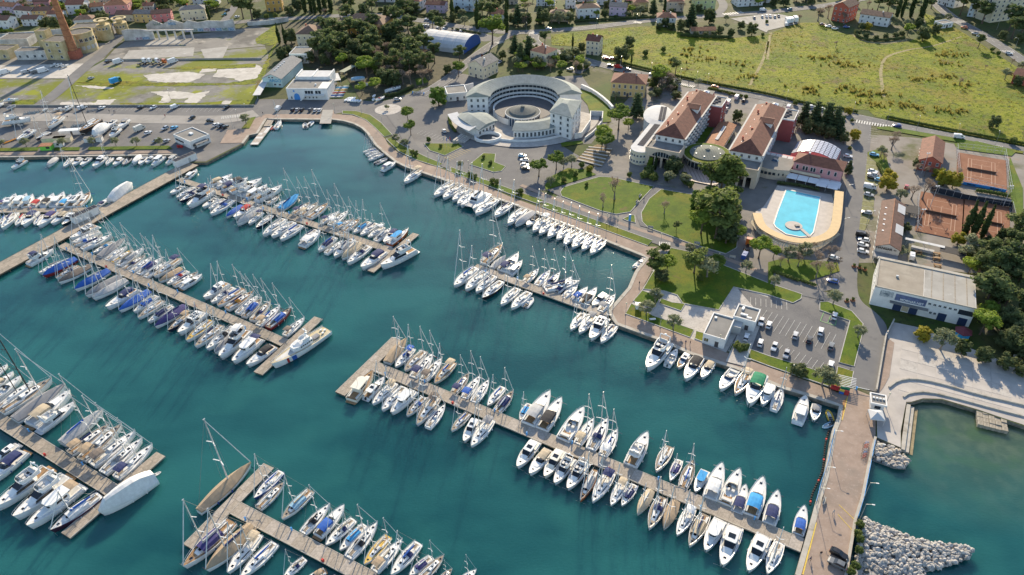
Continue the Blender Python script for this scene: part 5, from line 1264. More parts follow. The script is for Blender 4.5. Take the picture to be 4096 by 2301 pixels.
def solar_wing():
    an = radians(-28); t = thing('hotel_wing', 'white wing with rows of roof solar panels left of hotel', 'building', (61, 319.5, 0), an); w, d = 10, 27
    poly = [(0, 0)]+[(w/2-5*cos(pi*i/10), -4-5*sin(pi*i/10)) for i in range(11)]+[(w, 0), (w, d), (0, d)]
    obj('wall', MB().prism(poly, 0, 6.6), wm('cream'), t); obj('roof', MB().prism([(x*1.02-.1, y) for x, y in poly], 6.6, 6.85), m_whiteroof, t)
    pm = MB().box((0, 0, 0), (1.5, 1.9, .08)).mesh('solar_panel')
    for r in (3.0, 4.55, 7.2):
        for i in range(13): obj('solar_panel', pm, m_pv, t, (r, -1+2.05*i, 6.95))
    for f in range(2):
        for i in range(1, 10): a = pi*i/10; window(t, w/2-5.03*cos(a), -4-5.03*sin(a), 1.2+2.9*f, -(pi/2-a), 1.0, 1.2)
    face_windows(t, 'l', w, d, 2, 9, 3, 1.2, 1.4)
    e = thing('oval_hall', 'oval white-roofed hall with solar strip behind left hotel block', 'building', (78.3, 351.5, 0), radians(-15))
    el = [(7.0*cos(2*pi*i/28), 12.4*sin(2*pi*i/28)) for i in range(28)]
    obj('wall', MB().prism(el, 0, 6.5), wm('white'), e); obj('roof', MB().loft([[(x*k, y*k, 6.5+z) for x, y in el] for k, z in ((1.06, 0), (1.06, .35), (.7, 1.0), (.02, 1.3))], True), m_whiteroof, e)
    for i in range(9):
        for j in range(2): obj('solar_panel', pm, m_pv, e, (1.5+1.7*j, -7.5+1.95*i, 7.75-.004*abs(i-4)**2))
solar_wing()
def rotunda():
    t = thing('rotunda', 'low rotunda with grass ring roof and metal cone between hotel blocks', 'building', (94.2, 309.5, 0))
    c = [(cos(2*pi*i/40), sin(2*pi*i/40)) for i in range(40)]
    obj('glass_wall', MB().prism([(9.4*x, 9.4*y) for x, y in c], 0, 4.4), m_pane, t); obj('rim', MB().prism([(11.2*x, 11.2*y) for x, y in c], 4.4, 4.95), wm('cream'), t)
    obj('green_roof', MB().prism([(10.8*x, 10.8*y) for x, y in c], 4.95, 5.1), m_lawn, t)
    obj('cone_roof', MB().loft([[(r*x, r*y, z) for x, y in c] for r, z in ((8.2, 5.1), (8.2, 5.5), (1.2, 6.9), (1.0, 7.3), (.02, 7.6))], True), striped('zinc_cone', (.19, .21, .19), (.14, .155, .14), 0, 1.2, .85, rough=.85), t)
    for i in range(8): obj('roof_vent', MB().cyl((6*cos(i*pi/4+.3), 6*sin(i*pi/4+.3), 5.8), .35, .35, 8), m_gel, t)
    for i in range(26): a = 2*pi*i/26; obj('mullion', MB().box((9.5*cos(a), 9.5*sin(a), 0), (.18, .18, 4.4)), m_frame, t)
    an = radians(-28); q = thing('skylight_gallery', 'low tiled gallery with long skylight between the hotel lawns', 'building', (96.5, 322, 0), an)
    base_body(q, 8, 28, 3.4, 'flat', 0, wm('white')); r = obj('roof', roof_mb('gy', 8, 28, 3.4, 1.2, .5), rm('orange'), q); obj('skylight', MB().box((4, 13, 4.55), (1.5, 17, .5)), m_whiteroof, r)
    struct('terrace_paving', MB().sheet([(80, 293), (93, 286), (104, 300), (98, 312), (84, 312)], .42), striped('patterned_terrace', (.5, .42, .38), (.3, .24, .22), 0, 1.6, .75, bump=0))
rotunda()
# --- pool quarter
def pool_quarter():
    an = radians(-31); t = thing('pool_house', 'pink pool house with red hip roof and arched windows', 'building', (129.1, 292.6, 0), an); w, d, h = 20.6, 10, 8
    base_body(t, w, d, h, 'flat', 0, wm('pink')); r = obj('roof', roof_mb('hip', w, d, h+.02, 2.6, .5), rm('tile'), t); obj('chimney', chim_me, wm('white'), r, (5, 6, 9.4))
    for x in (1.8, 4.6, 5.9, 8.0, 9.2, 12.2, 15.4, 18.2): window(t, x, -.03, 4.9, 0, 1.15, 2.2, True)
    face_windows(t, 'r', w, d, 2, 3, 3.4, 1.0, 1.8, True)
    obj('balcony', MB().box((6, -1.2, 3.9), (13, 2.4, .3)).box((6, -2.35, 4.2), (13, .15, .9)), wm('beige'), t)
    for i in range(5): obj('awning', MB().add([(-1+4.6*i, -6.4, 2.7), (3.4+4.6*i, -6.4, 2.7), (3.4+4.6*i, -2.6, 3.5), (-1+4.6*i, -2.6, 3.5), (-1+4.6*i, -6.4, 2.62), (3.4+4.6*i, -6.4, 2.62)], [(0, 1, 2, 3), (0, 4, 5, 1)]), m_awn, t)
    for i in range(2): obj('awning', MB().box((14.4+4.6*i, -4.6, 3.0), (4.3, 8.2, .12)), m_awn, t)
    for i in range(6): obj('post', MB().box((-1+4.3*i, -6.4, 0), (.14, .14, 2.7)), m_frame, t)
    r2 = thing('restaurant', 'flat grey restaurant wing with round windows left of pink house', 'building', (111.5, 299.5, 0), an)
    poly = [(0, 0), (4, -2.2), (9, -3.2), (14, -2.6), (18, -1), (18.5, 11), (0, 11)]
    obj('wall', MB().prism(poly, 0, 5), wm('beige'), r2); obj('roof', MB().prism([(x, y*.98) for x, y in poly], 5.0, 5.15), m_flat, r2)
    for i in range(9): obj('window', MB().box((1.5+1.75*i, -1.0-2.35*sin(pi*(i+1)/10), 2.4), (1.2, .5, 1.1)), m_pane, r2)
    obj('skylight', MB().box((10, 6, 5.15), (3, 2, .9), 0, .4), m_blueglass, r2)
    for i in range(6): obj('glass_strip', MB().box((2.2+2.6*i, 14, 4), (2.3, 2.6, .3)), m_whiteroof, r2)
    obj('back_wing', MB().box((9, 14, 0), (20, 5.5, 4)), wm('rose'), r2)
    v = thing('indoor_pool_hall', 'barrel-vaulted hall of translucent roof panels above the pool house', 'building', (133.9, 309.0, 0), an); W2, D2 = 20, 14.5
    obj('wall', MB().box((W2/2, D2/2, 0), (W2, D2, 3.8)), wm('rose'), v)
    R = 19.0; zc = 3.8-sqrt(R*R-100); nseg = 10; pm2 = {}
    def arc(u): a = asin_((u-10)/R); return (10+R*sin(a), zc+R*cos(a))
    obj('vault', MB().loft([[(arc(20*i/16)[0], y, arc(20*i/16)[1]) for i in range(17)] for y in (0, D2)], False, False, False), m_pv, v)
    for i in range(nseg):
        u0, u1 = 20*i/nseg+.12, 20*(i+1)/nseg-.12; a, b = arc(u0), arc(u1)
        me = MB().add([(a[0], .1, a[1]+.12), (b[0], .1, b[1]+.12), (b[0], 1.55, b[1]+.12), (a[0], 1.55, a[1]+.12), (a[0], .1, a[1]+.04), (b[0], .1, b[1]+.04), (b[0], 1.55, b[1]+.04), (a[0], 1.55, a[1]+.04)], [(0, 1, 2, 3), (0, 4, 5, 1), (1, 5, 6, 2), (2, 6, 7, 3), (3, 7, 4, 0)]).mesh('roof_panel')
        for j in range(8): obj('roof_panel', me, mat('translucent_panel', (.5, .5, .56), .2, var=.25, scale=.6), v, (0, .15+1.78*j, 0))
    for y in (0, D2):
        obj('end_wall', MB().add([(arc(20*i/16)[0], y, arc(20*i/16)[1]) for i in range(17)], [tuple(range(17))]), wm('rose'), v)
from math import asin as asin_
pool_quarter()
area_sheet('pool_deck', '13:95,425 13:640,520 13:690,700 13:680,850 13:590,940 13:430,985 13:200,960 13:0,870 12:2440,780 12:2450,690 12:2530,640', Z4, mat('pool_deck_stone', (.44, .4, .37), .8, var=.1, scale=.4))
m_pw = mat('pool_water', (.1, .5, .62), .05, var=.12, scale=.15, bump=.06, bscale=.8)
pp = smooth_line(MX('13:180,470 13:525,545 13:500,700 13:455,900 13:420,940 13:320,948 13:180,920 13:75,850 13:55,815 13:95,690 13:180,470'), 0)
pt = thing('swimming_pool', 'turquoise swimming pool with round island in front of pink house', 'pool', tuple((pp[0]+pp[5])/2))
off = [(p.x-pt.location.x, p.y-pt.location.y) for p in pp[:-1]]
obj('water', MB().sheet(off, .5), m_pw, pt)
kb = MB(); ribbon(kb, [Vector((x, y, 0)) for x, y in off+[off[0]]], -.25, .25, .3, .27); obj('coping', kb, mat('pool_coping', (.62, .58, .54), .6), pt)
isl = W(13, 255, 840)-pt.location
obj('island', MB().cyl((isl.x, isl.y, .4), 3.4, .4, 24), MATS['pool_deck_stone'], pt); ft = [W(13, 330, 870)-pt.location, W(13, 420, 950)-pt.location]
obj('bridge', ribbon(MB(), ft, -.7, .7, .6, .12), MATS['pool_deck_stone'], pt); obj('island_seat', MB().box((isl.x+1.2, isl.y-.6, .8), (1.8, 1.2, .5)), mat('seat_dark', (.2, .19, .18), .7), pt)
pg = smooth_line(MX('13:718,478 13:700,700 13:675,860 13:590,935 13:450,975 13:300,978 13:150,945 13:0,878 12:2500,815 12:2465,700', 3.4), 2)
pgt = thing('pergola', 'tan curved timber canopy round the end of the pool', 'canopy', (pg[0].x, pg[0].y, 0))
pgl = [p-Vector((pg[0].x, pg[0].y, 0)) for p in pg]
obj('canopy_roof', ribbon(MB(), pgl, -1.8, 1.8, 3.3, .16), mat('canopy_timber', (.5, .35, .17), .7, var=.08, scale=.5), pgt)
for i in range(0, len(pgl), 3):
    for o_ in (-1.6, 1.6): q = offset_line(pgl, o_)[i]; obj('post', MB().cyl((q.x, q.y, 0), .1, 3.3, 6), wm('mint'), pgt)
ot = smooth_line(MX('13:690,900 13:560,1000 13:400,1040 13:250,1040 13:100,1000 12:2576,950 12:2480,860 12:2420,760', 2.0), 2); ot0 = ot[0].copy()
tt = thing('slatted_terrace', 'pale slatted terrace ring outside the tan pool canopy', 'terrace', (ot0.x, ot0.y, 0)); otl = [p-Vector((ot0.x, ot0.y, 0)) for p in ot]
obj('ring_beam', ribbon(MB(), otl, -1.9, -1.5, 1.6, .5), wm('grey'), tt)
n = int(plen(otl)/.9)
for i in range(n):
    p, a = at_len(otl, .9*i); obj('slat', slab_mesh(.5, 3.0, .08), wm('cream'), tt, (p.x, p.y, 2.0), a)
for i in range(0, n, 5):
    p, a = at_len(otl, .9*i); obj('post', MB().cyl((p.x, p.y, 0), .1, 2.0, 6), wm('grey'), tt)
# --- crescent building
def crescent():
    cx, cy = 9.5, 372.5; t = thing('crescent_building', 'white crescent-shaped building with zinc roof round a paved court', 'building', (cx, cy, 0))
    def arc(r, a0, a1, n=30): return [(r*cos(a0+(a1-a0)*i/n), r*sin(a0+(a1-a0)*i/n)) for i in range(n+1)]
    A0, A1 = radians(4), radians(176); ri, ro, h = 19.5, 31, 10.5
    def ring(name, r0, r1, a0, a1, z0, z1, m, par=t, n=30):
        return obj(name, MB().prism(arc(r0, a0, a1, n)+arc(r1, a0, a1, n)[::-1], z0, z1), m, par)
    ring('wall', ri, ro, A0, A1, 0, h, wm('white'))
    nn = 40; rw = [[(r*cos(a), r*sin(a), z) for r, z in ((ri-1.4, h-.1), (ri-1.4, h+.12), ((ri+ro)/2+.5, h+2.6), (ro+.6, h+.12), (ro+.6, h-.1))] for a in [A0-.03+(A1-A0+.06)*i/nn for i in range(nn+1)]]
    obj('roof', MB().loft(rw, True, True, True), mat('zinc_roof', (.25, .28, .27), .8, 0, var=.14, scale=.4, spec=.2), t)
    for i in range(0, nn+1): a = A0+(A1-A0)*i/nn; obj('roof_seam', MB().tube(((ri-1.4)*cos(a), (ri-1.4)*sin(a), h+.16), (((ri+ro)/2+.5)*cos(a), ((ri+ro)/2+.5)*sin(a), h+2.66), .06, .06, 3), mat('zinc_seam', (.3, .33, .32), .5), t)
    for f, z in enumerate((3.0, 5.6, 8.1)):
        for i in range(26):
            a = A0+(A1-A0)*(i+.5)/26; obj('window', win_mesh(2.9 if f else 3.2, 1.5), [m_frame, m_pane], t, ((ri-.03)*cos(a), (ri-.03)*sin(a), z), a+pi/2+pi)
    for z in (4.8, 7.5): ring('floor_band', ri-1.0, ri+.02, A0, A1, z, z+.22, wm('white'))
    for i in range(22):
        a = A0+(A1-A0)*(i+.5)/22
        for z in (2.0, 5.2, 8.0): obj('window', win_mesh(1.2, 1.4), [m_frame, m_pane], t, ((ro+.03)*cos(a), (ro+.03)*sin(a), z), a+pi/2)
    for z in (1.2, 4.2, 7.4): # left end wall
        for r in (22, 25, 28.5): window(t, -r, ri*sin(A1)*.0+(r*sin(A1))-.03, z, .0, 1.3, 1.7)
    # raised court and glazed rotunda
    ring('court_wall', 16.2, 17.0, radians(-8), radians(188), 0, 4.6, wm('white')); obj('court', MB().prism([(16.4*cos(2*pi*i/40), 16.4*sin(2*pi*i/40)) for i in range(40)], 3.7, 3.9), mat('court_paving', (.1, .095, .1), .8, var=.15, scale=.6), t)
    obj('court_front', MB().prism(arc(16.2, radians(188), radians(352)), 0, 3.7), wm('white'), t)
    rx, ry = -1.0, -9.0; c = [(cos(2*pi*i/36), sin(2*pi*i/36)) for i in range(36)]
    obj('rotunda_glass', MB().prism([(rx+9*x, ry+9*y) for x, y in c], 0, 5.0), m_blueglass, t)
    for i in range(30): a = 2*pi*i/30; obj('mullion', MB().box((rx+9.05*cos(a), ry+9.05*sin(a), 0), (.25, .25, 5.0)), wm('white'), t)
    obj('rotunda_cornice', MB().prism([(rx+9.4*x, ry+9.4*y) for x, y in c], 5.0, 5.6), wm('white'), t)
    rr = obj('rotunda_roof', MB().loft([[(rx+r*x, ry+r*y, z) for x, y in c] for r, z in ((9.2, 5.61), (7.6, 5.7), (6.8, 6.5), (1.0, 8.2), (1.0, 8.8), (.02, 9.0))], True), striped('zinc_rotunda', (.15, .16, .155), (.11, .115, .11), 0, .8, .85, rough=.9), t)
    # front right wing, low and curved
    b0, b1 = radians(258), radians(318)
    ring('front_wing_wall', 22.5, 31, b0, b1, 0, 4.8, wm('white'))
    rw = [[(r*cos(a), r*sin(a), z) for r, z in ((21.6, 5.9), (25.5, 6.6), (31.8, 4.9), (31.8, 4.7), (21.6, 5.6))] for a in [b0-.02+(b1-b0+.04)*i/16 for i in range(17)]]
    obj('front_wing_roof', MB().loft(rw, True, True, True), MATS['zinc_roof'], t)
    for i in range(16): a = b0+(b1-b0)*(i+.5)/16; obj('window', win_mesh(1.2, 2.4), [m_frame, m_pane], t, (31.05*cos(a), 31.05*sin(a), 1.2), a+pi/2)
    ring('front_terrace_wall', 34.5, 35, radians(240), radians(322), 0, 1.4, wm('white'))
    # tower at the right end
    tw = [(22.1-cx, 346.9-cy), (32.3-cx, 338.6-cy), (38.9-cx, 359-cy), (28.1-cx, 363.5-cy)]
    w_ = obj('tower', MB().prism(tw, 0, 12.2), wm('white'), t); mx = sum(p[0] for p in tw)/4; my = sum(p[1] for p in tw)/4
    obj('tower_roof', MB().loft([[(mx+(x-mx)*k, my+(y-my)*k, z) for x, y in tw] for k, z in ((1.08, 12.2), (1.08, 12.45), (.25, 15.2), (.02, 15.3))], True), MATS['zinc_roof'], t)
    for e0, e1 in ((0, 1), (1, 2)):
        a = Vector((*tw[e0], 0)); b = Vector((*tw[e1], 0)); dr = b-a; an2 = atan2(dr.y, dr.x); nrm = Vector((dr.y, -dr.x, 0)).normalized()*.04
        for f in range(4):
            for i in range(3): p = a+dr*((i+.5)/3)+nrm; obj('window', win_mesh(1.3, 1.7), [m_frame, m_pane], w_, (p.x, p.y, 1.0+2.9*f), an2)
    # left pavilion with a shell roof
    c0, c1 = radians(196), radians(228)
    lp = thing('shell_pavilion', 'pavilion with curved white and zinc shell roof left of crescent', 'building', (cx, cy, 0))
    obj('wall', MB().prism(arc(24, c0, c1, 12)+arc(37, c0, c1, 12)[::-1], 0, 4.6), wm('white'), lp)
    rw = [[(r*cos(a), r*sin(a), z+1.4*sin(pi*i/16)) for r, z in ((22.5, 4.7), (26, 5.6), (32, 6.1), (38, 5.0), (38, 4.7), (22.5, 4.4))] for i, a in enumerate([c0-.05+(c1-c0+.1)*i/16 for i in range(17)])]
    obj('roof', MB().loft(rw, True, True, True), MATS['zinc_roof'], lp); ov = [[(r*cos(a), r*sin(a), z) for r, z in ((36.5, 5.9), (42, 5.2), (42, 5.0), (36.5, 5.7))] for a in [c0-.08+(c1-c0+.05)*i/14 for i in range(15)]]
    obj('canopy', MB().loft(ov, True, True, True), m_whiteroof, lp)
    for i in range(5): r = 25+2.6*i; obj('window', win_mesh(1.4, 1.8), [m_frame, m_pane], lp, (r*cos(c1)+.03, r*sin(c1)-.03, 1.2), c1-pi)
    struct('crescent_terrace', MB().prism(arc(41, radians(190), radians(352), 40)+[(20, 10), (-20, 10)], .3, .34), m_paver).location = (cx, cy, 0)
    hw = W(1, 2335, 1400); o = thing('round_well', 'white ring wall round a sunken court before the crescent', 'wall', (hw.x, hw.y, .34))
    obj('ring_wall', MB().loft([[(r*cos(2*pi*i/30), r*.8*sin(2*pi*i/30), z) for i in range(30)] for r, z in ((7, 0), (7, 1.5), (6.2, 1.5), (6.2, .02))], True), wm('white'), o); obj('floor', MB().cyl((0, 0, .01), 4.9, .02, 30), mat('well_floor', (.1, .1, .1), .8), o)
    st = thing('entrance_steps', 'pale terraced steps before the white round well', 'steps', tuple(W(1, 2090, 1420)))
    for i in range(5): obj('step', MB().box((i*1.2-3, i*.2, .0), (1.15, 8, 2.2-.42*i), -.5), m_paver, st)
crescent()
def wall_line(label, s, h, th, m, name='garden_wall', k=1, cat='wall'):
    p = smooth_line(MX(s), k); a = p[0]; t = thing(name, label, cat, tuple(a)); obj('wall', ribbon(MB(), [q-a for q in p], -th/2, th/2, 0, h), m, t); return t
wall_line('curved white wall beside the grass terrace right of crescent', '2:700,885 2:830,945 2:960,1050 2:1012,1110', 2.2, 1.2, wm('white'))
wall_line('white ramp wall below the grass terrace', '2:905,1240 2:912,1172 2:790,1168 2:785,1260 2:700,1385 2:630,1400', 3.0, .5, wm('white'), k=0)
wall_line('outer white curve wall of the car ramp', '2:900,1245 2:830,1340 2:735,1410', 1.6, .5, wm('white'))
wall_line('low white wall joining crescent to left garages', '1:1950,1020 1:1960,960 1:2190,900', 4, .5, wm('white'), k=0)
H('flat white garages left of the crescent building', '1:1930,1025 1:2130,1005', 12, 4.2, 'flat', 'white', 'grey', 1, 3, chim=0, name='garage', cat='garage')
# --- boathouses at the slipway
def argo():
    a0, a1 = MX('1:82,876 1:272,882'); w = (a1-a0).length; d, h = 33, 5.2; an = atan2(a1.y-a0.y, a1.x-a0.x); t = thing('boat_shed', 'mint boat shed with grey gable roof and blue ARGO lettering', 'shed', (a0.x, a0.y, 0), an)
    base_body(t, w, d, h, 'gy', 2.8, wm('mint')); r = obj('roof', roof_mb('gy', w, d, h+.02, 2.8, .5), striped('corrugated_grey', (.24, .25, .27), (.18, .19, .2), 1, .8, .6, rough=.8), t)
    for i in range(6): obj('roof_vent', MB().box((w/2, 6+3*i, h+2.95), (1.2, .5, .35)), m_gel, r)
    lettering(t, 'ARGO', w*.66, -.12, 3.3, 2.6, mat('sign_blue', (.03, .3, .55), .5))
    for x in (5.5, 8.5): window(t, x+2, -.03, 1.2, 0, 1.6, 1.1)
    for x in (w*.38, w*.55): window(t, x, -.03, 5.6, 0, 1.3, .9)
    obj('door', MB().box((4.5, -.06, 0), (3.2, .14, 3.4)), mat('mint_door', (.4, .55, .55), .6), t)
    o = thing('covered_walk', 'long white corrugated canopy running left of the mint shed', 'canopy', tuple(W(1, 110, 850)))
    q = W(1, 15, 1010)-W(1, 110, 850); obj('roof', ribbon(MB(), [Vector((0, 0, 0)), q], -2.2, 2.2, 3, .15), m_whiteroof, o)
    for f in (0.05, .35, .65, .95): obj('post', MB().cyl((q.x*f, q.y*f, 0), .1, 3, 6), m_alu, o)
argo()
def boathouse():
    an = radians(-5); t = thing('boathouse', 'white rowing boathouse with blue arched door and outside stair', 'building', (-127.1, 404.3, 0), an); w, d, h = 24, 25, 7
    obj('wall', MB().box((w/2, 7.5, 0), (w, 15, h-.6)), wm('white'), t); obj('rear_hall', MB().box((w/2-.5, 20.5, 0), (21, 11, h+1)), wm('white'), t)
    flat_roof(t, w, 15, h-.6, m_flat, .5, wm('white')); q = obj('rear_roof', MB().box((w/2-.5, 20.5, h+1), (20.4, 10.4, .12)), m_whiteroof, t)
    for x in (2, 11.5, 21.5): obj('roof_beam', MB().box((x, 20.5, h+1.1), (.7, 11.5, .8)), wm('white'), q)
    obj('terrace_roof', MB().box((21.5, 5.2, h-.2), (5.5, 10, .12)), m_gel2, t)
    p = [(-1.7, 0), (1.7, 0), (1.7, 2.3)]+[(1.7*cos(a), 2.3+1.7*sin(a)) for a in (pi/4, pi/2, 3*pi/4)]+[(-1.7, 2.3)]
    obj('door', MB().add([(5.6+x, -.06, z) for x, z in p], [tuple(range(len(p)))]), m_blue, t); window(t, 2.4, -.03, .5, 0, .9, 1.6)
    st = obj('stair', MB().add([(7.4, -1.6, 0), (7.4, -.4, 0), (11.2, -.4, 3.4), (11.2, -1.6, 3.4), (8.4, -1.6, 0), (8.4, -.4, 0), (11.2, -.4, 2.6), (11.2, -1.6, 2.6)], [(0, 3, 2, 1), (4, 5, 6, 7), (0, 4, 7, 3), (1, 2, 6, 5)]), wm('white'), t)
    obj('balcony', MB().box((16.5, -1.0, 3.2), (11.5, 2.0, .3)), wm('white'), t)
    for x in (11.5, 13.2, 14.9, 17.6, 19.4): obj('opening', MB().box((x, -.04, 3.7), (1.4, .14, 1.7)), m_pane, t)
    for x in (10.5, 13, 15.2, 17.2): window(t, x, -.03, .9, 0, .9, 1.1)
    ax = obj('ac_unit', MB().box((15.8, 6, 6.5), (.9, .7, .9)), m_gel, t)
    obj('emblem', MB().cyl((0, 0, 0), .55, .05, 14), m_blue, t, (4.3, -.08, 5.3)).rotation_euler = (pi/2, 0, 0)
boathouse()
def canopies():
    for lab, s, w, m, z in (('white sloping canopy right of the boathouse', '1:830,860 1:800,790', 4, m_whiteroof, 3), ('green blue lean-to behind the boathouse canopy', '1:870,780 1:990,715', 4, mat('lean_to_green', (.22, .25, .18), .7), 3.4), ('dark small shed roof right of boathouse', '1:770,900 1:790,880', 5, mat('felt_dark', (.13, .12, .11), .9), 2.8)):
        p = MX(s); t = thing('shelter', lab, 'shelter', tuple(p[0])); q = p[1]-p[0]; obj('roof', ribbon(MB(), [Vector((0, 0, 0)), q], -w/2, w/2, z, .15), m, t)
        for f in (.05, .95):
            for sg in (-1, 1): nn = Vector((-q.y, q.x, 0)).normalized()*sg*(w/2-.2); obj('post', MB().cyl((q.x*f+nn.x, q.y*f+nn.y, 0), .09, z, 6), m_alu, t)
canopies()
# --- sports dome
def dome():
    t = thing('sports_dome', 'white fabric barrel dome with blue end beside street', 'tent', (-22, 486, 0), radians(155)); Wd, D, Hh = 26, 34, 8.5; rows = []
    for i in range(13): x = D*i/12; k = 1-.03*(i % 3 == 1); rows.append([(x, Wd/2*cos(pi*j/12), Hh*k*sin(pi*j/12)**.8) for j in range(13)])
    obj('membrane', MB().loft(rows, False), m_whiteroof, t)
    for x, m in ((0, m_blue), (D, m_whiteroof)): obj('end_wall', MB().add([(x, Wd/2*cos(pi*j/12), Hh*sin(pi*j/12)**.8) for j in range(13)], [tuple(range(13))]), mat('dome_blue', (.03, .09, .32), .7) if x == 0 else m, t)
    for i in range(0, 13, 3): obj('rib', MB().path([(D*i/12, (Wd/2+.05)*cos(pi*j/12), (Hh+.05)*sin(pi*j/12)**.8) for j in range(13)], .12, 4), m_gel, t)
dome()
# --- old works with brick chimney
def works():
    cw = W(0, 768, 585); t = thing('brick_chimney', 'tall tapering brick chimney rising out of the top edge', 'chimney', (cw.x, cw.y, 0))
    mbk = mat('chimney_brick', (.36, .13, .06), .9, var=.25, scale=.5, bump=.4, bscale=2, col2=(.44, .2, .1))
    obj('plinth', MB().box((0, 0, 0), (6.6, 6.6, 5.5)), mat('plinth_brick', (.33, .1, .06), .9, var=.2, scale=.6), t)
    obj('shaft', MB().loft([[(r*cos(2*pi*i/16), r*sin(2*pi*i/16), z) for i in range(16)] for r, z in ((2.9, 5.5), (2.4, 20), (1.95, 36), (1.65, 47), (1.9, 47.5), (1.9, 48.5), (1.5, 48.6))], True), mbk, t)
    for i in range(10): r = 2.9-.033*4.2*i*.75; obj('iron_band', MB().loft([[((r+.06)*cos(2*pi*j/16), (r+.06)*sin(2*pi*j/16), z) for j in range(16)] for z in (7+4*i, 7.18+4*i)], True), mat('rusty_iron', (.12, .06, .04), .8), t)
    old = mat('peeling_yellow_render', (.52, .4, .18), .9, var=.3, scale=.25, col2=(.6, .5, .3), bump=.2); oldw = mat('peeling_white_render', (.6, .57, .52), .95, var=.4, scale=.2, col2=(.68, .66, .63), bump=.3); drk = mat('dark_roof_felt', (.12, .11, .1), .9, var=.3, scale=.5)
    def blk(label, s, d, h, m, n, fl, name='works_building'):
        p = MX(s); dd = p[1]-p[0]; w = dd.length; q = thing(name, label, 'building', tuple(p[0]), atan2(dd.y, dd.x)); obj('wall', MB().box((w/2, d/2, 0), (w, d, h)), m, q)
        obj('roof', MB().box((w/2, d/2, h), (w-.8, d-.8, .08)), drk, q)
        for (cx_, cy_, a, b) in ((w/2, .15, w, .3), (w/2, d-.15, w, .3), (.15, d/2, .3, d-.6), (w-.15, d/2, .3, d-.6)): obj('parapet', MB().box((cx_, cy_, h), (a, b, .6)), m, q)
        if n: face_windows(q, 'f', w, d, fl, n, h/fl, 1.8, 1.9, z0=1.4)
        return q
    blk('derelict yellow tower left of the brick chimney', '0:485,602 0:690,612', 14, 12, old, 2, 3); blk('small roof tower on the derelict yellow works', '0:440,560 0:540,560', 7, 16, old, 1, 3)
    blk('low derelict range left of the yellow tower', '0:180,606 0:480,600', 9, 5.5, oldw, 4, 1); blk('leftmost derelict shed of the works', '0:-80,600 0:110,602', 12, 6, old, 2, 1); blk('grey derelict shed behind the low works range', '0:0,480 0:300,470', 16, 5, oldw, 0, 1)
    cy = W(0, 868, 505); q = thing('works_drum', 'yellow drum-shaped works building right of chimney', 'building', (cy.x, cy.y, 0)); c = [(cos(2*pi*i/28), sin(2*pi*i/28)) for i in range(28)]
    obj('wall', MB().prism([(8.2*x, 8.2*y) for x, y in c], 0, 12.5), old, q); obj('roof', MB().prism([(7.6*x, 7.6*y) for x, y in c], 12.5, 12.56), drk, q); obj('rim', MB().loft([[(r*x, r*y, z) for x, y in c] for r, z in ((8.35, 12.2), (8.35, 13.2), (7.7, 13.2), (7.7, 12.5))], True), old, q)
    for f in (2.6, 7.6):
        for i in range(9): a = pi+pi*i/8; obj('window', win_mesh(2.2, 2.2), [oldw, oldw if f < 5 else m_pane], q, (8.23*cos(a), 8.23*sin(a), f), a+pi/2)
    blk('long yellow works front with flat roof behind the drum', '0:735,420 0:1080,405', 14, 8.5, old, 5, 2)
    for lab, s, hh in (('yellow round gate tower left of the works street', '0:1085,395', 13.5), ('yellow round gate tower right of the works street', '0:1240,330', 10.5)):
        g = W(int(s[0]), *map(float, s[2:].split(','))); r = thing('gate_tower', lab, 'tower', (g.x, g.y, 0)); obj('wall', MB().cyl((0, 0, 0), 4.6, hh-3, 20), old, r); obj('lantern', MB().cyl((0, 0, hh-3), 2.2, 3, 12), old, r); obj('ring_roof', MB().loft([[(rr*x, rr*y, z) for x, y in c] for rr, z in ((5.2, hh), (5.2, hh+.4), (3.9, hh+.4), (3.9, hh))], True), old, r)
        for i in range(5): a = pi*1.15+.8*i*.6; window(r, 4.63*cos(a), 4.63*sin(a), hh-6, a+pi/2, 1.3, 1.6)
    # ruined white walls with graffiti and a colonnade
    def ruin(label, s, h, prof):
        p = MX(s); dd = p[1]-p[0]; w = dd.length; q = thing('ruined_wall', label, 'wall', tuple(p[0]), atan2(dd.y, dd.x)); pts = [(0, 0), (w, 0)]+[(w*f, h*k) for f, k in prof[::-1]]
        mb = MB(); nn = len(pts); mb.add([(x, 0, z) for x, z in pts]+[(x, .6, z) for x, z in pts], [tuple(range(nn)), tuple(range(2*nn-1, nn-1, -1))]+[(i, i+nn, (i+1) % nn+nn, (i+1) % nn) for i in range(nn)]); obj('masonry', mb, oldw, q)
        return q, w
    q, w = ruin('left ruined white wall beside the works street', '0:1255,412 0:1560,398', 8, [(0, .9), (.2, 1), (.6, .95), (1, .8)])
    gp = {c: mat('graffiti_'+c, v, .8, var=.5, scale=.8, col2=v2) for c, v, v2 in (('blue', (.05, .25, .5), (.5, .6, .7)), ('pink', (.5, .2, .3), (.65, .6, .6)), ('green', (.1, .35, .2), (.55, .5, .5)), ('violet', (.2, .12, .4), (.6, .55, .7)))}
    for x, m in ((w*.5, 'pink'), (w*.72, 'blue')): obj('graffiti', MB().box((x, -.03, .3), (5, .06, 1.8)), gp[m], q)
    q, w = ruin('long ruined white wall with graffiti above the factory floor', '0:1860,325 0:2372,312', 8.5, [(0, .7), (.12, 1.0), (.3, .8), (.5, .92), (.8, .85), (1, 1)])
    for i, m in enumerate(('violet', 'green', 'blue', 'pink', 'violet', 'blue', 'green', 'blue')): obj('graffiti', MB().box((w*(.08+.12*i), -.03, .3), (w*.11, .06, 2.2)), gp[m], q)
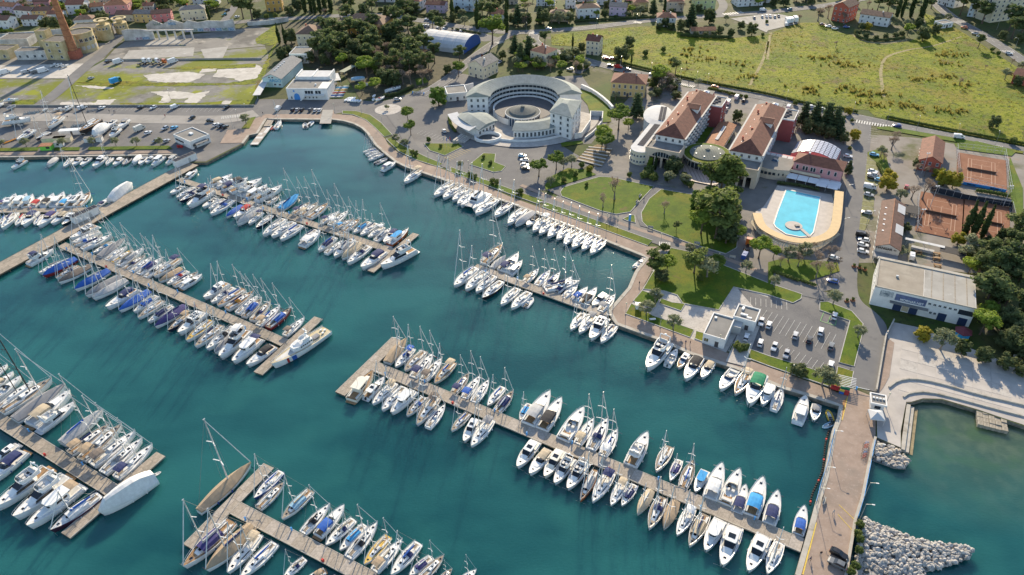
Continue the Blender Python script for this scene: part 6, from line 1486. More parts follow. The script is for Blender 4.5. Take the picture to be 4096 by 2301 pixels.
    q, w = ruin('gabled ruined wall between the two white walls', '0:1480,300 0:1860,292', 7, [(0, .5), (.22, 1), (.45, .55), (.7, 1), (1, .6)])
    for i, m in enumerate(('green', 'blue')): obj('graffiti', MB().box((w*(.3+.4*i), -.03, 3), (w*.2, .06, 2)), gp[m], q)
    p = MX('0:1610,400 0:1945,395'); dd = p[1]-p[0]; q = thing('colonnade', 'row of bare concrete columns carrying a beam on factory floor', 'colonnade', tuple(p[0]), atan2(dd.y, dd.x))
    for i in range(5): obj('column', MB().box((dd.length*i/4, 0, 0), (1, 1, 6.2)), oldw, q)
    obj('beam', MB().box((dd.length/2-4, 0, 6.2), (dd.length+12, 1.2, .7)), oldw, q)
    w2 = wall_line('graffiti wall along main street at the wood', '1:-80,262 1:130,250 1:330,215', 3.2, .4, oldw, k=0); wall_line('long weathered retaining wall behind the works', '0:-60,420 0:640,360', 5, .5, oldw, k=0)
    for i, m in enumerate(('blue', 'blue', 'green', 'blue', 'pink')): p = W(1, 0+65*i, 255-12*i); obj('graffiti', MB().box((0, -.3, .3), (9, .1, 2.2)), gp[m], w2, (p.x-w2.location.x, p.y-w2.location.y, 0), .12)
works()
wall_line('low concrete wall between factory floor and gravel lot', '0:1060,612 0:2576,600 1:60,600', 1.2, .4, m_conc, k=0)
wall_line('low wall along the gravel lot and boatyard', '0:-60,1072 0:2560,1072', 1.0, .3, m_conc, k=0)
# --- right-hand buildings
def mornar():
    an = radians(-26.8); t = thing('warehouse', 'long flat-roofed white warehouse with MORNAR.NET banner', 'building', (125.8, 198.2, 0), an); w, d, h = 31, 19, 7.6
    obj('wall', MB().box((w/2, d/2, 0), (w, d, h)), wm('white'), t)
    obj('roof', MB().box((7.5, d/2, h), (15, d-.6, .12)), layered('beige_felt', ((.28, .245, .2), (.36, .32, .265), .2), [((.22, .2, .17), .1, .55, .7, 1)], bump=.1), t); r2 = obj('roof', MB().box((23, d/2, h), (15.6, d-.6, .1)), m_conc, t)
    for i in range(4): obj('roof_joint', MB().box((17.5+3.6*i, d/2, h+.1), (.3, d-.8, .06)), m_slab2, r2)
    for (cx_, cy_, a, b) in ((w/2, .2, w, .4), (w/2, d+.3, w+1, 1.4), (.2, d/2, .4, d)): obj('parapet', MB().box((cx_, cy_, h-.1), (a, b, .5)), m_cop, t)
    obj('vent', MB().box((6.5, 9, h+.12), (.8, .6, .7)), m_alu, t)
    b = obj('banner', MB().box((11.8, -.08, 4.2), (9.6, .1, 2.6)), mat('banner_blue', (.1, .13, .24), .6, var=.3, scale=.6), t); lettering(b, 'MORNAR.NET', 12.3, -.16, 4.5, 1.15, m_gel)
    obj('poster', MB().box((4.2, -.08, 4.6), (4.2, .08, 2.4)), mat('poster_print', (.2, .35, .45), .6, var=.7, scale=.8, col2=(.7, .7, .7)), t)
    obj('canopy', MB().box((11.8, -.8, 3.5), (12, 1.6, .15)), m_flat, t)
    for x, wd in ((8.6, 2.6), (13.6, 2.6), (22.4, 2.6), (28.6, 2.6)): obj('door', MB().box((x, -.05, 0), (wd, .12, 3.0)), mat('door_navy', (.02, .04, .1), .5), t)
    obj('yellow_panel', MB().box((11.1, -.05, .4), (2, .1, 2.2)), FAB and fab('beige'), t)
    for i in range(6): window(t, 17.6+1.55*i, -.03, 5.3, 0, 1.0, .9)
    for i in range(2): window(t, 18.8+1.3*i, -.03, 1.8, 0, .9, 1.0)
    obj('opening', MB().box((28.6, -.04, 4.3), (4.4, .1, 1.9)), m_pane, t); face_windows(t, 'l', w, d, 1, 4, 6, 1.2, 1.2, z0=4)
mornar()
def hangar():
    an = radians(-27); t = thing('hangar_bar', 'long brown-roofed bar with HANGAR lettering beside parking road', 'building', (138.8, 226.8, 0), an); w, d, h = 8.4, 37, 5.2
    base_body(t, w, d, h, 'gy', 2.0, wm('grey')); r = obj('roof', roof_mb('gy', w, d, h+.02, 2.0, .35), rm('dark'), t); obj('ridge', MB().box((w/2, d/2, h+2.2), (.3, d+.7, .12)), rm('orange'), r)
    for y in (11, 16, 20, 24.5, 30): obj('skylight', MB().box((1.9, y, h+1.1), (1.5, .8, .12)), m_awn, r)
    for y in (15, 32): obj('white_roof_panel', MB().add([(w*.62, y-4, h+1.75), (w+.4, y-4, h+.45), (w+.4, y+3, h+.45), (w*.62, y+3, h+1.75)], [(0, 1, 2, 3)]), m_whiteroof, r)
    lettering(t, 'HANGAR', w*.36, -.12, 4.6, 1.35, m_black, bold=.04); lettering(t, 'bar', w*.82, -.12, 4.8, .8, m_black)
    obj('porch', MB().box((w/2, -2, 2.9), (w, 4, .15)), fab('grey'), t)
    for x in (.3, w-.3): obj('post', MB().box((x, -3.8, 0), (.2, .2, 2.9)), m_alu, t)
    obj('door', MB().box((w/2, -.05, 0), (3, .12, 2.4)), m_pane, t); face_windows(t, 'l', w, d, 1, 9, 5, 1.4, 1.6, z0=1.2)
    s = thing('bar_shelter', 'dark shade sail shelter right of the brown-roofed bar', 'shelter', tuple(W(13, 1320, 740))); obj('canopy', MB().box((4.5, 2, 2.6), (8, 7, .12), radians(-27)), fab('black'), s)
    for x, y in ((1.2, 1.5), (5.2, -1.5), (4, 6), (8, 3.4)): obj('post', MB().cyl((x, y, 0), .08, 2.6, 6), m_alu, s)
    s2 = thing('bar_stall', 'long white awning over an outdoor bar counter', 'stall', tuple(W(13, 1380, 1040)), radians(-30)); obj('awning', MB().box((6, 1.4, 2.9), (14, 1.6, .12)), m_whiteroof, s2); obj('counter', MB().box((6, 0, 0), (8, 1.6, 1.1)), fab('lgrey'), s2)
    for x in (0, 6, 12): obj('post', MB().cyl((x, 1.4, 0), .08, 2.9, 6), m_alu, s2)
    obj('dark_canopy', MB().box((16, .5, 2.6), (9, 4.5, .12)), fab('black'), s2)
hangar()
def twins():
    an = radians(-29); t = thing('service_building', 'pair of joined white flat-roofed cubes beside harbour car park', 'building', (62.6, 180.2, 0), an)
    obj('wall', MB().box((3.6, 6.2, 0), (7.2, 12.4, 3.7)), wm('white'), t); flat_roof(t, 7.2, 12.4, 3.7, m_flat, .5, wm('white'))
    obj('upper_wall', MB().box((10.2, 16.5, 0), (7.4, 7.6, 4.2)), wm('white'), t); flat_roof(t, 7.4, 7.6, 4.2, m_flat, .5, wm('white'), 6.5, 12.7)
    obj('link', MB().box((8.6, 11, 0), (3, 3.4, 3.2)), wm('grey'), t); obj('door', MB().box((4.7, -.05, 0), (1.2, .1, 2.3)), m_door, t); window(t, 1.2, -.03, 1.2, 0, 1.7, 1.4, pm=mat('olive_glass', (.12, .11, .04), .2)); obj('door', MB().box((11.4, 12.62, 0), (1.2, .1, 2.3)), m_door, t)
    for p in ((1.4, 10, .8, .8), (8.5, 18.5, .8, 1.6), (9.6, 15.2, 2.4, .7), (11.5, 14.2, 1.6, .6)): obj('roof_unit', MB().box((p[0], p[1], 4.2 if p[1] > 12.6 else 3.75), (p[2], p[3], .6)), m_gel, t)
    struct('service_paving', MB().sheet([(0, 0)]*3, 0) if False else MB().sheet([(68, 170.5), (79, 190), (84, 187.5), (73.5, 168)], .36), m_paver)
twins()
def yard_office():
    an = radians(-39); t = thing('yard_office', 'white flat-roofed harbour office on the boatyard', 'building', (-173.5, 350.5, 0), an); w, d, h = 15.5, 11, 4
    obj('wall', MB().box((w/2, d/2, 0), (w, d, h)), wm('white'), t); flat_roof(t, w, d, h, m_flat, .5, wm('white')); obj('roof_unit', MB().box((7, 6, h+.1), (2.4, 1.4, .7)), m_gel, t)
    obj('window', MB().box((4.8, -.04, 1.7), (7.5, .1, .9)), m_pane, t); face_windows(t, 'r', w, d, 1, 4, 4, 1.2, 1.5, z0=1.1); obj('door', MB().box((w+.04, 2, 0), (.1, 1.2, 2.2)), m_door, t)
    obj('canopy', MB().box((w+1.5, 5, 2.8), (3, 7, .15)), m_flat, t)
    for lab, s, a in (('white service container on the jetty root with dark roof panels', '10:1870,190', -50), ('white service container on the jetty beside left-edge pontoon', '10:870,745', -50)):
        p = MX(s)[0]; c = thing('service_container', lab, 'container', tuple(p), radians(53)); obj('wall', MB().box((0, 0, .02), (11.5, 3.2, 3.2)), wm('white'), c); obj('roof', MB().box((0, 0, 3.22), (11.5, 3.2, .1)), m_flat, c)
        for i in range(6): obj('roof_panel', MB().box((-4.6+1.85*i, 0, 3.32), (1.5, 2.4, .08)), m_pv, c)
        obj('door', MB().box((1.5, -1.63, .1), (1.2, .08, 2.2)), fab('lgrey'), c)
    g = thing('kiosk', 'bright green kiosk with brown roof on the boatyard quay', 'kiosk', tuple(W(10, 470, 68)), 0.05); obj('wall', MB().box((0, 1.5, 0), (5.6, 3.6, 2.4)), mat('lime_paint', (.2, .6, .08), .5), g); obj('roof', MB().box((0, 1.5, 2.4), (6.4, 4.4, .2)), rm('orange'), g); obj('window', MB().box((1.2, -.34, 1), (1.8, .08, 1)), m_pane, g)
    c = thing('site_cabin', 'white site cabin right of the green kiosk', 'cabin', tuple(W(10, 590, 40)), .05); obj('wall', MB().box((0, 1.5, 0), (4.5, 2.6, 2.6)), wm('white'), c); obj('roof', MB().box((0, 1.5, 2.6), (4.7, 2.8, .12)), m_flat, c); obj('window', MB().box((0, .17, 1.1), (1.2, .08, 1)), m_pane, c)
yard_office()
def mole_gate():
    t = thing('gatehouse', 'small white flat-roofed gatehouse at the mole entrance', 'kiosk', tuple(W(23, 1085, 1250)), radians(-20)); obj('wall', MB().box((0, 2, 0), (3.4, 4, 3)), wm('white'), t); flat_roof(t, 4.4, 4.6, 3.1, m_flat, .3, wm('white'), -2.2, -.3); obj('window', MB().box((0, -.04, 1.2), (1.6, .1, 1.1)), m_pane, t)
    for i in range(4): obj('roof_unit', MB().box((-1.3+.9*i, 2.2, 3.25), (.6, .5, .35)), m_gel, t)
    g = thing('gazebo', 'white pointed gazebo tent beside the gatehouse', 'tent', tuple(W(23, 1068, 1345)), radians(-12)); obj('canopy', MB().loft([[(-2, -2, 2.3), (2, -2, 2.3), (2, 2, 2.3), (-2, 2, 2.3)], [(-2, -2, 2.6), (2, -2, 2.6), (2, 2, 2.6), (-2, 2, 2.6)], [(-.05, -.05, 3.7), (.05, -.05, 3.7), (.05, .05, 3.7), (-.05, .05, 3.7)]], True), m_whiteroof, g)
    for x in (-1.9, 1.9):
        for y in (-1.9, 1.9): obj('leg', MB().cyl((x, y, 0), .06, 2.4, 6), m_alu, g)
    k = thing('beach_hut', 'hexagonal blue hut with maroon roof at the plaza edge', 'hut', tuple(W(23, 1945, 495))); hx = [(2.3*cos(pi*i/3), 2.3*sin(pi*i/3)) for i in range(6)]
    obj('wall', MB().prism(hx, .7, 2.3), mat('hut_blue', (.03, .35, .7), .5), k); obj('base', MB().prism([(x*1.02, y*1.02) for x, y in hx], 0, .7), mat('hut_yellow', (.6, .5, .05), .5), k); obj('roof', MB().loft([[(x*s_, y*s_, z) for x, y in hx] for s_, z in ((1.25, 2.3), (1.25, 2.4), (.02, 3.6))], True), mat('hut_maroon', (.16, .03, .04), .7), k)
    j = thing('stone_block_pier', 'square weathered stone jetty at the beach', 'jetty', tuple(W(23, 2240, 1340, -1.3)), radians(-24)); mstone = mat('jetty_stone', (.33, .29, .23), .9, var=.35, scale=1.2, bump=.4)
    for i in range(5):
        for q in range(5): obj('stone', slab_mesh(1.45, 1.6, 1.3), mstone, j, (-3.2+1.55*i, -3.4+1.7*q, random.uniform(-.25, 0)))
mole_gate()
# --- tennis courts
def court(label, s, w=18, d=35):
    p = MX(s)[0]; t = thing('tennis_court', label, 'tennis court', (p.x, p.y, 0), radians(-29)); obj('clay', MB().sheet([(-w/2, -d/2), (w/2, -d/2), (w/2, d/2), (-w/2, d/2)], .3), m_clay, t)
    ln = MB(); X, Y, x2, y2 = 5.485, 11.885, 4.115, 6.4
    for a, b in (((-X, -Y), (X, -Y)), ((-X, Y), (X, Y)), ((-X, -Y), (-X, Y)), ((X, -Y), (X, Y)), ((-x2, -Y), (-x2, Y)), ((x2, -Y), (x2, Y)), ((-x2, -y2), (x2, -y2)), ((-x2, y2), (x2, y2)), ((0, -y2), (0, y2))): ribbon(ln, [Vector((*a, 0)), Vector((*b, 0))], -.1, .1, .31)
    obj('court_lines', ln, mat('court_line', (.42, .26, .18), .8), t)
    obj('net', MB().box((0, 0, .3), (11.5, .05, .95)), mat('net_dark', (.12, .07, .05), .8), t)
    for x in (-6, 6): obj('net_post', MB().cyl((x, 0, .3), .08, 1.1, 6), m_alu, t)
    return t
ca = court('clay tennis court nearest the meadow, with blue banner', '13:2145,285', 20, 34)
cb = court('clay tennis court beside the bar, left one', '13:1735,720', 17, 36); cc = court('clay tennis court behind the cypresses, right one', '13:2190,800', 17, 36)
bn = obj('banner', MB().box((0, -17.0, .3), (19, .12, 1.3)), mat('banner_babolat', (.02, .22, .55), .6), ca)
for x in (-4, 5): lettering(bn, 'Babolat', x, -17.1, .6, 1.1, m_black)
fm = mat('fence_mesh_dark', (.1, .12, .1), .8)
def fence(label, s, h=3.0, m=None, step=3.0, board=None, name='fence'):
    p = MX(s); t = thing(name, label, 'fence', tuple(p[0])); a = p[0]; L = plen(p); k = 0
    while k <= L: q, an = at_len(p, k); q = q-a; obj('post', proto('fpost%.1f' % h, lambda: MB().cyl((0, 0, 0), .07, h, 5)), m or m_alu, t, q); k += step
    for z in (h*.5, h-.05): obj('rail', MB().path([(v-a)+Vector((0, 0, z)) for v in p], .045, 4), m or m_alu, t)
    if board: obj('screen', ribbon(MB(), [v-a for v in p], -.04, .04, .1, board[1]), board[0], t)
    return t
fence('tall mesh fence round the upper clay court', '13:1890,60 13:1915,330 13:1950,395 13:2390,500 13:2440,520 13:2370,110 13:1915,55', 3.2)
fence('dark screened fence along the lower clay courts', '13:1630,480 13:1960,560 13:2440,640 13:2500,900', 3, board=(mat('screen_navy', (.015, .025, .04), .8), 2.4))
fence('mesh fence at the left of the lower clay courts', '13:1500,560 13:1490,860 13:1540,900', 3); fence('low blue railing on the right edge of the mole', '33:1072,110 33:1040,280 33:960,680 33:900,880', 1.1, m_lightblue, 2.2); fence('low blue railing on the left edge of the mole', '33:665,0 33:600,320 33:530,520 33:480,720', 1.1, m_lightblue, 2.2)
# ================================================================== TREES
def leafm(name, c, c2, rough=.75):
    if name in MATS: return MATS[name]
    m = bpy.data.materials.new(name); m.use_nodes = True; n = m.node_tree.nodes; l = m.node_tree.links; b = n['Principled BSDF']; b.inputs['Roughness'].default_value = rough; b.inputs['Specular IOR Level'].default_value = .2
    tc = n.new('ShaderNodeTexCoord'); t = n.new('ShaderNodeTexNoise'); t.inputs['Scale'].default_value = 1.1; t.inputs['Detail'].default_value = 3; l.new(tc.outputs['Object'], t.inputs['Vector'])
    oi = n.new('ShaderNodeObjectInfo'); ad = n.new('ShaderNodeMath'); ad.operation = 'MULTIPLY_ADD'; ad.inputs[1].default_value = .35; l.new(oi.outputs['Random'], ad.inputs[0]); l.new(t.outputs['Fac'], ad.inputs[2])
    r = n.new('ShaderNodeValToRGB'); r.color_ramp.elements[0].position = .4; r.color_ramp.elements[1].position = .9; r.color_ramp.elements[0].color = (*c, 1); r.color_ramp.elements[1].color = (*c2, 1); l.new(ad.outputs[0], r.inputs[0]); l.new(r.outputs[0], b.inputs['Base Color'])
    tr = n.new('ShaderNodeBsdfTranslucent'); l.new(r.outputs[0], tr.inputs[0]); mx = n.new('ShaderNodeMixShader'); mx.inputs[0].default_value = .45; l.new(b.outputs[0], mx.inputs[1]); l.new(tr.outputs[0], mx.inputs[2]); l.new(mx.outputs[0], n['Material Output'].inputs[0])
    c = [q*1.75 for q in c]; c2 = [q*1.75 for q in c2]; r.color_ramp.elements[0].color = (*c, 1); r.color_ramp.elements[1].color = (*c2, 1)
    MATS[name] = m; return m
LM = {'sp': leafm('leaf_stone_pine', (.05, .085, .015), (.115, .155, .03)), 'pn': leafm('leaf_pine', (.044, .066, .026), (.1, .122, .045)), 'cy': leafm('leaf_cypress', (.022, .038, .014), (.045, .065, .02)), 'ev': leafm('leaf_evergreen', (.044, .064, .026), (.095, .108, .045)),
      'ol': leafm('leaf_olive', (.1, .115, .065), (.19, .2, .12)), 'ce': leafm('leaf_cedar', (.025, .045, .022), (.055, .08, .035)), 'bu': leafm('leaf_bush', (.05, .075, .02), (.11, .13, .035)), 'ye': leafm('leaf_yellow', (.13, .14, .015), (.24, .2, .03)), 'bk': leafm('twig_haze', (.13, .1, .08), (.2, .165, .135)), 'rd': leafm('reed_straw', (.12, .105, .025), (.2, .175, .05)), 'gp': leafm('leaf_garden_pine', (.055, .078, .02), (.12, .145, .04)), 'rb': leafm('leaf_round_pine', (.04, .075, .014), (.085, .13, .026)), 'lt': leafm('leaf_light', (.09, .14, .02), (.17, .21, .035))}
m_bark = mat('bark', (.13, .09, .065), .95, var=.3, scale=2); m_barkg = mat('bark_grey', (.2, .17, .145), .95, var=.25, scale=2)
def rsph():
    while True:
        v = Vector((random.uniform(-1, 1), random.uniform(-1, 1), random.uniform(-1, 1)))
        if .1 < v.length < 1: return v.normalized()
def leaf_quad(mb, p, nrm, s):
    a = nrm.orthogonal().normalized(); b = nrm.cross(a); an = random.uniform(0, 2*pi); u = (a*cos(an)+b*sin(an))*s; v = (b*cos(an)-a*sin(an))*s*random.uniform(.5, .9)
    mb.add([p-u-v, p+u-v*.6, p+u*.7+v, p-u*.8+v*.7], [(0, 1, 2, 3)])
def clump(mb, c, r, n, s, core=.72):
    c = Vector(c); r = Vector(r)
    if core: mb.blob(c, (r.x*core, r.y*core, r.z*core), 6, 4, .15)
    for _ in range(n):
        d = rsph(); k = random.uniform(.72, 1.12); p = c+Vector((d.x*r.x, d.y*r.y, d.z*r.z))*k
        leaf_quad(mb, p, (d+rsph()*.7).normalized(), s*random.uniform(.6, 1.3))
# crowns are built 10 m tall (trunk foot at 0)
def crown_pn(v):      # tall irregular pine, flat tiers high up
    mb = MB(); random.seed(100+v)
    for i in range(15):
        z = random.uniform(4.6, 9.3); rr = 2.6*(1-abs(z-7)/5.2); a = random.uniform(0, 2*pi); q = random.uniform(.2, 1)*rr; r = random.uniform(.75, 1.35)
        clump(mb, (q*cos(a), q*sin(a), z), (r, r, r*.62), 60, .3)
    return mb
def crown_sp(v):      # rounded stone pine
    mb = MB(); random.seed(200+v)
    clump(mb, (0, 0, 6.4), (2.6, 2.6, 2.4), 60, .3, .8)
    for i in range(20):
        a = 2.4*i; e = -0.25+1.2*((i*.37) % 1); r = random.uniform(.9, 1.35); clump(mb, (2.9*cos(a)*cos(e), 2.9*sin(a)*cos(e), 6.3+2.5*sin(e)), (r, r, r*.85), 46, .3)
    return mb
def crown_ev(v):      # dense dome from the ground up
    mb = MB(); random.seed(300+v); clump(mb, (0, 0, 5), (2.6, 2.6, 3.6), 60, .34, .85)
    for i in range(24):
        z = random.uniform(1.4, 8.8); rr = 3.0*sqrt(max(.05, 1-((z-4.6)/5)**2)); a = 2.4*i; r = random.uniform(.85, 1.4); clump(mb, (rr*cos(a)*.85, rr*sin(a)*.85, z), (r, r, r), 42, .34)
    return mb
def crown_cy(v):
    mb = MB(); random.seed(400+v)
    for i in range(26):
        z = .6+9.2*i/26; rr = 1.05*sin(pi*min(1, (z+1.2)/9.6)*.62+.5)**1.0*(1 if z < 6 else (10.2-z)/4.2); a = random.uniform(0, 6.28); clump(mb, (rr*.25*cos(a), rr*.25*sin(a), z), (max(.16, rr*.8), max(.16, rr*.8), .75), 34, .22, .85)
    return mb
def crown_ce(v):      # conical cedar with drooping tiers
    mb = MB(); random.seed(500+v)
    for i in range(9):
        z = 1.6+.92*i; rr = 3.0*(1-(i/9.8))
        for j in range(max(3, int(7-i*.5))): a = 2*pi*j/max(3, int(7-i*.5))+i*.7+random.uniform(-.3, .3); q = rr*random.uniform(.45, .75); r = .55+rr*.22; clump(mb, (q*cos(a), q*sin(a), z-.1*rr), (r, r, r*.5), 26, .26)
    clump(mb, (0, 0, 5), (.7, .7, 4.4), 30, .25, .9); return mb
def crown_ol(v):
    mb = MB(); random.seed(600+v)
    for i in range(15):
        a = 2.4*i; e = random.uniform(-.5, 1.3); q = random.uniform(2.2, 3.3); r = random.uniform(1.0, 1.6); clump(mb, (q*cos(a)*cos(e), q*sin(a)*cos(e), 6+2.6*sin(e)), (r, r, r*.9), 46, .33, .6)
    return mb
def crown_bu(v):
    mb = MB(); random.seed(700+v); clump(mb, (0, 0, 4.4), (3.6, 3.6, 4.2), 90, .7, .85)
    for i in range(12): a = 2.4*i; z = random.uniform(1.5, 8); r = random.uniform(1.4, 2.2); rr = 3.4*sqrt(max(.1, 1-((z-4)/5.5)**2)); clump(mb, (rr*cos(a)*.8, rr*sin(a)*.8, z), (r, r, r), 30, .6)
    return mb
def crown_br(v, wood):
    mb = MB(); random.seed(800+v)
    def grow(p, d, L, r, k):
        q = p+d*L; wood.tube(p, q, r, r*.6, 4 if k > 2 else 3)
        if k == 0:
            for _ in range(3): e = q+(d+rsph()*.8).normalized()*L*1.3; sd_ = rsph()*.045; wood.add([q-sd_, q+sd_, e], [(0, 1, 2)])
            return
        for i in range(3 if k > 1 else 4):
            nd = (d+rsph()*.62+Vector((0, 0, .12))).normalized(); grow(p+d*L*random.uniform(.6, 1), nd, L*random.uniform(.6, .8), r*.58, k-1)
    grow(Vector((0, 0, 0)), Vector((0, 0, 1)), 3.0, .24, 5)
    return wood
def trunk_mb(h, r, limbs):
    mb = MB(); mb.loft([[(r*k*cos(2*pi*i/7)+ox, r*k*sin(2*pi*i/7)+oy, z) for i in range(7)] for k, z, ox, oy in ((1.5, -.1, 0, 0), (1, .6, 0, 0), (.85, h*.5, .1, .06), (.55, h, .0, .1))], True, True, True)
    for i in range(limbs): a = 2.4*i; z = h*(.55+.4*i/max(1, limbs)); mb.tube((0, 0, z), (2.0*cos(a), 2.0*sin(a), z+1.6), r*.4, r*.12, 4)
    return mb
TREE = {}
for kd, fn, th, tr, nl, nv in (('pn', crown_pn, 8.0, .2, 6, 4), ('sp', crown_sp, 6.0, .24, 5, 3), ('ev', crown_ev, 4.0, .25, 3, 3), ('cy', crown_cy, 6.0, .16, 0, 2), ('ce', crown_ce, 8.5, .22, 0, 3), ('ol', crown_ol, 5.5, .3, 5, 3), ('bu', crown_bu, 4.0, .3, 2, 2)):
    TREE[kd] = [(fn(v).mesh('crown_'+kd), trunk_mb(th, tr, nl).mesh('trunk_'+kd)) for v in range(nv)]
TREE['br'] = []
for v in range(3): w_ = MB(); crown_br(v, w_); TREE['br'].append((w_.mesh('branches'), trunk_mb(2.6, .3, 0).mesh('trunk_br')))
random.seed(5)
TN = {'pn': ('pine_tree', 'tall dark pine', 'tree'), 'sp': ('stone_pine', 'rounded stone pine', 'tree'), 'ev': ('evergreen_tree', 'dense evergreen tree', 'tree'), 'cy': ('cypress_tree', 'slim dark cypress', 'tree'), 'ce': ('cedar_tree', 'dark conical cedar', 'tree'), 'ol': ('olive_tree', 'silvery olive tree', 'tree'), 'bu': ('shrub', 'rounded green shrub', 'shrub'), 'br': ('bare_tree', 'leafless brown tree', 'tree'), 'ye': ('yellow_tree', 'yellowish leafy tree', 'tree'), 'lt': ('light_pine', 'bright green rounded pine', 'tree'), 'gp': ('garden_pine', 'broad green garden pine', 'tree'), 'rb': ('ball_pine', 'big ball-shaped pine', 'tree')}
ALIAS = {'ye': 'ev', 'lt': 'sp', 'gp': 'pn', 'rb': 'ev'}
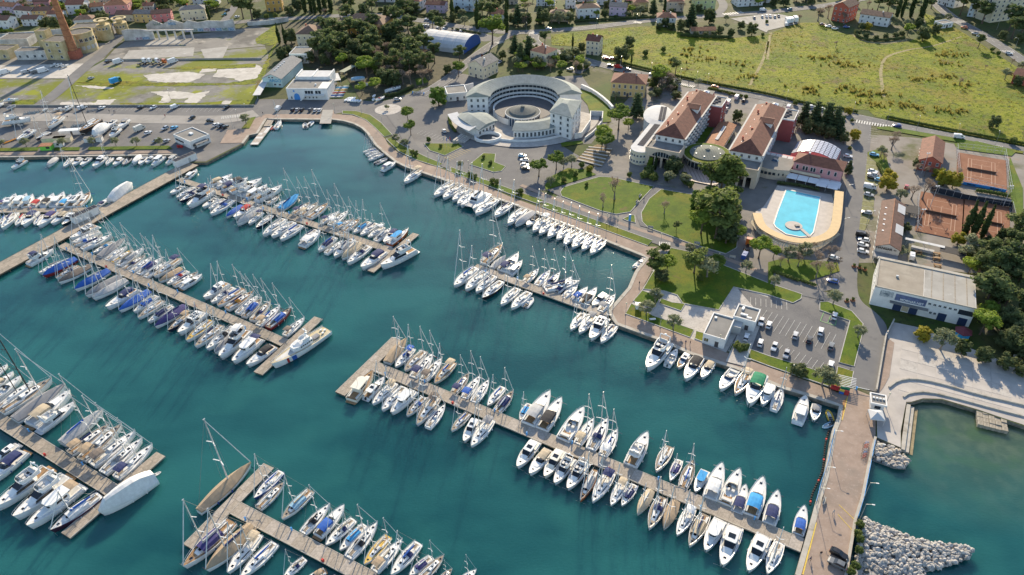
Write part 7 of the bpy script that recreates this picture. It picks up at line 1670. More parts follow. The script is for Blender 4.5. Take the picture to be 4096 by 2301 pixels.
ZONES = {
'in the wooded park': '1: 640,600,pn,16 700,560,pn,18 760,640,pn,18 850,560,pn,16 720,380,pn,16 800,420,pn,17 900,500,ev,12 880,690,lt,10 1000,560,ev,12 950,400,pn,16 1060,430,pn,17 1150,470,ev,14 1120,770,lt,13 1200,500,pn,15 1250,640,br,12 1330,560,br,12 1300,860,ev,11 1400,860,ev,10 1400,700,br,13 1480,740,br,12 1550,760,pn,16 1500,520,ev,13 1450,420,pn,16 1420,300,pn,17 1540,380,pn,17 1640,480,pn,16 1700,560,pn,15 1640,720,ev,11 1680,850,br,12 1750,800,br,9 1800,640,pn,14 1580,640,pn,17 1350,430,ev,14 1250,380,br,12 1000,300,ce,16 920,250,pn,15 1100,250,ce,16 1320,240,ce,14 1500,230,pn,18 1210,930,lt,9 1070,960,lt,8 780,540,ev,10 980,660,ev,8 1060,580,ev,10 1180,620,ev,9 700,660,ev,8 1100,520,ev,10 1400,560,ev,10 1240,540,ev,9 900,600,ev,8 1480,620,ev,9 1620,600,br,13 1700,660,br,13 1740,720,pn,13 1560,860,br,12 1480,850,br,12 1350,800,br,12 1660,780,br,11 1230,720,rb,9 1330,700,ev,9 840,640,ev,7',
'left of the wooded park': '1: 240,440,cy,14 300,450,cy,14 360,440,ev,11 270,600,ev,9 450,650,ev,5 550,630,ev,8 330,560,ev,7 340,140,br,8 20,190,ev,8 110,190,bu,4 200,180,bu,4',
'in the cypress row at the top edge': '1: 500,130,cy,18 560,130,cy,18 600,140,cy,17 650,140,cy,18 700,130,cy,17 760,130,cy,18 420,110,ev,9 700,190,br,10 850,190,br,10 1170,130,pn,12',
'along main street by the dome': '1: 1860,350,pn,13 1780,280,pn,11 2380,450,sp,21 2230,290,cy,20 2520,330,cy,20 2100,260,ol,7 2050,640,pn,12 2040,770,sp,10 1930,740,ev,6 2480,600,ev,6 1600,140,ev,10 1480,130,ev,8 1450,100,ev,7 1560,110,ev,9',
'round the crescent car park': '1: 1840,1065,rb,12 1530,1215,sp,8 1560,1365,sp,8.5 1320,1108,ol,3 1740,1432,bu,3 1410,1444,ol,5 2540,980,bu,2',
'among the houses at top left': '0: 2110,200,cy,13 560,300,ev,10 450,295,ev,8 1080,285,ev,13 1020,230,ev,8 700,262,bu,5 2450,190,pn,20 2540,200,pn,20 1400,62,ev,7 1650,62,ev,7 1750,85,pn,9 1560,32,ev,8 1860,30,ev,6 1150,62,ev,5 640,120,bu,4 20,315,bu,3 120,315,bu,3 430,100,ev,5 880,190,ev,5 1340,110,bu,4 2300,40,pn,14 200,250,ev,5 60,230,ev,5 650,210,ev,5',
'on the boatyard quay': '10: 270,34,ol,5 640,34,ol,5 940,26,ol,5 1170,26,ol,5 1380,26,ol,5 1620,30,ol,5 20,36,ol,5',
'at the boatyard corner': '0: 2480,1255,ol,6',
'along main street, top centre': '2: 60,260,ce,16 280,235,ce,13 320,250,ev,11 470,235,ol,9 560,240,ol,9 400,235,ol,7 850,185,lt,6 930,172,ev,6 1200,145,lt,7 1290,152,ol,7 1420,155,ce,12 1530,135,cy,13 760,195,bu,3 1040,190,bu,3 700,205,bu,3 150,250,ev,9 10,240,ev,8 1330,140,ev,6',
'between crescent and main street': '2: 330,455,pn,11 170,600,ce,16 90,640,ce,14 30,560,ce,14 610,475,cy,9 500,560,br,7 500,725,lt,7 590,615,ev,6 660,640,bu,5 110,725,lt,6 390,725,br,7 700,520,ev,6 240,560,ev,7 560,570,ev,5 450,590,bu,4 740,695,bu,3 690,700,bu,3 640,560,ev,5',
'on the meadow': '2: 1340,562,bu,4 1520,525,bu,4 1100,625,ev,11 1180,485,ev,8 1200,642,cy,6 1060,560,ev,6 1540,275,ev,7 1700,315,ev,8 1790,295,ce,18 1980,235,ev,11 2090,352,ev,6 2200,372,ev,6 2410,355,ev,9 2150,222,ol,5 1850,375,ev,4 1950,375,ev,4 2030,370,ev,4 1600,300,ev,5 1480,300,ev,5 2300,300,ev,6 2520,370,bu,3 2560,240,bu,3',
'between crescent and hotel': '2: 1480,865,lt,13 1560,905,br,14 1640,765,pn,12 1650,1000,ev,5 1070,1310,sp,14 1250,1190,ce,15 1400,1005,ol,5 1040,1012,ol,5 910,1446,lt,10 1170,1305,lt,6 1870,872,ol,5 2260,1225,ev,7 1960,935,bu,2 1370,835,bu,3 1590,960,br,8 1480,960,ev,4 1620,920,ev,5 870,960,bu,2 2350,1000,bu,3 2190,960,bu,2',
'at the top of the meadow': '3: 50,60,ev,7 430,55,ev,7 600,185,br,13 500,212,br,12 310,235,br,8 760,245,br,10 1000,105,br,9 1100,105,pn,12 1200,135,pn,12 1290,185,cy,17 1340,175,cy,16 1430,175,cy,18 1530,205,cy,20 1570,140,pn,16 1640,85,pn,14 1250,255,ol,6 1400,355,lt,8 1500,295,ev,8 1550,412,ev,10 1680,352,ev,8 1390,285,ol,6 900,355,ev,4 980,392,ev,4 1080,412,ev,4 1180,395,ev,4 1280,385,ev,4 1000,305,ye,5 1340,370,ev,4 940,300,ev,5 870,60,ye,6 520,140,bu,4 1800,225,ol,6 1700,230,ol,5',
'by the apartment blocks': '3: 1930,155,pn,17 2150,240,pn,16 2080,180,pn,14 2420,310,pn,17 2450,390,pn,15 2550,340,pn,16 2350,205,pn,13 2350,400,ev,6 2520,440,ev,7',
'on the open meadow, right': '3: 2110,490,pn,9 1890,475,br,4 680,485,br,6 2180,705,br,4 1920,865,br,6 2440,665,br,6 2260,1285,ev,7 2500,860,ev,6 2380,805,ol,7 2540,720,ol,6 2250,520,bu,3 2310,560,bu,3 2450,1450,bu,4 2560,1400,br,5',
'behind the pool hall': '3: 340,1285,ce,15 450,1305,ce,16 560,1335,ce,17 650,1355,ce,16 700,1405,ce,12 270,1355,br,8 760,1442,ev,6 860,1412,ye,6 800,1152,ye,4 1250,1446,br,9 390,1345,ev,8 500,1370,ev,8 610,1400,ev,8 270,1060,bu,3 760,1200,bu,2 840,1230,bu,2',
'on the waterfront lawns': '12: 445,262,sp,9.5 270,332,sp,9 600,232,ol,6 940,85,sp,10 1030,565,br,14 915,645,br,8 1530,705,br,8 1650,885,pn,5 60,515,bu,3 90,505,bu,3 390,432,ol,5 1440,265,cy,8 1620,305,ev,9 700,240,bu,3 780,280,ye,3 520,240,ol,5 1520,1070,bu,3 1560,1075,bu,3 640,330,bu,3 520,390,bu,3 1180,340,bu,3 1350,290,bu,3 1560,380,bu,3 1730,340,bu,3 750,430,bu,2',
'in the hotel garden': '12: 2090,525,gp,20 2000,625,rb,10 2150,705,gp,15 1870,655,rb,9 2050,955,gp,21 1900,905,lt,12 2250,965,lt,7 2480,1155,lt,10 2150,1005,ev,10 1990,520,gp,17 2190,540,gp,17 2100,820,gp,17 2200,820,ev,10 2170,930,ev,9 2040,720,ev,10 1950,800,gp,16',
'on the garden lawn by the quay': '12: 1440,1335,gp,11 1560,1285,lt,7 1830,1305,gp,12 1960,1345,ol,9 2030,1305,sp,8 1780,1115,ol,5 2350,1295,ol,5 1500,1380,ev,5 1890,1380,bu,3',
'along the promenade': '11: 1500,45,ol,5 1575,112,bu,3 1610,125,bu,3 2060,255,ol,4 2160,342,bu,3 2200,362,bu,3 2380,402,bu,3 2420,415,bu,3 2290,150,bu,2 2360,210,bu,2 1860,40,bu,2',
'between car park and clay courts': '13: 1190,475,ye,9 1130,135,ol,6 1160,185,br,6 1240,65,br,9 800,305,ce,7 820,65,bu,2 1320,585,ol,6 1550,565,br,13 1500,245,ev,5 1480,305,br,7 1570,335,br,7 1760,425,ye,8 1850,445,ye,8 1900,335,br,6 1380,885,ev,4 1310,1135,ol,5 1440,560,br,9 1700,350,ye,5 1640,330,br,6 1200,330,ye,4',
'right of the clay courts': '13: 1980,905,cy,15 2060,935,cy,16 2140,955,cy,14 2180,875,cy,12 1900,1015,ye,7 2020,1065,ol,9 1970,1155,ol,8 2400,1005,ev,9 2540,1005,ev,10 2100,1355,pn,14 2250,1425,pn,13 2330,1305,pn,13 2000,1335,lt,11 2450,1205,ev,9 2520,1355,ev,9 2200,1200,pn,13 2330,1130,ev,7 2200,1020,ev,5 2420,1420,pn,13 2100,1150,ev,7 2480,1060,cy,8 2300,980,cy,7',
'south of the pool': '13: 200,1185,ol,7 350,1155,ol,7 480,1225,br,8 600,1185,br,9 480,1355,br,10 620,1335,br,8 50,1155,lt,6 60,1446,ol,5 300,1240,br,7 680,1240,br,6 120,1240,br,6 420,1100,br,6',
'round the harbour car park': '23: 650,175,ol,6 900,505,ol,5 540,985,ol,7 610,1005,ol,6 285,895,ev,5 360,885,bu,3',
'on the beach plaza': '23: 1540,525,ye,5 1730,625,ol,8 1940,675,ev,6 2150,745,ev,6 2370,815,ev,6 2560,885,ev,5',
'behind the beach hut': '23: 2290,225,pn,14 2250,125,pn,13 2130,475,lt,13 2380,425,ev,12 2500,565,ev,11 2350,605,ev,9 2540,305,pn,14 2450,65,pn,14 2260,420,ev,9 2450,480,ev,10 2180,330,lt,10 2560,460,ev,10 2480,660,ev,7 2560,720,ev,7',
'by the white slab paths': '22: 1440,155,ol,6 1350,275,ol,6 1620,425,ol,6 2260,615,bu,3 2290,645,bu,3 2340,635,bu,3',
'on the mole edge': '33: 920,965,bu,2.4 915,1112,bu,2.4 905,1222,bu,2.2 870,1385,bu,2.6 830,1440,bu,2.4 895,1050,bu,2'}
for zone, txt in ZONES.items():
    tl, rest = txt.split(':'); items = []
    for q in rest.split(): x, y, k, h = q.split(','); items.append((float(x), float(y), k, float(h)))
    items.sort(); cnt = {}
    for x, y, k, h in items:
        cnt[k] = cnt.get(k, 0)+1; nm, ds, ct = TN[k]; p = W(int(tl), x, y)
        tot = sum(1 for i in items if i[2] == k)
        lab = f'{ds} {zone}' if tot == 1 else f'{ORD[cnt[k]]} {ds} from left {zone}'
        gk = ALIAS.get(k, k); cr, tk = random.choice(TREE[gk]); h *= .78 if zone in ('behind the beach hut', 'right of the clay courts') and gk != 'cy' else 1; s = h/10; wf = {'pn': 1.3, 'sp': 1.12, 'ol': 1.2, 'bu': 1.05, 'ev': 1.2}.get(gk, 1.0)*random.uniform(.9, 1.15)*(1.25 if h < 6 and gk in ('ev', 'sp') else 1)
        t = thing(nm, lab, ct, (p.x, p.y, .2), random.uniform(0, 6.28), (s*wf, s*wf, s), ('trees ' if ct == 'tree' else 'shrubs ')+zone)
        mt = m_barkg if gk in ('br', 'ol') else m_bark
        obj('trunk', tk, mt, t); obj('branches' if gk == 'br' else 'crown', cr, LM['bk'] if gk == 'br' else LM[k], t)
# gardens between the houses: scattered trees and shrubs
random.seed(77)
HC = [(o.location.x, o.location.y) for o in COL.objects if o.parent is None and o.get('category') in ('house', 'building', 'garage', 'wall', 'tower', 'chimney', 'tent')]
RDS = [smooth_line(MX(q), 1) for q in ('0:2200,250 1:0,205 1:330,190 1:1200,140 1:1640,205 1:2000,262 1:2270,305 2:0,332 2:400,312 2:900,268 2:1350,205 2:2050,160 2:2576,125 3:250,95 3:660,50 3:1100,-40', '1:1660,960 1:2000,745 1:2270,520 2:60,325', '2:230,335 2:200,420 2:420,525 2:700,595 2:1000,682', '3:1600,-60 3:1750,100 3:1900,210 3:2150,345 3:2400,500 3:2600,640', '0:1120,450 0:1190,390 0:1150,150', '2:2050,160 2:2150,60 2:2060,-40', '0:2230,240 0:2310,150 0:2380,-40')]
def clear_of(x, y, d):
    v = Vector((x, y, 0))
    for hx, hy in HC:
        if abs(x-hx) < 16 and abs(y-hy) < 16 and hypot(x-hx-5, y-hy-4) < d: return False
    for r in RDS:
        for a_, b_ in zip(r, r[1:]):
            k_ = max(0, min(1, (v-a_).dot(b_-a_)/max(1e-6, (b_-a_).length_squared)))
            if (a_+(b_-a_)*k_-v).length < 7: return False
    return True
for zone, poly, nn_, kinds in (('in the gardens at top left', '0:-40,-20 0:2200,-20 0:2190,190 0:1180,210 0:1100,290 0:700,280 0:0,320', 85, ('ev', 'ev', 'bu', 'bu', 'ol', 'br', 'lt')), ('in the gardens at top centre', '1:300,-20 2:0,-20 2:0,290 1:2250,260 1:1600,160 1:300,160', 75, ('ev', 'ev', 'bu', 'pn', 'ol', 'br', 'cy')), ('in the gardens along the top right', '2:0,-20 3:1700,-20 3:1500,120 3:900,20 3:200,60 2:2000,130 2:1350,170 2:0,290', 85, ('ev', 'ev', 'bu', 'bu', 'ol', 'br', 'lt')), ('beside the back lanes', '2:20,420 2:200,480 2:700,640 2:880,740 2:640,800 2:300,760 2:20,720', 30, ('ev', 'bu', 'ol', 'br', 'lt')), ('in the right corner grove', '23:2150,60 23:2700,200 23:2700,900 23:2380,600 23:2150,300', 9, ('ev', 'pn', 'ev')), ('behind the clay courts at right', '13:1900,1050 13:2700,950 13:2700,1446 13:2050,1400', 14, ('ev', 'ev', 'bu', 'ol', 'pn')), ('inside the wooded park understorey', '1:620,420 1:1250,330 1:1700,420 1:1740,640 1:1500,820 1:1250,760 1:950,700 1:640,650', 75, ('ev', 'ev', 'bu', 'br', 'pn')), ('round the yellow villa', '2:1380,760 2:1680,840 2:1640,1010 2:1400,980', 12, ('ev', 'bu', 'ol', 'br')), ('in front of the hotel', '12:1180,310 12:1400,270 12:1640,330 12:1840,450 12:1600,420 12:1300,360', 12, ('bu', 'bu', 'ol'))):
    pz = MX(poly); xz = [p.x for p in pz]; yz = [p.y for p in pz]; got = []; tries = 0
    while len(got) < nn_ and tries < 4000:
        tries += 1; x, y = random.uniform(min(xz), max(xz)), random.uniform(min(yz), max(yz))
        if in_poly(x, y, pz) and ('park' in zone or clear_of(x, y, 8.5)): got.append((x, y, random.choice(kinds)))
    got.sort(key=lambda q: q[0]/q[1]); cnt = {}
    for x, y, k in got:
        cnt[k] = cnt.get(k, 0)+1; nm, ds, ct = TN[k]; gk = ALIAS.get(k, k); h = {'ev': 6.5, 'bu': 3.2, 'ol': 5, 'br': 8, 'lt': 6, 'pn': 12, 'cy': 13}[k]*random.uniform(.75, 1.35)
        cr, tk = random.choice(TREE[gk]); s = h/10; wf = 1.2*random.uniform(.9, 1.2)*(.8 if gk == 'cy' else 1)
        t = thing(nm, f'{ORD[cnt[k]]} {ds} from left {zone}', ct, (x, y, .2), random.uniform(0, 6.28), (s*wf, s*wf, s), ('trees ' if ct == 'tree' else 'shrubs ')+zone)
        obj('trunk', tk, m_barkg if gk in ('br', 'ol') else m_bark, t); obj('branches' if gk == 'br' else 'crown', cr, LM['bk'] if gk == 'br' else LM[k], t)
# hedges
hedge_me = [(lambda m: (clump(m, (0, 0, .55), (.75, .6, .6), 40, .22, .8), m)[1])(MB()).mesh('hedge_piece') for _ in range(3)]
def hedge(label, s, h=1.2, w=1.0, m='bu'):
    p = smooth_line(MX(s), 1); a = p[0].copy(); t = thing('hedge', label, 'hedge', tuple(a)); L = plen(p); k = 0; mb = MB()
    while k < L:
        q, an = at_len(p, k); q = q-a; clump(mb, (q.x, q.y, .2+h*.5), (.9, max(.6, w*.6), h*.6), 30, .25, .85); k += 1.0
    obj('foliage', mb, LM[m], t)
for lab, s, h, m in (('clipped hedge curving past the slipway boats', '1:1290,985 1:1440,960 1:1590,880', 2.0, 'ev'), ('long rough hedge between hotel back road and meadow', '2:1130,650 2:1600,765 2:2000,850 2:2576,955 3:400,1060 3:700,1100 3:900,1140', 1.4, 'bu'), ('rough hedge along the road at the right meadow edge', '3:1200,1190 3:1700,1295 3:2200,1390 3:2576,1460', 1.4, 'bu'), ('dark hedge behind the low tiled farm building', '2:1700,370 2:1900,385 2:2200,392', 2.2, 'ev'), ('hedge along main street by the white house', '2:640,225 2:800,218 2:1000,205 2:1200,190 2:1440,190', 1.6, 'ev'), ('hedge screening the hotel car park', '2:1980,905 2:2200,950 2:2320,985', 1.5, 'bu'), ('hedge on the garden side of the pool terrace', '13:100,410 13:300,430 13:520,480', 1.4, 'ev'), ('clipped garden hedge south of the pool', '13:65,1300 13:200,1350 13:310,1390', 1.0, 'bu'), ('second garden hedge south of the pool', '13:355,1395 13:480,1440', 1.0, 'bu'), ('hedge below the upper clay court banner', '13:2100,490 13:2300,520 13:2430,550', 1.6, 'bu'), ('hedge along the street car park', '1:1980,300 1:2120,325 1:2260,350', 1.3, 'ev'), ('dark hedge before the houses at top right street', '1:1600,160 1:1800,175 1:2000,215', 1.5, 'ev'), ('hedge ringing the farmhouse garden', '3:870,330 3:900,390 3:1050,425 3:1250,410 3:1370,395', 1.8, 'ev'), ('hedge in front of the crescent pavilion', '1:1945,1200 1:1960,1280 1:2010,1340', 1.6, 'bu'), ('dark hedge at the top left bungalow', '0:0,322 0:140,318', 1.6, 'lt'), ('planted strip right of the beach road', '13:1100,210 13:1160,330 13:1230,400', 1.0, 'bu')): hedge(lab, s, h, 1.0, m)
# tussocks and reeds: uncountable ground cover of the meadow
random.seed(21); mb = MB(); mr = MB(); n = 0
def tuft(m, x, y, s, hh, k):
    for i in range(k):
        a = random.uniform(0, 6.28); q = random.uniform(0, s); b = random.uniform(.12, .3)*max(.6, hh); px, py = x+q*cos(a), y+q*sin(a); tx, ty = random.uniform(-.4, .4)*hh, random.uniform(-.4, .4)*hh; c_, s_ = cos(a*3), sin(a*3)
        m.add([(px-b*c_, py-b*s_, .1), (px+b*c_, py+b*s_, .1), (px+tx, py+ty, hh*random.uniform(.6, 1.2))], [(0, 1, 2)])
x0, x1, y0, y1 = min(xs), max(xs), min(ys), max(ys)
while n < 6500:
    x, y = random.uniform(x0, x1), random.uniform(y0, y1)
    if not in_poly(x, y, mp): continue
    n += 1; v = sin(x*.11+2)*cos(y*.07)+sin((x+y)*.05)
    if v > .6 and random.random() < .4: tuft(mr, x, y, .9, random.uniform(.5, 1.0), 6)
    else: tuft(mb, x, y, .8, random.uniform(.25, .6), 6)
for cs in ('2:1850,500 2:1750,560 2:1650,640 2:2000,600 2:2250,650 2:2400,780', '3:400,900 3:450,930 3:780,880 3:850,930 3:950,960 3:1050,1050 3:1130,950 3:1350,1060 3:1480,1080', '3:1750,1100 3:1900,1130 3:700,640 3:850,670 3:600,580 3:450,590 3:1760,560 3:1780,640 3:1800,780 3:1500,800 3:2000,860 3:1880,550'):
    for p in MX(cs):
        for _ in range(18): a = random.uniform(0, 6.28); q = random.gauss(0, 3.5); tuft(mr, p.x+q*cos(a)*1.8, p.y+q*sin(a), .8, random.uniform(1.0, 2.2), 7)
tag(obj('meadow_grass', mb, LM['lt']), 'rough green grass tufts covering the meadow', 'grass', kind='stuff')
tag(obj('meadow_reeds', mr, LM['rd']), 'dry straw-coloured reeds and tussocks on the meadow', 'reeds', kind='stuff')
# boulders of the rubble mounds
random.seed(31)
m_rock = [mat('boulder_pale', (.38, .36, .335), .9, var=.4, scale=.9, bump=.4), mat('boulder_grey', (.3, .28, .26), .9, var=.35, scale=.9, bump=.4), mat('boulder_warm', (.41, .365, .31), .9, var=.35, scale=.9, bump=.4)]
rocks = []; m_wet = mat('boulder_wet', (.07, .068, .045), .5, var=.4, scale=.9)
for i in range(6): q = MB(); q.blob((0, 0, 0), (.75, .6, .5), 5, 3+i % 2, .32); rocks.append(q.mesh('boulder'))
def riprap(label, poly, n, ridge, size, hmax):
    pp_ = MX(poly); a = sum(pp_, Vector())/len(pp_); t = thing('rubble_mound', label, 'breakwater', (a.x, a.y, WATER)); rd = MX(ridge); cnt = 0; more = MB(); xs_ = [p.x for p in pp_]; ys_ = [p.y for p in pp_]; pts = []
    while len(pts) < n:
        x, y = random.uniform(min(xs_), max(xs_)), random.uniform(min(ys_), max(ys_))
        if in_poly(x, y, pp_): pts.append((x, y))
    pts.sort(key=lambda p: hypot(p[0], p[1]))
    for x, y in pts:
        p = Vector((x, y, 0)); dm = min((p-(u+(v-u)*max(0, min(1, (p-u).dot(v-u)/(v-u).length_squared)))).length for u, v in zip(rd, rd[1:]))
        z = max(-.3, hmax*(1-dm/9.0))+random.uniform(-.35, .3); s = size*random.uniform(.6, 1.35); cnt += 1
        if cnt <= 300: o = obj('boulder', random.choice(rocks), random.choice(m_rock) if z > .12 else m_wet, t, (x-a.x, y-a.y, z), random.uniform(0, 6.28), (s, s*random.uniform(.8, 1.2), s*random.uniform(.7, 1.1)))
        else: more.blob((x-a.x, y-a.y, z), (.7*s, .6*s, .5*s), 5, 4, .32)
    core = MB(); core.prism([((p.x-a.x)*.97, (p.y-a.y)*.97) for p in pp_], -.6, .25); obj('rubble_core', core, m_rock[1], t)
    if more.v: o = obj('rubble', more, m_rock[0], t); o['kind'] = 'stuff'
riprap('large pale boulder breakwater right of the mole, bottom right', '33:950,850 33:1080,900 33:1300,990 33:1480,1090 33:1750,1130 33:1950,1150 33:2070,1200 33:2040,1260 33:1850,1330 33:1600,1400 33:1500,1560 33:800,1560 33:890,1300 33:940,1000', 1400, '33:900,1000 33:1300,1150 33:2000,1200', .85, 1.6)
riprap('small grey boulder groyne beside the mole railing', '33:1080,90 33:1180,120 33:1340,190 33:1400,270 33:1400,360 33:1280,350 33:1060,270', 170, '33:1100,170 33:1370,300', .95, 1.2)
# ================================================================== VEHICLES
CC = {'white': (.72, .72, .72), 'silver': (.42, .43, .45), 'black': (.012, .012, .014), 'grey': (.14, .15, .16), 'blue': (.02, .08, .3), 'red': (.4, .02, .02), 'orange': (.55, .13, .02), 'teal': (.03, .2, .25), 'sky': (.12, .4, .65), 'maroon': (.12, .015, .02), 'green': (.03, .18, .15), 'cream': (.65, .62, .54)}
def paint(c): return mat('car_paint_'+c, CC[c], .3, .15 if c in ('silver', 'grey') else 0, coat=.5)
m_tyre = mat('tyre_rubber', (.02, .02, .02), .85); m_lamp = mat('lamp_glass', (.7, .7, .7), .1); m_tail = mat('tail_lamp', (.35, .01, .01), .3)
def body_loft(st): return MB().loft([[(x, -w, z0), (x, -w*1.02, (z0+z1)*.5), (x, -w*.92, z1), (x, w*.92, z1), (x, w*1.02, (z0+z1)*.5), (x, w, z0)] for x, w, z0, z1 in st], True, True, True)
def shell(st): return MB().loft([[(x0, -w0, z0), (x0, w0, z0)] for x0, w0, z0 in ()], False) if False else None
VEH = {}
def car_set(kind):
    if kind in VEH: return VEH[kind]
    tyre = MB().loft([[(r*cos(2*pi*i/12), y, r*sin(2*pi*i/12)) for i in range(12)] for r, y in ((.2, -.11), (.32, -.11), (.32, .11), (.2, .11))], True, True, True).mesh('wheel')
    if kind == 'c':
        b = body_loft([(-2.1, .72, .45, .8), (-2.0, .84, .3, .98), (-1.2, .88, .25, .98), (.7, .88, .25, .94), (1.7, .84, .28, .82), (2.08, .74, .4, .68)])
        g = MB().loft([[(-1.85, -.78, .97), (-1.85, .78, .97)], [(-1.35, -.64, 1.42), (-1.35, .64, 1.42)]], False); gl = MB()
        gl.add([(-1.85, -.8, .95), (.85, -.8, .93), (.1, -.64, 1.4), (-1.4, -.64, 1.42), (-1.85, .8, .95), (.85, .8, .93), (.1, .64, 1.4), (-1.4, .64, 1.42)], [(0, 1, 2, 3), (7, 6, 5, 4), (1, 5, 6, 2), (4, 0, 3, 7)])
        r = MB().loft([[(x, -w, z), (x, -w*.9, z+.06), (x, w*.9, z+.06), (x, w, z)] for x, w, z in ((-1.42, .66, 1.42), (-.7, .68, 1.44), (.12, .66, 1.4))], True, True, True)
        VEH[kind] = dict(body=b.mesh('body'), glass=gl.mesh('glass'), roof=r.mesh('roof'), wheel=tyre, wx=(-1.3, 1.35), wy=.78, lx=2.02, lz=.66, tx=-2.07)
    elif kind in ('v', 'k'):
        L = 2.6 if kind == 'v' else 3.2; hh = 2.1 if kind == 'v' else 2.9
        b = body_loft([(-L, .86, .35, hh-.1), (-L+.1, .95, .3, hh), (L-1.7, .95, .3, hh), (L-1.0, .94, .3, hh-.65 if kind == 'v' else hh-.9), (L-.1, .9, .35, 1.05), (L, .8, .4, .9)])
        gl = MB().add([(L-1.05, -.8, hh-.62 if kind == 'v' else 1.95), (L-1.05, .8, hh-.62 if kind == 'v' else 1.95), (L-.32, .86, 1.2), (L-.32, -.86, 1.2)], [(0, 1, 2, 3)]).box((L-1.5, .97, 1.25), (.8, .04, .5)).box((L-1.5, -.97, 1.25), (.8, .04, .5))
        r = MB().box((-.5, 0, hh), (1.2 if kind == 'v' else 2.4, 1.2, .1))
        VEH[kind] = dict(body=b.mesh('body'), glass=gl.mesh('glass'), roof=r.mesh('roof'), wheel=tyre, wx=(-L+.9, L-.9), wy=.86, lx=L-.02, lz=.8, tx=-L-.01)
    else:
        b = MB().loft([[(x, -w, .5), (x, -w, z), (x, w, z), (x, w, .5)] for x, w, z in ((.8, 1.2, 3.3), (2.5, 1.2, 3.3), (2.9, 1.2, 2.2), (2.95, 1.15, .5))], True, True, True)
        gl = MB().add([(2.53, -1.1, 3.15), (2.53, 1.1, 3.15), (2.93, 1.12, 2.2), (2.93, -1.12, 2.2)], [(0, 1, 2, 3)]).box((2.0, 1.21, 2.0), (.8, .03, .9)).box((2.0, -1.21, 2.0), (.8, .03, .9))
        r = MB().box((-1.3, 0, .6), (4.2, 1.0, .5)) if kind == 't' else MB().box((-1.6, 0, .9), (4.8, 2.5, 2.6)).box((-1.6, 0, 3.5), (4.8, 2.2, .25), 0, .9)
        VEH[kind] = dict(body=b.mesh('body'), glass=gl.mesh('glass'), roof=r.mesh('load'), wheel=tyre, wx=(-2.6, 2.0), wy=1.05, lx=2.95, lz=.9, tx=-3.45)
    d = VEH[kind]; d['lamp'] = MB().box((0, 0, 0), (.06, .3, .16)).mesh('lamp'); return d
VN = {'c': ('car', 'car'), 'v': ('van', 'van'), 'k': ('camper_van', 'camper'), 't': ('lorry_tractor', 'lorry'), 'b': ('box_lorry', 'lorry')}
def vehicle(p, ang, kind, col, label, group, load=None):
    nm, ct = VN[kind]; d = car_set(kind); sc = random.uniform(.97, 1.06)*(1.0 if kind != 't' else .95)
    t = thing(nm, label, ct, (p.x, p.y, .27), radians(ang), sc, group); pm = paint(col)
    obj('body', d['body'], pm, t); obj('windows', d['glass'], m_tint, t); obj('roof' if kind in 'cvk' else 'load_box' if kind == 'b' else 'chassis', d['roof'], load or (pm if kind in 'cvk' else m_gel if kind == 'b' else m_black), t)
    wz = .32 if kind in 'cvk' else .5; ws = 1.0 if kind in 'cvk' else 1.5
    for x in d['wx']:
        for s in (-1, 1): obj('wheel', d['wheel'], m_tyre, t, (x, s*d['wy'], wz), 0, ws)
    for s in (-1, 1): obj('headlight', d['lamp'], m_lamp, t, (d['lx'], s*d['wy']*.8, d['lz'])); obj('tail_light', d['lamp'], m_tail, t, (d['tx'], s*d['wy']*.85, d['lz']+.15))
    return t
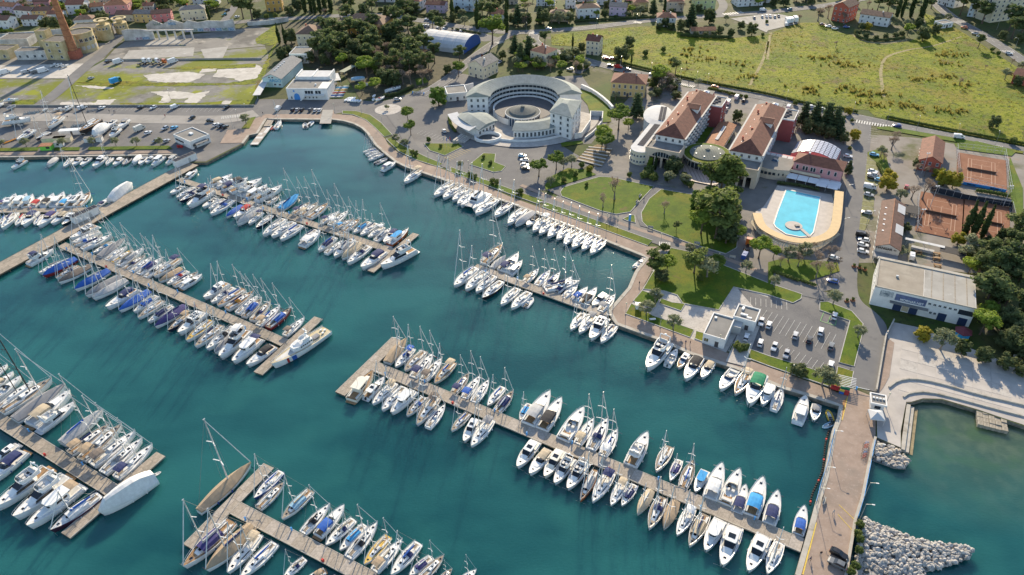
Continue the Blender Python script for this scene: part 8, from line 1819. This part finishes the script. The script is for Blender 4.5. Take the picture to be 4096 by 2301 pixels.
CARS = {
'in the harbour car park': (62, '23:665,305,white 23:525,460,white 23:270,500,silver 23:410,545,black 23:630,610,grey 23:60,615,white 23:180,690,silver 23:625,800,white 23:5,395,white 22:2505,365,white 22:2355,520,white 22:2495,575,white'),
'in the beach road bays': (-28, '13:1050,295,white 13:1050,325,white 13:1040,352,black 13:1115,380,sky 13:1065,125,sky 13:1020,455,white,v 13:1010,530,silver 13:990,710,silver 13:945,940,black,v 13:960,985,white 13:950,1035,white 13:950,1100,white'),
'left of the beach road': (-28, '13:800,140,white 13:800,222,silver 13:655,1162,white 13:645,1400,blue'),
'in the courts yard': (62, '13:1390,450,red 13:1440,1150,white,v'),
'before the rowing boathouse': (82, '1:228,1108,white,v 1:375,1118,black 1:420,1118,silver 1:465,1118,black 1:550,1118,grey 1:600,1122,white 1:645,1122,white'),
'near the roundabout': (12, '1:1425,1012,silver'), 'in the crescent front car park': (105, '1:1895,1330,white'),
'under the round pines below the crescent': (-8, '12:105,135,sky 12:125,180,white 12:130,230,white 12:140,262,black'),
'in the hotel garden drive': (62, '12:2340,1145,blue,v 12:2370,1050,orange,t'),
'on the boatyard paving': (60, '0:835,1100,white,v 0:1030,1100,white 0:1420,1095,black 0:1548,1095,white 0:1765,1090,white,v 0:2280,1092,black 0:1935,1200,black 0:2180,1270,white 0:2225,1285,black 0:2270,1290,black 0:1665,1305,silver 0:1758,1300,sky 0:1495,1350,white 0:1060,1265,black 0:1570,1432,grey 0:1680,1432,silver 0:1412,1315,cream,k'),
'beside the harbour office': (-5, '0:2120,1228,black'),
'on the gravel lot': (55, '0:1090,634,black 0:920,800,silver 0:1195,640,white,k 0:1745,636,white,k 0:1437,648,white,t 0:1492,645,white,t 0:1567,648,white,t 0:1637,652,orange,t 0:1180,840,green,b'),
'on the works yard': (50, '0:55,745,white,k 0:265,740,silver,v 0:440,730,white,k 0:360,740,grey,v'),
'on the hotel back road': (-18, '2:990,672,black 2:1070,688,red,v 2:1165,712,grey 2:1410,757,white 2:2040,888,orange 3:440,1090,white 3:545,1112,white 3:1295,1278,blue 3:1915,1395,white,v'),
'behind the hotel': (60, '2:2260,995,white,v 2:2130,1035,red,v 2:2175,1045,white,v 2:2330,1025,black 3:205,1095,white,v 2:2150,1110,white'),
'on the hillside road': (-32, '3:1970,288,orange 3:2080,348,silver 3:2130,378,white 3:2420,548,white'),
'beside the red house': (-15, '3:550,258,maroon 3:605,275,white 3:670,298,white 3:785,283,blue'),
'on the gravel car park': (80, '3:20,178,white 3:65,178,white 3:105,174,grey 3:190,235,white,b 3:225,228,white,b 3:270,220,white,b 2:2435,188,silver 2:2515,178,white 2:2560,178,white 3:180,258,white,v'),
'on main street': (8, '3:215,104,teal 2:2525,114,white,v 2:370,298,white 1:1720,208,white'),
'below the square cream house': (-14, '2:510,555,white 2:600,585,white 2:670,598,white 2:585,708,white'),
'beside the tall cream house': (-10, '2:940,592,blue 2:960,600,red 2:1015,604,red'),
'in the street car park': (75, '1:1690,268,white 1:1715,268,white 1:1740,273,silver 1:1770,345,white 1:1785,355,black 1:1830,295,silver 1:1890,305,white 1:2000,315,cream 1:2060,325,white'),
'beside the cream gabled villa': (60, '1:2450,640,silver'),
'at the top left lane': (40, '0:2290,114,black 0:2390,180,white 0:2260,158,green'),
'on the brick mole': (-38, '33:705,1252,black 33:690,1352,grey')}
KN = {'c': 'car', 'v': 'van', 'k': 'camper', 't': 'lorry cab', 'b': 'box lorry'}
def npxw(t, x): return (t % 10)*1024+x*.3975
for zone, (ang, txt) in CARS.items():
    L = []
    for q in txt.split():
        a, b = q.split(':'); f = b.split(','); L.append((npxw(int(a), float(f[0])), int(a), float(f[0]), float(f[1]), f[2], f[3] if len(f) > 3 else 'c'))
    L.sort(); tot = {}
    for q in L: tot[(q[4], q[5])] = tot.get((q[4], q[5]), 0)+1
    cnt = {}
    for _, t_, x, y, c, k in L:
        cnt[(c, k)] = cnt.get((c, k), 0)+1; cname = {'sky': 'light blue'}.get(c, c)
        lab = f'{cname} {KN[k]} {zone}' if tot[(c, k)] == 1 else f'{ORD[cnt[(c, k)]]} {cname} {KN[k]} from left {zone}'
        vehicle(W(t_, x, y), ang+random.uniform(-3, 3)+(180 if random.random() < .3 and k == 'c' else 0), k, c, lab, 'vehicles '+zone, fab('sky') if c == 'green' else None)
# ================================================================== BOATS ASHORE
def ashore(s, k, o, label):
    b, e = MX(s, 1.4); o = dict(o); L = (b-e).length; o['z'] = .3+.55*L/10+.27
    t = place_boat(k, b, e, o, label, 'boats ashore on the boatyard')
    obj('cradle', proto('cradle', lambda: MB().box((-2.2, 0, -1.0), (.25, 2.6, .5)).box((1.6, 0, -1.0), (.25, 2.4, .5)).box((-.3, -.6, -1.0), (4.2, .2, .25)).box((-.3, .6, -1.0), (4.2, .2, .25)).box((-2.2, -1.1, -.6), (.2, .2, .9)).box((-2.2, 1.1, -.6), (.2, .2, .9))), mat('cradle_blue', (.1, .16, .22), .6), t)
for s, k, o, lab in (('0:320,1215 0:45,1248', 'm', dict(v='fly'), 'white flybridge yacht ashore at the boatyard left edge'), ('0:180,1432 0:350,1325', 's', dict(hood='navy', deck='w', mh=1.0), 'white sailboat ashore nearest the boatyard quay corner at left'), ('0:365,1412 0:510,1340', 's', dict(hull='n', deck='w', mh=1.0), 'navy-hulled sailboat ashore beside the white one'), ('0:492,1305 0:632,1195', 's', dict(bim='tan', deck='g', mh=1.0), 'sailboat ashore with beige awning on the boatyard'), ('0:812,1362 0:1010,1232', 's', dict(hull='k', deck='t', mc='k', mh=1.35), 'black-hulled classic yacht with very tall mast on the boatyard'), ('0:945,1402 0:1072,1290', 'm', dict(tarp='white', tv=1), 'boat wrapped in white sheet on the boatyard'), ('0:1085,1292 0:1160,1220', 'm', dict(v='open'), 'small open motorboat ashore behind the wrapped boat'), ('0:1202,1302 0:1290,1220', 'm', dict(v='open', bim='grey'), 'grey-topped motorboat ashore right of the small open one'), ('0:1110,1395 0:1202,1310', 'm', dict(v='fly'), 'small flybridge boat ashore right of the wrapped boat'), ('0:425,1112 0:475,1085', 's', dict(mh=1.2), 'small sailboat ashore by the gravel lot wall'), ('0:622,1082 0:540,1102', 'm', dict(v='open'), 'leftmost of three motorboats by the gravel lot wall'), ('0:665,1086 0:605,1105', 'm', dict(v='open', bim='lgrey'), 'middle of three motorboats by the gravel lot wall'), ('0:740,1065 0:655,1108', 'm', dict(v='hard', sun=1), 'rightmost of three motorboats by the gravel lot wall'), ('0:190,1000 0:40,1015', 's', dict(mh=0, hull='w', hood='sky'), 'mastless sailboat ashore on the weedy strip at left'), ('0:160,1060 0:70,1092', 'm', dict(tarp='grey', tv=0), 'grey-covered boat ashore at far left'), ('0:40,1040 0:-60,1090', 's', dict(mh=.9, deck='w'), 'sailboat cut by the left edge on the boatyard'), ('0:45,1400 0:-60,1440', 's', dict(mh=1.0, deck='w'), 'sailboat ashore in the left corner of the boatyard'),
                     ('0:560,640 0:500,668', 'm', dict(v='open'), 'leftmost small boat below the derelict tower'), ('0:625,640 0:565,668', 'm', dict(v='hard', sun=0), 'middle small boat below the derelict tower'), ('0:690,648 0:615,668', 'm', dict(v='open', bim='lgrey'), 'rightmost small boat below the derelict tower'), ('1:1100,795 1:960,805', 'm', dict(tarp='ltblue', tv=0), 'blue-covered boat ashore in the dinghy park'), ('1:1130,850 1:1020,862', 's', dict(mh=0, deck='w'), 'mastless keelboat ashore in the dinghy park'), ('1:1460,880 1:1300,925', 's', dict(shape='slim', mh=0, deck='w'), 'slim keelboat ashore under the trees, dinghy park'), ('1:1295,975 1:1210,1008', 's', dict(mh=0, hood='red', deck='w'), 'red-hooded dinghy beside the curving hedge')):
    ashore(s, k, o, lab)
# boats at the slipway basin
for s, k, o, lab in (('1:250,1215 1:200,1290', 's', dict(mh=1.1), 'white sailboat by the white jetty, slipway basin'), ('1:190,1260 1:160,1298', 'r', dict(tube='red'), 'small red dinghy by the white jetty'), ('1:490,1230 1:495,1282', 'r', dict(tube='lgrey'), 'left pale inflatable at the slipway quay'), ('1:575,1208 1:525,1260', 'r', dict(tube='white'), 'right white inflatable at the slipway quay')):
    b, e = MX(s, -.3); place_boat(k, b, e, o, lab, None)
a_, b_ = MX('1:130,1262 1:-20,1455', -.5); pier('floating_jetty', 'white floating jetty at the boatyard corner', a_, b_, 4.2, -.5, 2.2, 2, [mat('white_plank', (.55, .54, .52), .7, var=.1), m_plank2])
a_, b_ = MX('1:150,1200 1:110,1270', -.1); pier('gangway', 'grey gangway joining the white jetty to the quay', a_, b_, 3.6, -.1, 1.5, 1, [m_plank])
# kayaks and dinghies by the boathouse
kay = MB().loft([[(x, -w, 0), (x, -w*.9, .25), (x, 0, .3), (x, w*.9, .25), (x, w, 0)] for x, w in ((-3, .03), (-1.8, .3), (0, .38), (1.8, .3), (3, .03))], True, True, True).mesh('kayak_hull')
kc = [fab(c) for c in ('white', 'sky', 'white', 'yellow', 'white', 'red', 'white', 'blue')]
for i in range(9):
    x, y = 870-8*i, 880+13*i
    t = thing('rowing_shell', f'{ORD[i+1]} rowing shell from the back beside the boathouse', 'rowing boat', tuple(W(1, x, y)+Vector((0, 0, .45))), .05, (1.4, 1.2, 1.2), 'rowing shells by the boathouse'); obj('hull', kay, kc[i % 8], t); obj('rack', proto('krack', lambda: MB().box((-1.2, 0, -.35), (.1, .9, .35)).box((1.2, 0, -.35), (.1, .9, .35))), m_alu, t); obj('cockpit', proto('kcock', lambda: MB().box((0, 0, .26), (1.0, .4, .05))), m_black, t)
opt = MB().loft([[(x, -w, .0), (x, -w*1.1, .5), (x, w*1.1, .5), (x, w, .0)] for x, w in ((-1.3, .5), (-.3, .6), (.7, .5), (1.2, .3))], True, True, True).mesh('dinghy_hull')
for i, (x, y) in enumerate(((910, 1015), (935, 1000), (940, 1018), (965, 1000), (965, 1020), (990, 1000), (990, 1022), (1015, 1024), (1045, 1026), (1190, 975), (1185, 1010))):
    t = thing('sailing_dinghy', f'{ORD[i+1]} upturned white dinghy from left beside the boathouse yard', 'dinghy', tuple(W(1, x, y)+Vector((0, 0, .25))), 1.2+random.uniform(-.3, .3), 1.2, 'upturned dinghies by the slipway'); obj('hull', opt, m_gel, t); obj('keel_band', proto('kband', lambda: MB().box((-.1, 0, .5), (2.0, .12, .06))), m_blue, t)
# ================================================================== STREET FURNITURE
lpost = MB().cyl((0, 0, 0), .09, 4.6, 6, .06).mesh('post'); lglobe = MB().blob((0, 0, 4.85), .3, 8, 6).mesh('globe'); lbase = MB().cyl((0, 0, 0), .2, .35, 8).mesh('base')
m_globe = mat('lamp_globe', (.7, .62, .42), .3); m_postg = mat('lamp_post_grey', (.35, .37, .36), .5, .3)
LAMPS = {'on the waterfront footway': '12:450,640 12:955,815 12:1495,1015 12:2070,1215 12:275,600 12:1060,850', 'round the slipway road': '1:1065,1145 1:1270,1260 1:1430,1385 1:795,1130 1:210,1165', 'on the crescent lawns': '11:1735,175 11:1830,225 11:1940,230 11:2140,270 11:2390,340', 'on the lawn quay': '22:1143,275 22:2078,600 22:1490,405', 'on the beach side quay': '23:165,1000 23:1180,1190 23:230,900'}
for zone, s in LAMPS.items():
    for i, p in enumerate(sorted(MX(s), key=lambda p: p.x/p.y)):
        t = thing('globe_lamp', f'{ORD[i+1]} globe street lamp from left {zone}', 'street lamp', (p.x, p.y, .2), 0, None, 'globe lamps '+zone); obj('base', lbase, m_postg, t); obj('post', lpost, m_postg, t); obj('globe', lglobe, m_globe, t)
rpost = MB().tube((0, 0, 0), (0, 0, 8), .1, .06, 6).tube((0, 0, 8), (1.6, 0, 8.4), .06, .05, 5).mesh('post'); rhead = MB().box((1.9, 0, 8.33), (.8, .3, .14)).mesh('lamp_head')
for zone, s, an in (('on the hotel back road', '2:1090,692 2:1395,757 2:1690,820 2:1850,850 2:1960,872 3:175,1045 3:845,1170 3:1190,1245 3:1490,1312 3:1885,1395 3:2280,1470', 1.2), ('on main street', '2:145,325 2:850,285 2:1250,240 1:1900,270 1:2150,310', -1.5), ('on the brick mole', '33:618,165 33:535,530 33:478,742 33:1033,300 33:958,690 33:915,905', -.3), ('on the hillside road', '3:1900,300 3:2480,500 3:2300,300', 2.5), ('beside the beach road', '13:985,830 13:1010,560 13:730,900 13:770,560', 0), ('on the boatyard lane', '0:1720,1010 0:2480,1160 0:2395,1220 0:2345,1290', -1)):
    for i, p in enumerate(sorted(MX(s), key=lambda p: p.x/p.y)):
        t = thing('road_lamp', f'{ORD[i+1]} tall road lamp from left {zone}', 'street lamp', (p.x, p.y, .1), an, .85, 'road lamps '+zone); obj('post', rpost, m_postg, t); obj('lamp_head', rhead, m_gel, t)
for i, s in enumerate(('13:1490,880', '13:1630,640', '13:1545,300', '13:2360,640')):
    p = MX(s)[0]; t = thing('floodlight_mast', f'{ORD[i+1]} floodlight mast round the clay courts', 'light mast', tuple(p)); obj('mast', proto('flm', lambda: MB().tube((0, 0, 0), (0, 0, 10), .13, .08, 6)), m_alu, t)
    for dx in (-.5, .5): obj('floodlight', proto('flh', lambda: MB().box((0, 0, 0), (.6, .35, .3))), m_gel, t, (dx, 0, 10))
# flags
for i, (s, c) in enumerate((('11:1893,60', 'lgrey'), ('11:1923,70', 'blue'), ('11:1955,60', 'red'))):
    p = MX(s)[0]; t = thing('flagpole', f'flagpole with {cn(c)} flag on the crescent lawn', 'flagpole', tuple(p)); obj('pole', proto('fpole', lambda: MB().tube((0, 0, 0), (0, 0, 7), .06, .04, 5)), m_alu, t); obj('flag', proto('flag', lambda: MB().loft([[(.05, .12*sin(i*1.3)*k, 6.9-.9*k*2), (.45, .14*k, 6.85-.9*k*2)] for i, k in ((0, 0), (1, .3), (2, .7), (3, 1))], False)), fab(c), t)
t = thing('info_pillar', 'blue information pillar on the small triangular lawn', 'sign', tuple(W(12, 1183, 782))); obj('panel', MB().box((0, 0, .2), (.9, .25, 3.2)), m_lightblue, t); obj('foot', MB().box((0, 0, 0), (1.2, .5, .2)), m_conc, t)
t = thing('sign_board', 'white slanted notice board on the lawn by slab paths', 'sign', tuple(W(22, 1412, 335))); obj('board', MB().box((0, 0, .8), (2.2, .8, .06)), m_gel, t); obj('legs', MB().box((0, 0, 0), (1.6, .1, .8)), m_alu, t)
t = thing('white_cabinet', 'white utility cabinet on the lawn by the quay', 'cabinet', tuple(W(22, 1270, 215))); obj('body', MB().box((0, 0, 0), (2.0, 1.4, 2.2)), m_gel, t); obj('roof', MB().box((0, 0, 2.2), (2.2, 1.6, .1)), m_gel2, t)
# barriers
for lab, s in (('white boom barrier at the harbour access street', '1:1578,940 1:1670,950'), ('second white boom barrier nearer the crescent garages', '1:1690,950 1:1770,915'), ('white sliding gate across the mole entrance road', '23:885,1030 23:1012,1058'), ('white swing barrier at the plaza corner', '23:1190,480 23:1260,340')):
    p = MX(s); d = p[1]-p[0]; t = thing('barrier', lab, 'barrier', tuple(p[0]), atan2(d.y, d.x)); obj('cabinet', MB().box((0, 0, 0), (.5, .5, 1.2)), m_lightblue, t); obj('boom', MB().tube((0, 0, 1.1), (d.length, 0, 1.1), .1, .08, 5), m_gel, t)
# bins and their slatted pergola
for i, (s, c) in enumerate((('23:650,1022', 'red'), ('23:685,1034', 'red'), ('23:735,1068', 'yellow'), ('23:785,1080', 'red'), ('23:745,1042', 'green'), ('23:790,1052', 'green'), ('10:1800,42', 'red'), ('10:1830,42', 'red'))):
    p = MX(s)[0]; zone = 'by the mole gate' if i < 6 else 'on the boatyard quay'; n_ = ['first', 'second', 'yellow', 'third', 'first', 'second', 'left', 'right'][i]
    t = thing('waste_container', f'{n_} {"" if c == "yellow" else c+" "}waste container {zone}'.replace('  ', ' '), 'bin', tuple(p+Vector((0, 0, .15))), radians(-28)); obj('body', proto('binb', lambda: MB().box((0, 0, .1), (1.3, 1.0, 1.0))), fab('blue') if c in ('yellow',) else fab('grey') if c == 'green' else fab('red'), t); obj('lid', proto('binl', lambda: MB().loft([[(-.68, y, 1.1), (-.68, y, 1.1+z), (.68, y, 1.1+z), (.68, y, 1.1)] for y, z in ((-.53, .05), (0, .35), (.53, .05))], True, True, True)), fab(c), t)
t = thing('bin_pergola', 'grey slatted shelter over bins by the mole gate', 'shelter', tuple(W(23, 775, 1005)), radians(-24))
for i in range(7): obj('slat', MB().box((0, -2.2+.75*i, 2.3), (5.2, .2, .12)), m_alu, t)
for x in (-2.4, 2.4):
    for y in (-2.2, 2.2): obj('post', MB().cyl((x, y, 0), .08, 2.3, 6), m_alu, t)
# floating boom along the mole
fl = smooth_line(MX('33:612,0 33:575,120 33:560,320 33:545,420 33:490,540 33:440,640 33:415,790', WATER), 2); t = thing('floating_boom', 'string of dark and red floats along the mole', 'float line', tuple(fl[0])); L = plen(fl); n = int(L/.9)
fm_ = MB().loft([[(x, r*cos(2*pi*j/6), r*sin(2*pi*j/6)) for j in range(6)] for x, r in ((-.36, .12), (-.25, .28), (.25, .28), (.36, .12))], True, True, True).mesh('float')
for i in range(n): p, a = at_len(fl, .9*i); obj('float', fm_, m_red if i % 9 == 4 else m_tyre, t, p-fl[0]+Vector((0, 0, .1)), a)
# bicycles at the mole
bw = MB(); bw.loft([[((.33+.03*cos(pi*j/2))*cos(2*pi*i/10), .03*sin(pi*j/2), .34+(.33+.03*cos(pi*j/2))*sin(2*pi*i/10)) for j in range(4)] for i in range(11)], True); bwm = bw.mesh('wheel')
bfm = MB().path([(-.5, 0, .34), (-.15, 0, .85), (.4, 0, .85), (.5, 0, .34)], .03, 4).path([(-.5, 0, .34), (0, 0, .3), (.4, 0, .85)], .03, 4).path([(.38, -.25, 1.0), (.38, .25, 1.0)], .02, 4).box((-.2, 0, .9), (.25, .14, .06)).mesh('frame')
for i in range(7):
    p = W(33, 985-7*i*.6, 135+24*i); t = thing('bicycle', f'{ORD[i+1]} bicycle from the gatehouse in the mole rack', 'bicycle', tuple(p+Vector((0, 0, .12))), .1+random.uniform(-.2, .2), 1.1, 'bicycles in the mole rack'); obj('frame', bfm, random.choice([m_black, m_blue, m_red, m_alu]), t)
    for x in (-.5, .5): obj('wheel', bwm, m_tyre, t, (x, 0, 0))
# benches, tables, planters
bench_s = MB().box((0, 0, .42), (1.8, .5, .07)).mesh('seat'); bench_b = MB().box((0, .25, .5), (1.8, .06, .45)).mesh('backrest'); bench_l = MB().box((0, 0, 0), (.08, .45, .42)).mesh('leg')
for i, (s, a) in enumerate((('12:1390,862', -25), ('12:1290,540', 60), ('12:1260,600', 60), ('12:2215,1160', -20), ('12:1860,1022', -20), ('33:560,715', 60), ('23:2500,725', -25))):
    p = MX(s)[0]; t = thing('park_bench', ['pale bench at the path fork beside triangular lawn', 'upper bench on the curved path of the teardrop lawn', 'lower bench on the curved path of the teardrop lawn', 'bench by the coast road under garden pines', 'bench on the footway below the big pines', 'bench near the left railing of the mole', 'long brown bench at the plaza trees'][i], 'bench', tuple(p+Vector((0, 0, .3))), radians(a), 1.3); obj('seat', bench_s, m_cop, t); obj('backrest', bench_b, m_cop, t)
    for x in (-.75, .75): obj('leg', bench_l, m_alu, t, (x, 0, 0))
for i, (x, y) in enumerate(((1510, 1105), (1690, 1125), (1690, 1170), (1700, 1240))):
    p = W(13, x, y); t = thing('picnic_table', f'{ORD[i+1]} picnic table down from the outdoor bar', 'table', tuple(p+Vector((0, 0, .05))), radians(-20), 1.4); obj('table_top', proto('ptop', lambda: MB().box((0, 0, .72), (1.8, .8, .06))), m_teakd, t)
    for sgn in (-1, 1): obj('bench_seat', proto('pben', lambda: MB().box((0, 0, .42), (1.8, .28, .05))), m_teakd, t, (0, sgn*.75, 0)); obj('leg', proto('pleg', lambda: MB().box((0, 0, 0), (.1, 1.5, .7))), m_teakd, t, (sgn*.7, 0, 0))
for i, (tl, x, y) in enumerate(((13, 862, 1245), (13, 915, 1255), (13, 970, 1275), (23, 850, 140), (23, 790, 150))):
    p = W(tl, x, y); t = thing('planter', f'{ORD[i+1]} planter box from left at the end of the beach road', 'planter', tuple(p+Vector((0, 0, .1))), .2); obj('box', proto('plbox', lambda: MB().box((0, 0, 0), (1.4, 1.0, .6))), rm('orange'), t); obj('plant', TREE['bu'][0][0], LM['bu'], t, (0, 0, .5), 0, .13)
# sheds' tank and yard clutter
for i, (x, y, w_, d_) in enumerate(((720, 1350, 11, 3.2), (560, 1425, 12, 3.5), (640, 1425, 9, 3.2), (950, 1425, 9, 2.6))):
    p = W(0, x, y); t = thing('yard_container', ['white container hull beside the classic yacht', 'flat beige container in the front left of the yard', 'second beige container at the yard front', 'white site container behind the quay olives'][i], 'container', tuple(p+Vector((0, 0, .1))), radians(5)); obj('body', MB().box((0, 0, 0), (w_, d_, 2.4)), wm('white') if i in (0, 3) else wm('cream'), t); obj('roof', MB().box((0, 0, 2.4), (w_+.2, d_+.2, .12)), m_flat if i else m_gel, t); obj('door', MB().box((1, -d_/2-.03, .1), (1, .08, 2)), m_door, t)
for i, (x, y) in enumerate(((340, 1135), (300, 1148), (780, 1275), (800, 1262), (940, 1115), (100, 1420), (600, 1300))):
    p = W(0, x, y); t = thing('boat_cradle', f'{ORD[i+1]} empty steel boat cradle lying on the boatyard', 'cradle', tuple(p+Vector((0, 0, .15))), .1+.1*i, 1, 'empty boat cradles'); obj('frame', proto('ecr', lambda: MB().box((0, -1, 0), (7, .2, .2)).box((0, 1, 0), (7, .2, .2)).box((-2.5, 0, .02), (.2, 2.6, .2)).box((0, 0, .02), (.2, 2.6, .2)).box((2.5, 0, .02), (.2, 2.6, .2))), mat('cradle_blue', (.1, .16, .22), .6), t)
    for xx in (-2.5, 2.5): obj('upright', proto('ecu', lambda: MB().box((0, -1.2, .2), (.15, .15, 1.2)).box((0, 1.2, .2), (.15, .15, 1.2))), mat('cradle_blue', (.1, .16, .22), .6), t, (xx, 0, 0))
t = thing('timber_beams', 'two long orange timber beams lying beside ashore sailboat', 'beams', tuple(W(0, 160, 1410)+Vector((0, 0, .3))), 1.0)
for k in (0, .8): obj('beam', MB().box((0, k, 0), (12, .35, .35)), fab('orange'), t)
# plaza slabs and low walls
bp_ = [o for o in COL.objects if o.name.startswith('beach_plaza')][0]; pz = MX('23:1275,372 23:1500,420 23:1900,580 23:2576,850 23:2576,1370 23:2330,1290 23:2120,1215 23:1750,1110 23:1460,1110 23:1240,1000 23:1290,560')
an = radians(-27); u_ = Vector((cos(an), sin(an), 0)); v_ = Vector((-sin(an), cos(an), 0)); o0 = pz[0]; sm = slab_mesh(5.0, 5.0, .05)
for i in range(-4, 16):
    for j in range(-12, 6):
        c = o0+u_*(5.12*i)+v_*(5.12*j)
        if all(in_poly((c+u_*a+v_*b).x, (c+u_*a+v_*b).y, pz) for a in (-2.5, 2.5) for b in (-2.5, 2.5)): obj('slab', sm, m_plaza if (i*7+j*3) % 5 else m_paver, bp_, (c.x, c.y, .05), an)
wall_line('long curved low wall across the beach plaza', '23:1215,1010 23:1300,945 23:1450,922 23:1700,962 23:2100,1082 23:2576,1190 23:3000,1300', .6, .5, m_cop); wall_line('lower curved wall nearest the beach water', '23:1360,1108 23:1420,1068 23:1600,1052 23:1900,1122 23:2300,1232 23:2576,1302', .5, .5, m_cop); wall_line('straight white wall between beach road and plaza', '23:1262,345 23:1180,500 23:1085,1050', 1.2, .4, m_cop, k=0)
pa, pb = MX('23:1400,1165 33:1340,172'); d = pb-pa; t = thing('sea_steps', 'weedy stone steps going down into the beach water', 'steps', tuple(pa), atan2(d.y, d.x))
for i in range(3): obj('step', MB().box((d.length/2, .5+1.1*i, -2.2), (d.length, 1.1, 2.0-.5*i)), mat('weedy_stone', (.26, .21, .12), .9, var=.3, scale=.6) if i > 1 else m_cop, t)
# ================================================================== PEOPLE
def person_mesh(step):
    me = bpy.data.meshes.new('person'); s = step
    V = [(0, 0, .95), (0, 0, 1.15), (.01, 0, 1.38), (.02, 0, 1.52), (.03, 0, 1.62), (.03, 0, 1.72), (0, .1, .9), (.2*s, .11, .5), (.12*s-.1, .11, .1), (.12*s+.07, .11, .04), (0, -.1, .9), (-.18*s, -.11, .5), (-.3*s-.05, -.11, .1), (-.3*s+.12, -.11, .04), (0, .2, 1.4), (-.1*s, .25, 1.12), (.05*s+.02, .25, .88), (.08*s+.03, .25, .8), (0, -.2, 1.4), (.1*s, -.25, 1.12), (.22*s+.02, -.25, .9), (.26*s+.03, -.25, .82)]
    Ed = [(0, 1), (1, 2), (2, 3), (3, 4), (4, 5), (0, 6), (6, 7), (7, 8), (8, 9), (0, 10), (10, 11), (11, 12), (12, 13), (2, 14), (14, 15), (15, 16), (16, 17), (2, 18), (18, 19), (19, 20), (20, 21)]
    R = [.16, .14, .16, .06, .1, .09, .1, .065, .05, .04, .1, .065, .05, .04, .07, .05, .04, .035, .07, .05, .04, .035]
    me.from_pydata(V, Ed, []); o = bpy.data.objects.new('person_skin', me); COL.objects.link(o); sk = o.modifiers.new('skin', 'SKIN'); sb = o.modifiers.new('sub', 'SUBSURF'); sb.levels = 1; sb.render_levels = 1
    for i, r in enumerate(R): me.skin_vertices[0].data[i].radius = (r, r*1.15 if i in (0, 1, 2) else r)
    me.skin_vertices[0].data[0].use_root = True
    out = bpy.data.meshes.new_from_object(o.evaluated_get(bpy.context.evaluated_depsgraph_get())); bpy.data.objects.remove(o); out.materials.clear()
    for _ in range(4): out.materials.append(None)
    for p in out.polygons:
        z = p.center.z; y = abs(p.center.y); p.material_index = 2 if z > 1.5 and not (z > 1.66 or p.center.x < -.02) else 3 if z > 1.55 else 2 if y > .2 and z < .87 and z > .6 else 0 if z > .92 else 1 if z > .08 else 3
    return out
PM = [person_mesh(1), person_mesh(.15)]; m_skin = mat('skin', (.5, .3, .22), .6); m_hair = mat('hair_dark', (.03, .02, .015), .7); cl = [fab(c) for c in ('navy', 'black', 'grey', 'red', 'lgrey', 'brown')]
for s, lab, c in (('0:1105,1135', 'person in dark clothes walking on the boatyard lane', 1), ('0:1150,1138', 'left person of a pair on the boatyard lane', 2), ('0:1162,1138', 'right person of a pair on the boatyard lane', 0), ('0:1665,1182', 'person in red top on the boatyard lane', 3), ('0:660,1192', 'left person standing near the beige-awning sailboat', 0), ('0:685,1195', 'right person standing near the beige-awning sailboat', 1), ('22:1745,575', 'left of two people strolling on the quay', 0), ('22:1790,580', 'right of two people strolling on the quay', 1), ('33:543,690', 'person in brown near left railing of the mole', 5), ('33:652,838', 'person in pale top midway along the mole', 4), ('33:525,1252', 'person in dark top near parked cars on the mole', 1), ('33:420,1305', 'person in navy on the mole deck edge', 0), ('12:1280,1425', 'person walking on the quay below the stone pine', 1), ('12:1327,570', 'person on the curved path by teardrop lawn', 2), ('12:1067,752', 'person in pale top on the footway', 4), ('2:1300,758', 'person on the hotel back road pavement', 1), ('2:1777,850', 'person at the hotel zebra crossing', 1), ('13:1815,598', 'tennis player at back of left lower court', 0), ('13:2175,660', 'tennis player at back of right lower court', 1), ('13:1620,830', 'tennis player at left front of lower court', 1), ('13:1790,892', 'tennis player at front of left lower court', 5), ('1:72,1158', 'person walking on the boatyard corner promenade', 1), ('3:2198,340', 'person on the hillside road pavement', 1)):
    p = MX(s)[0]; z = .3 if s.startswith('13') else .14
    o = obj('person', PM[hash(lab) % 2 if False else len(lab) % 2], [cl[c], cl[(c+1) % 3], m_skin, m_hair], None, (p.x, p.y, z), random.uniform(0, 6.28), 1.03); tag(o, lab, 'person', 'people strolling')
dup = {k: v for k, v in LABELS.items() if len(v) > 1}
if dup: print('DUPLICATE LABELS', list(dup.items())[:10])
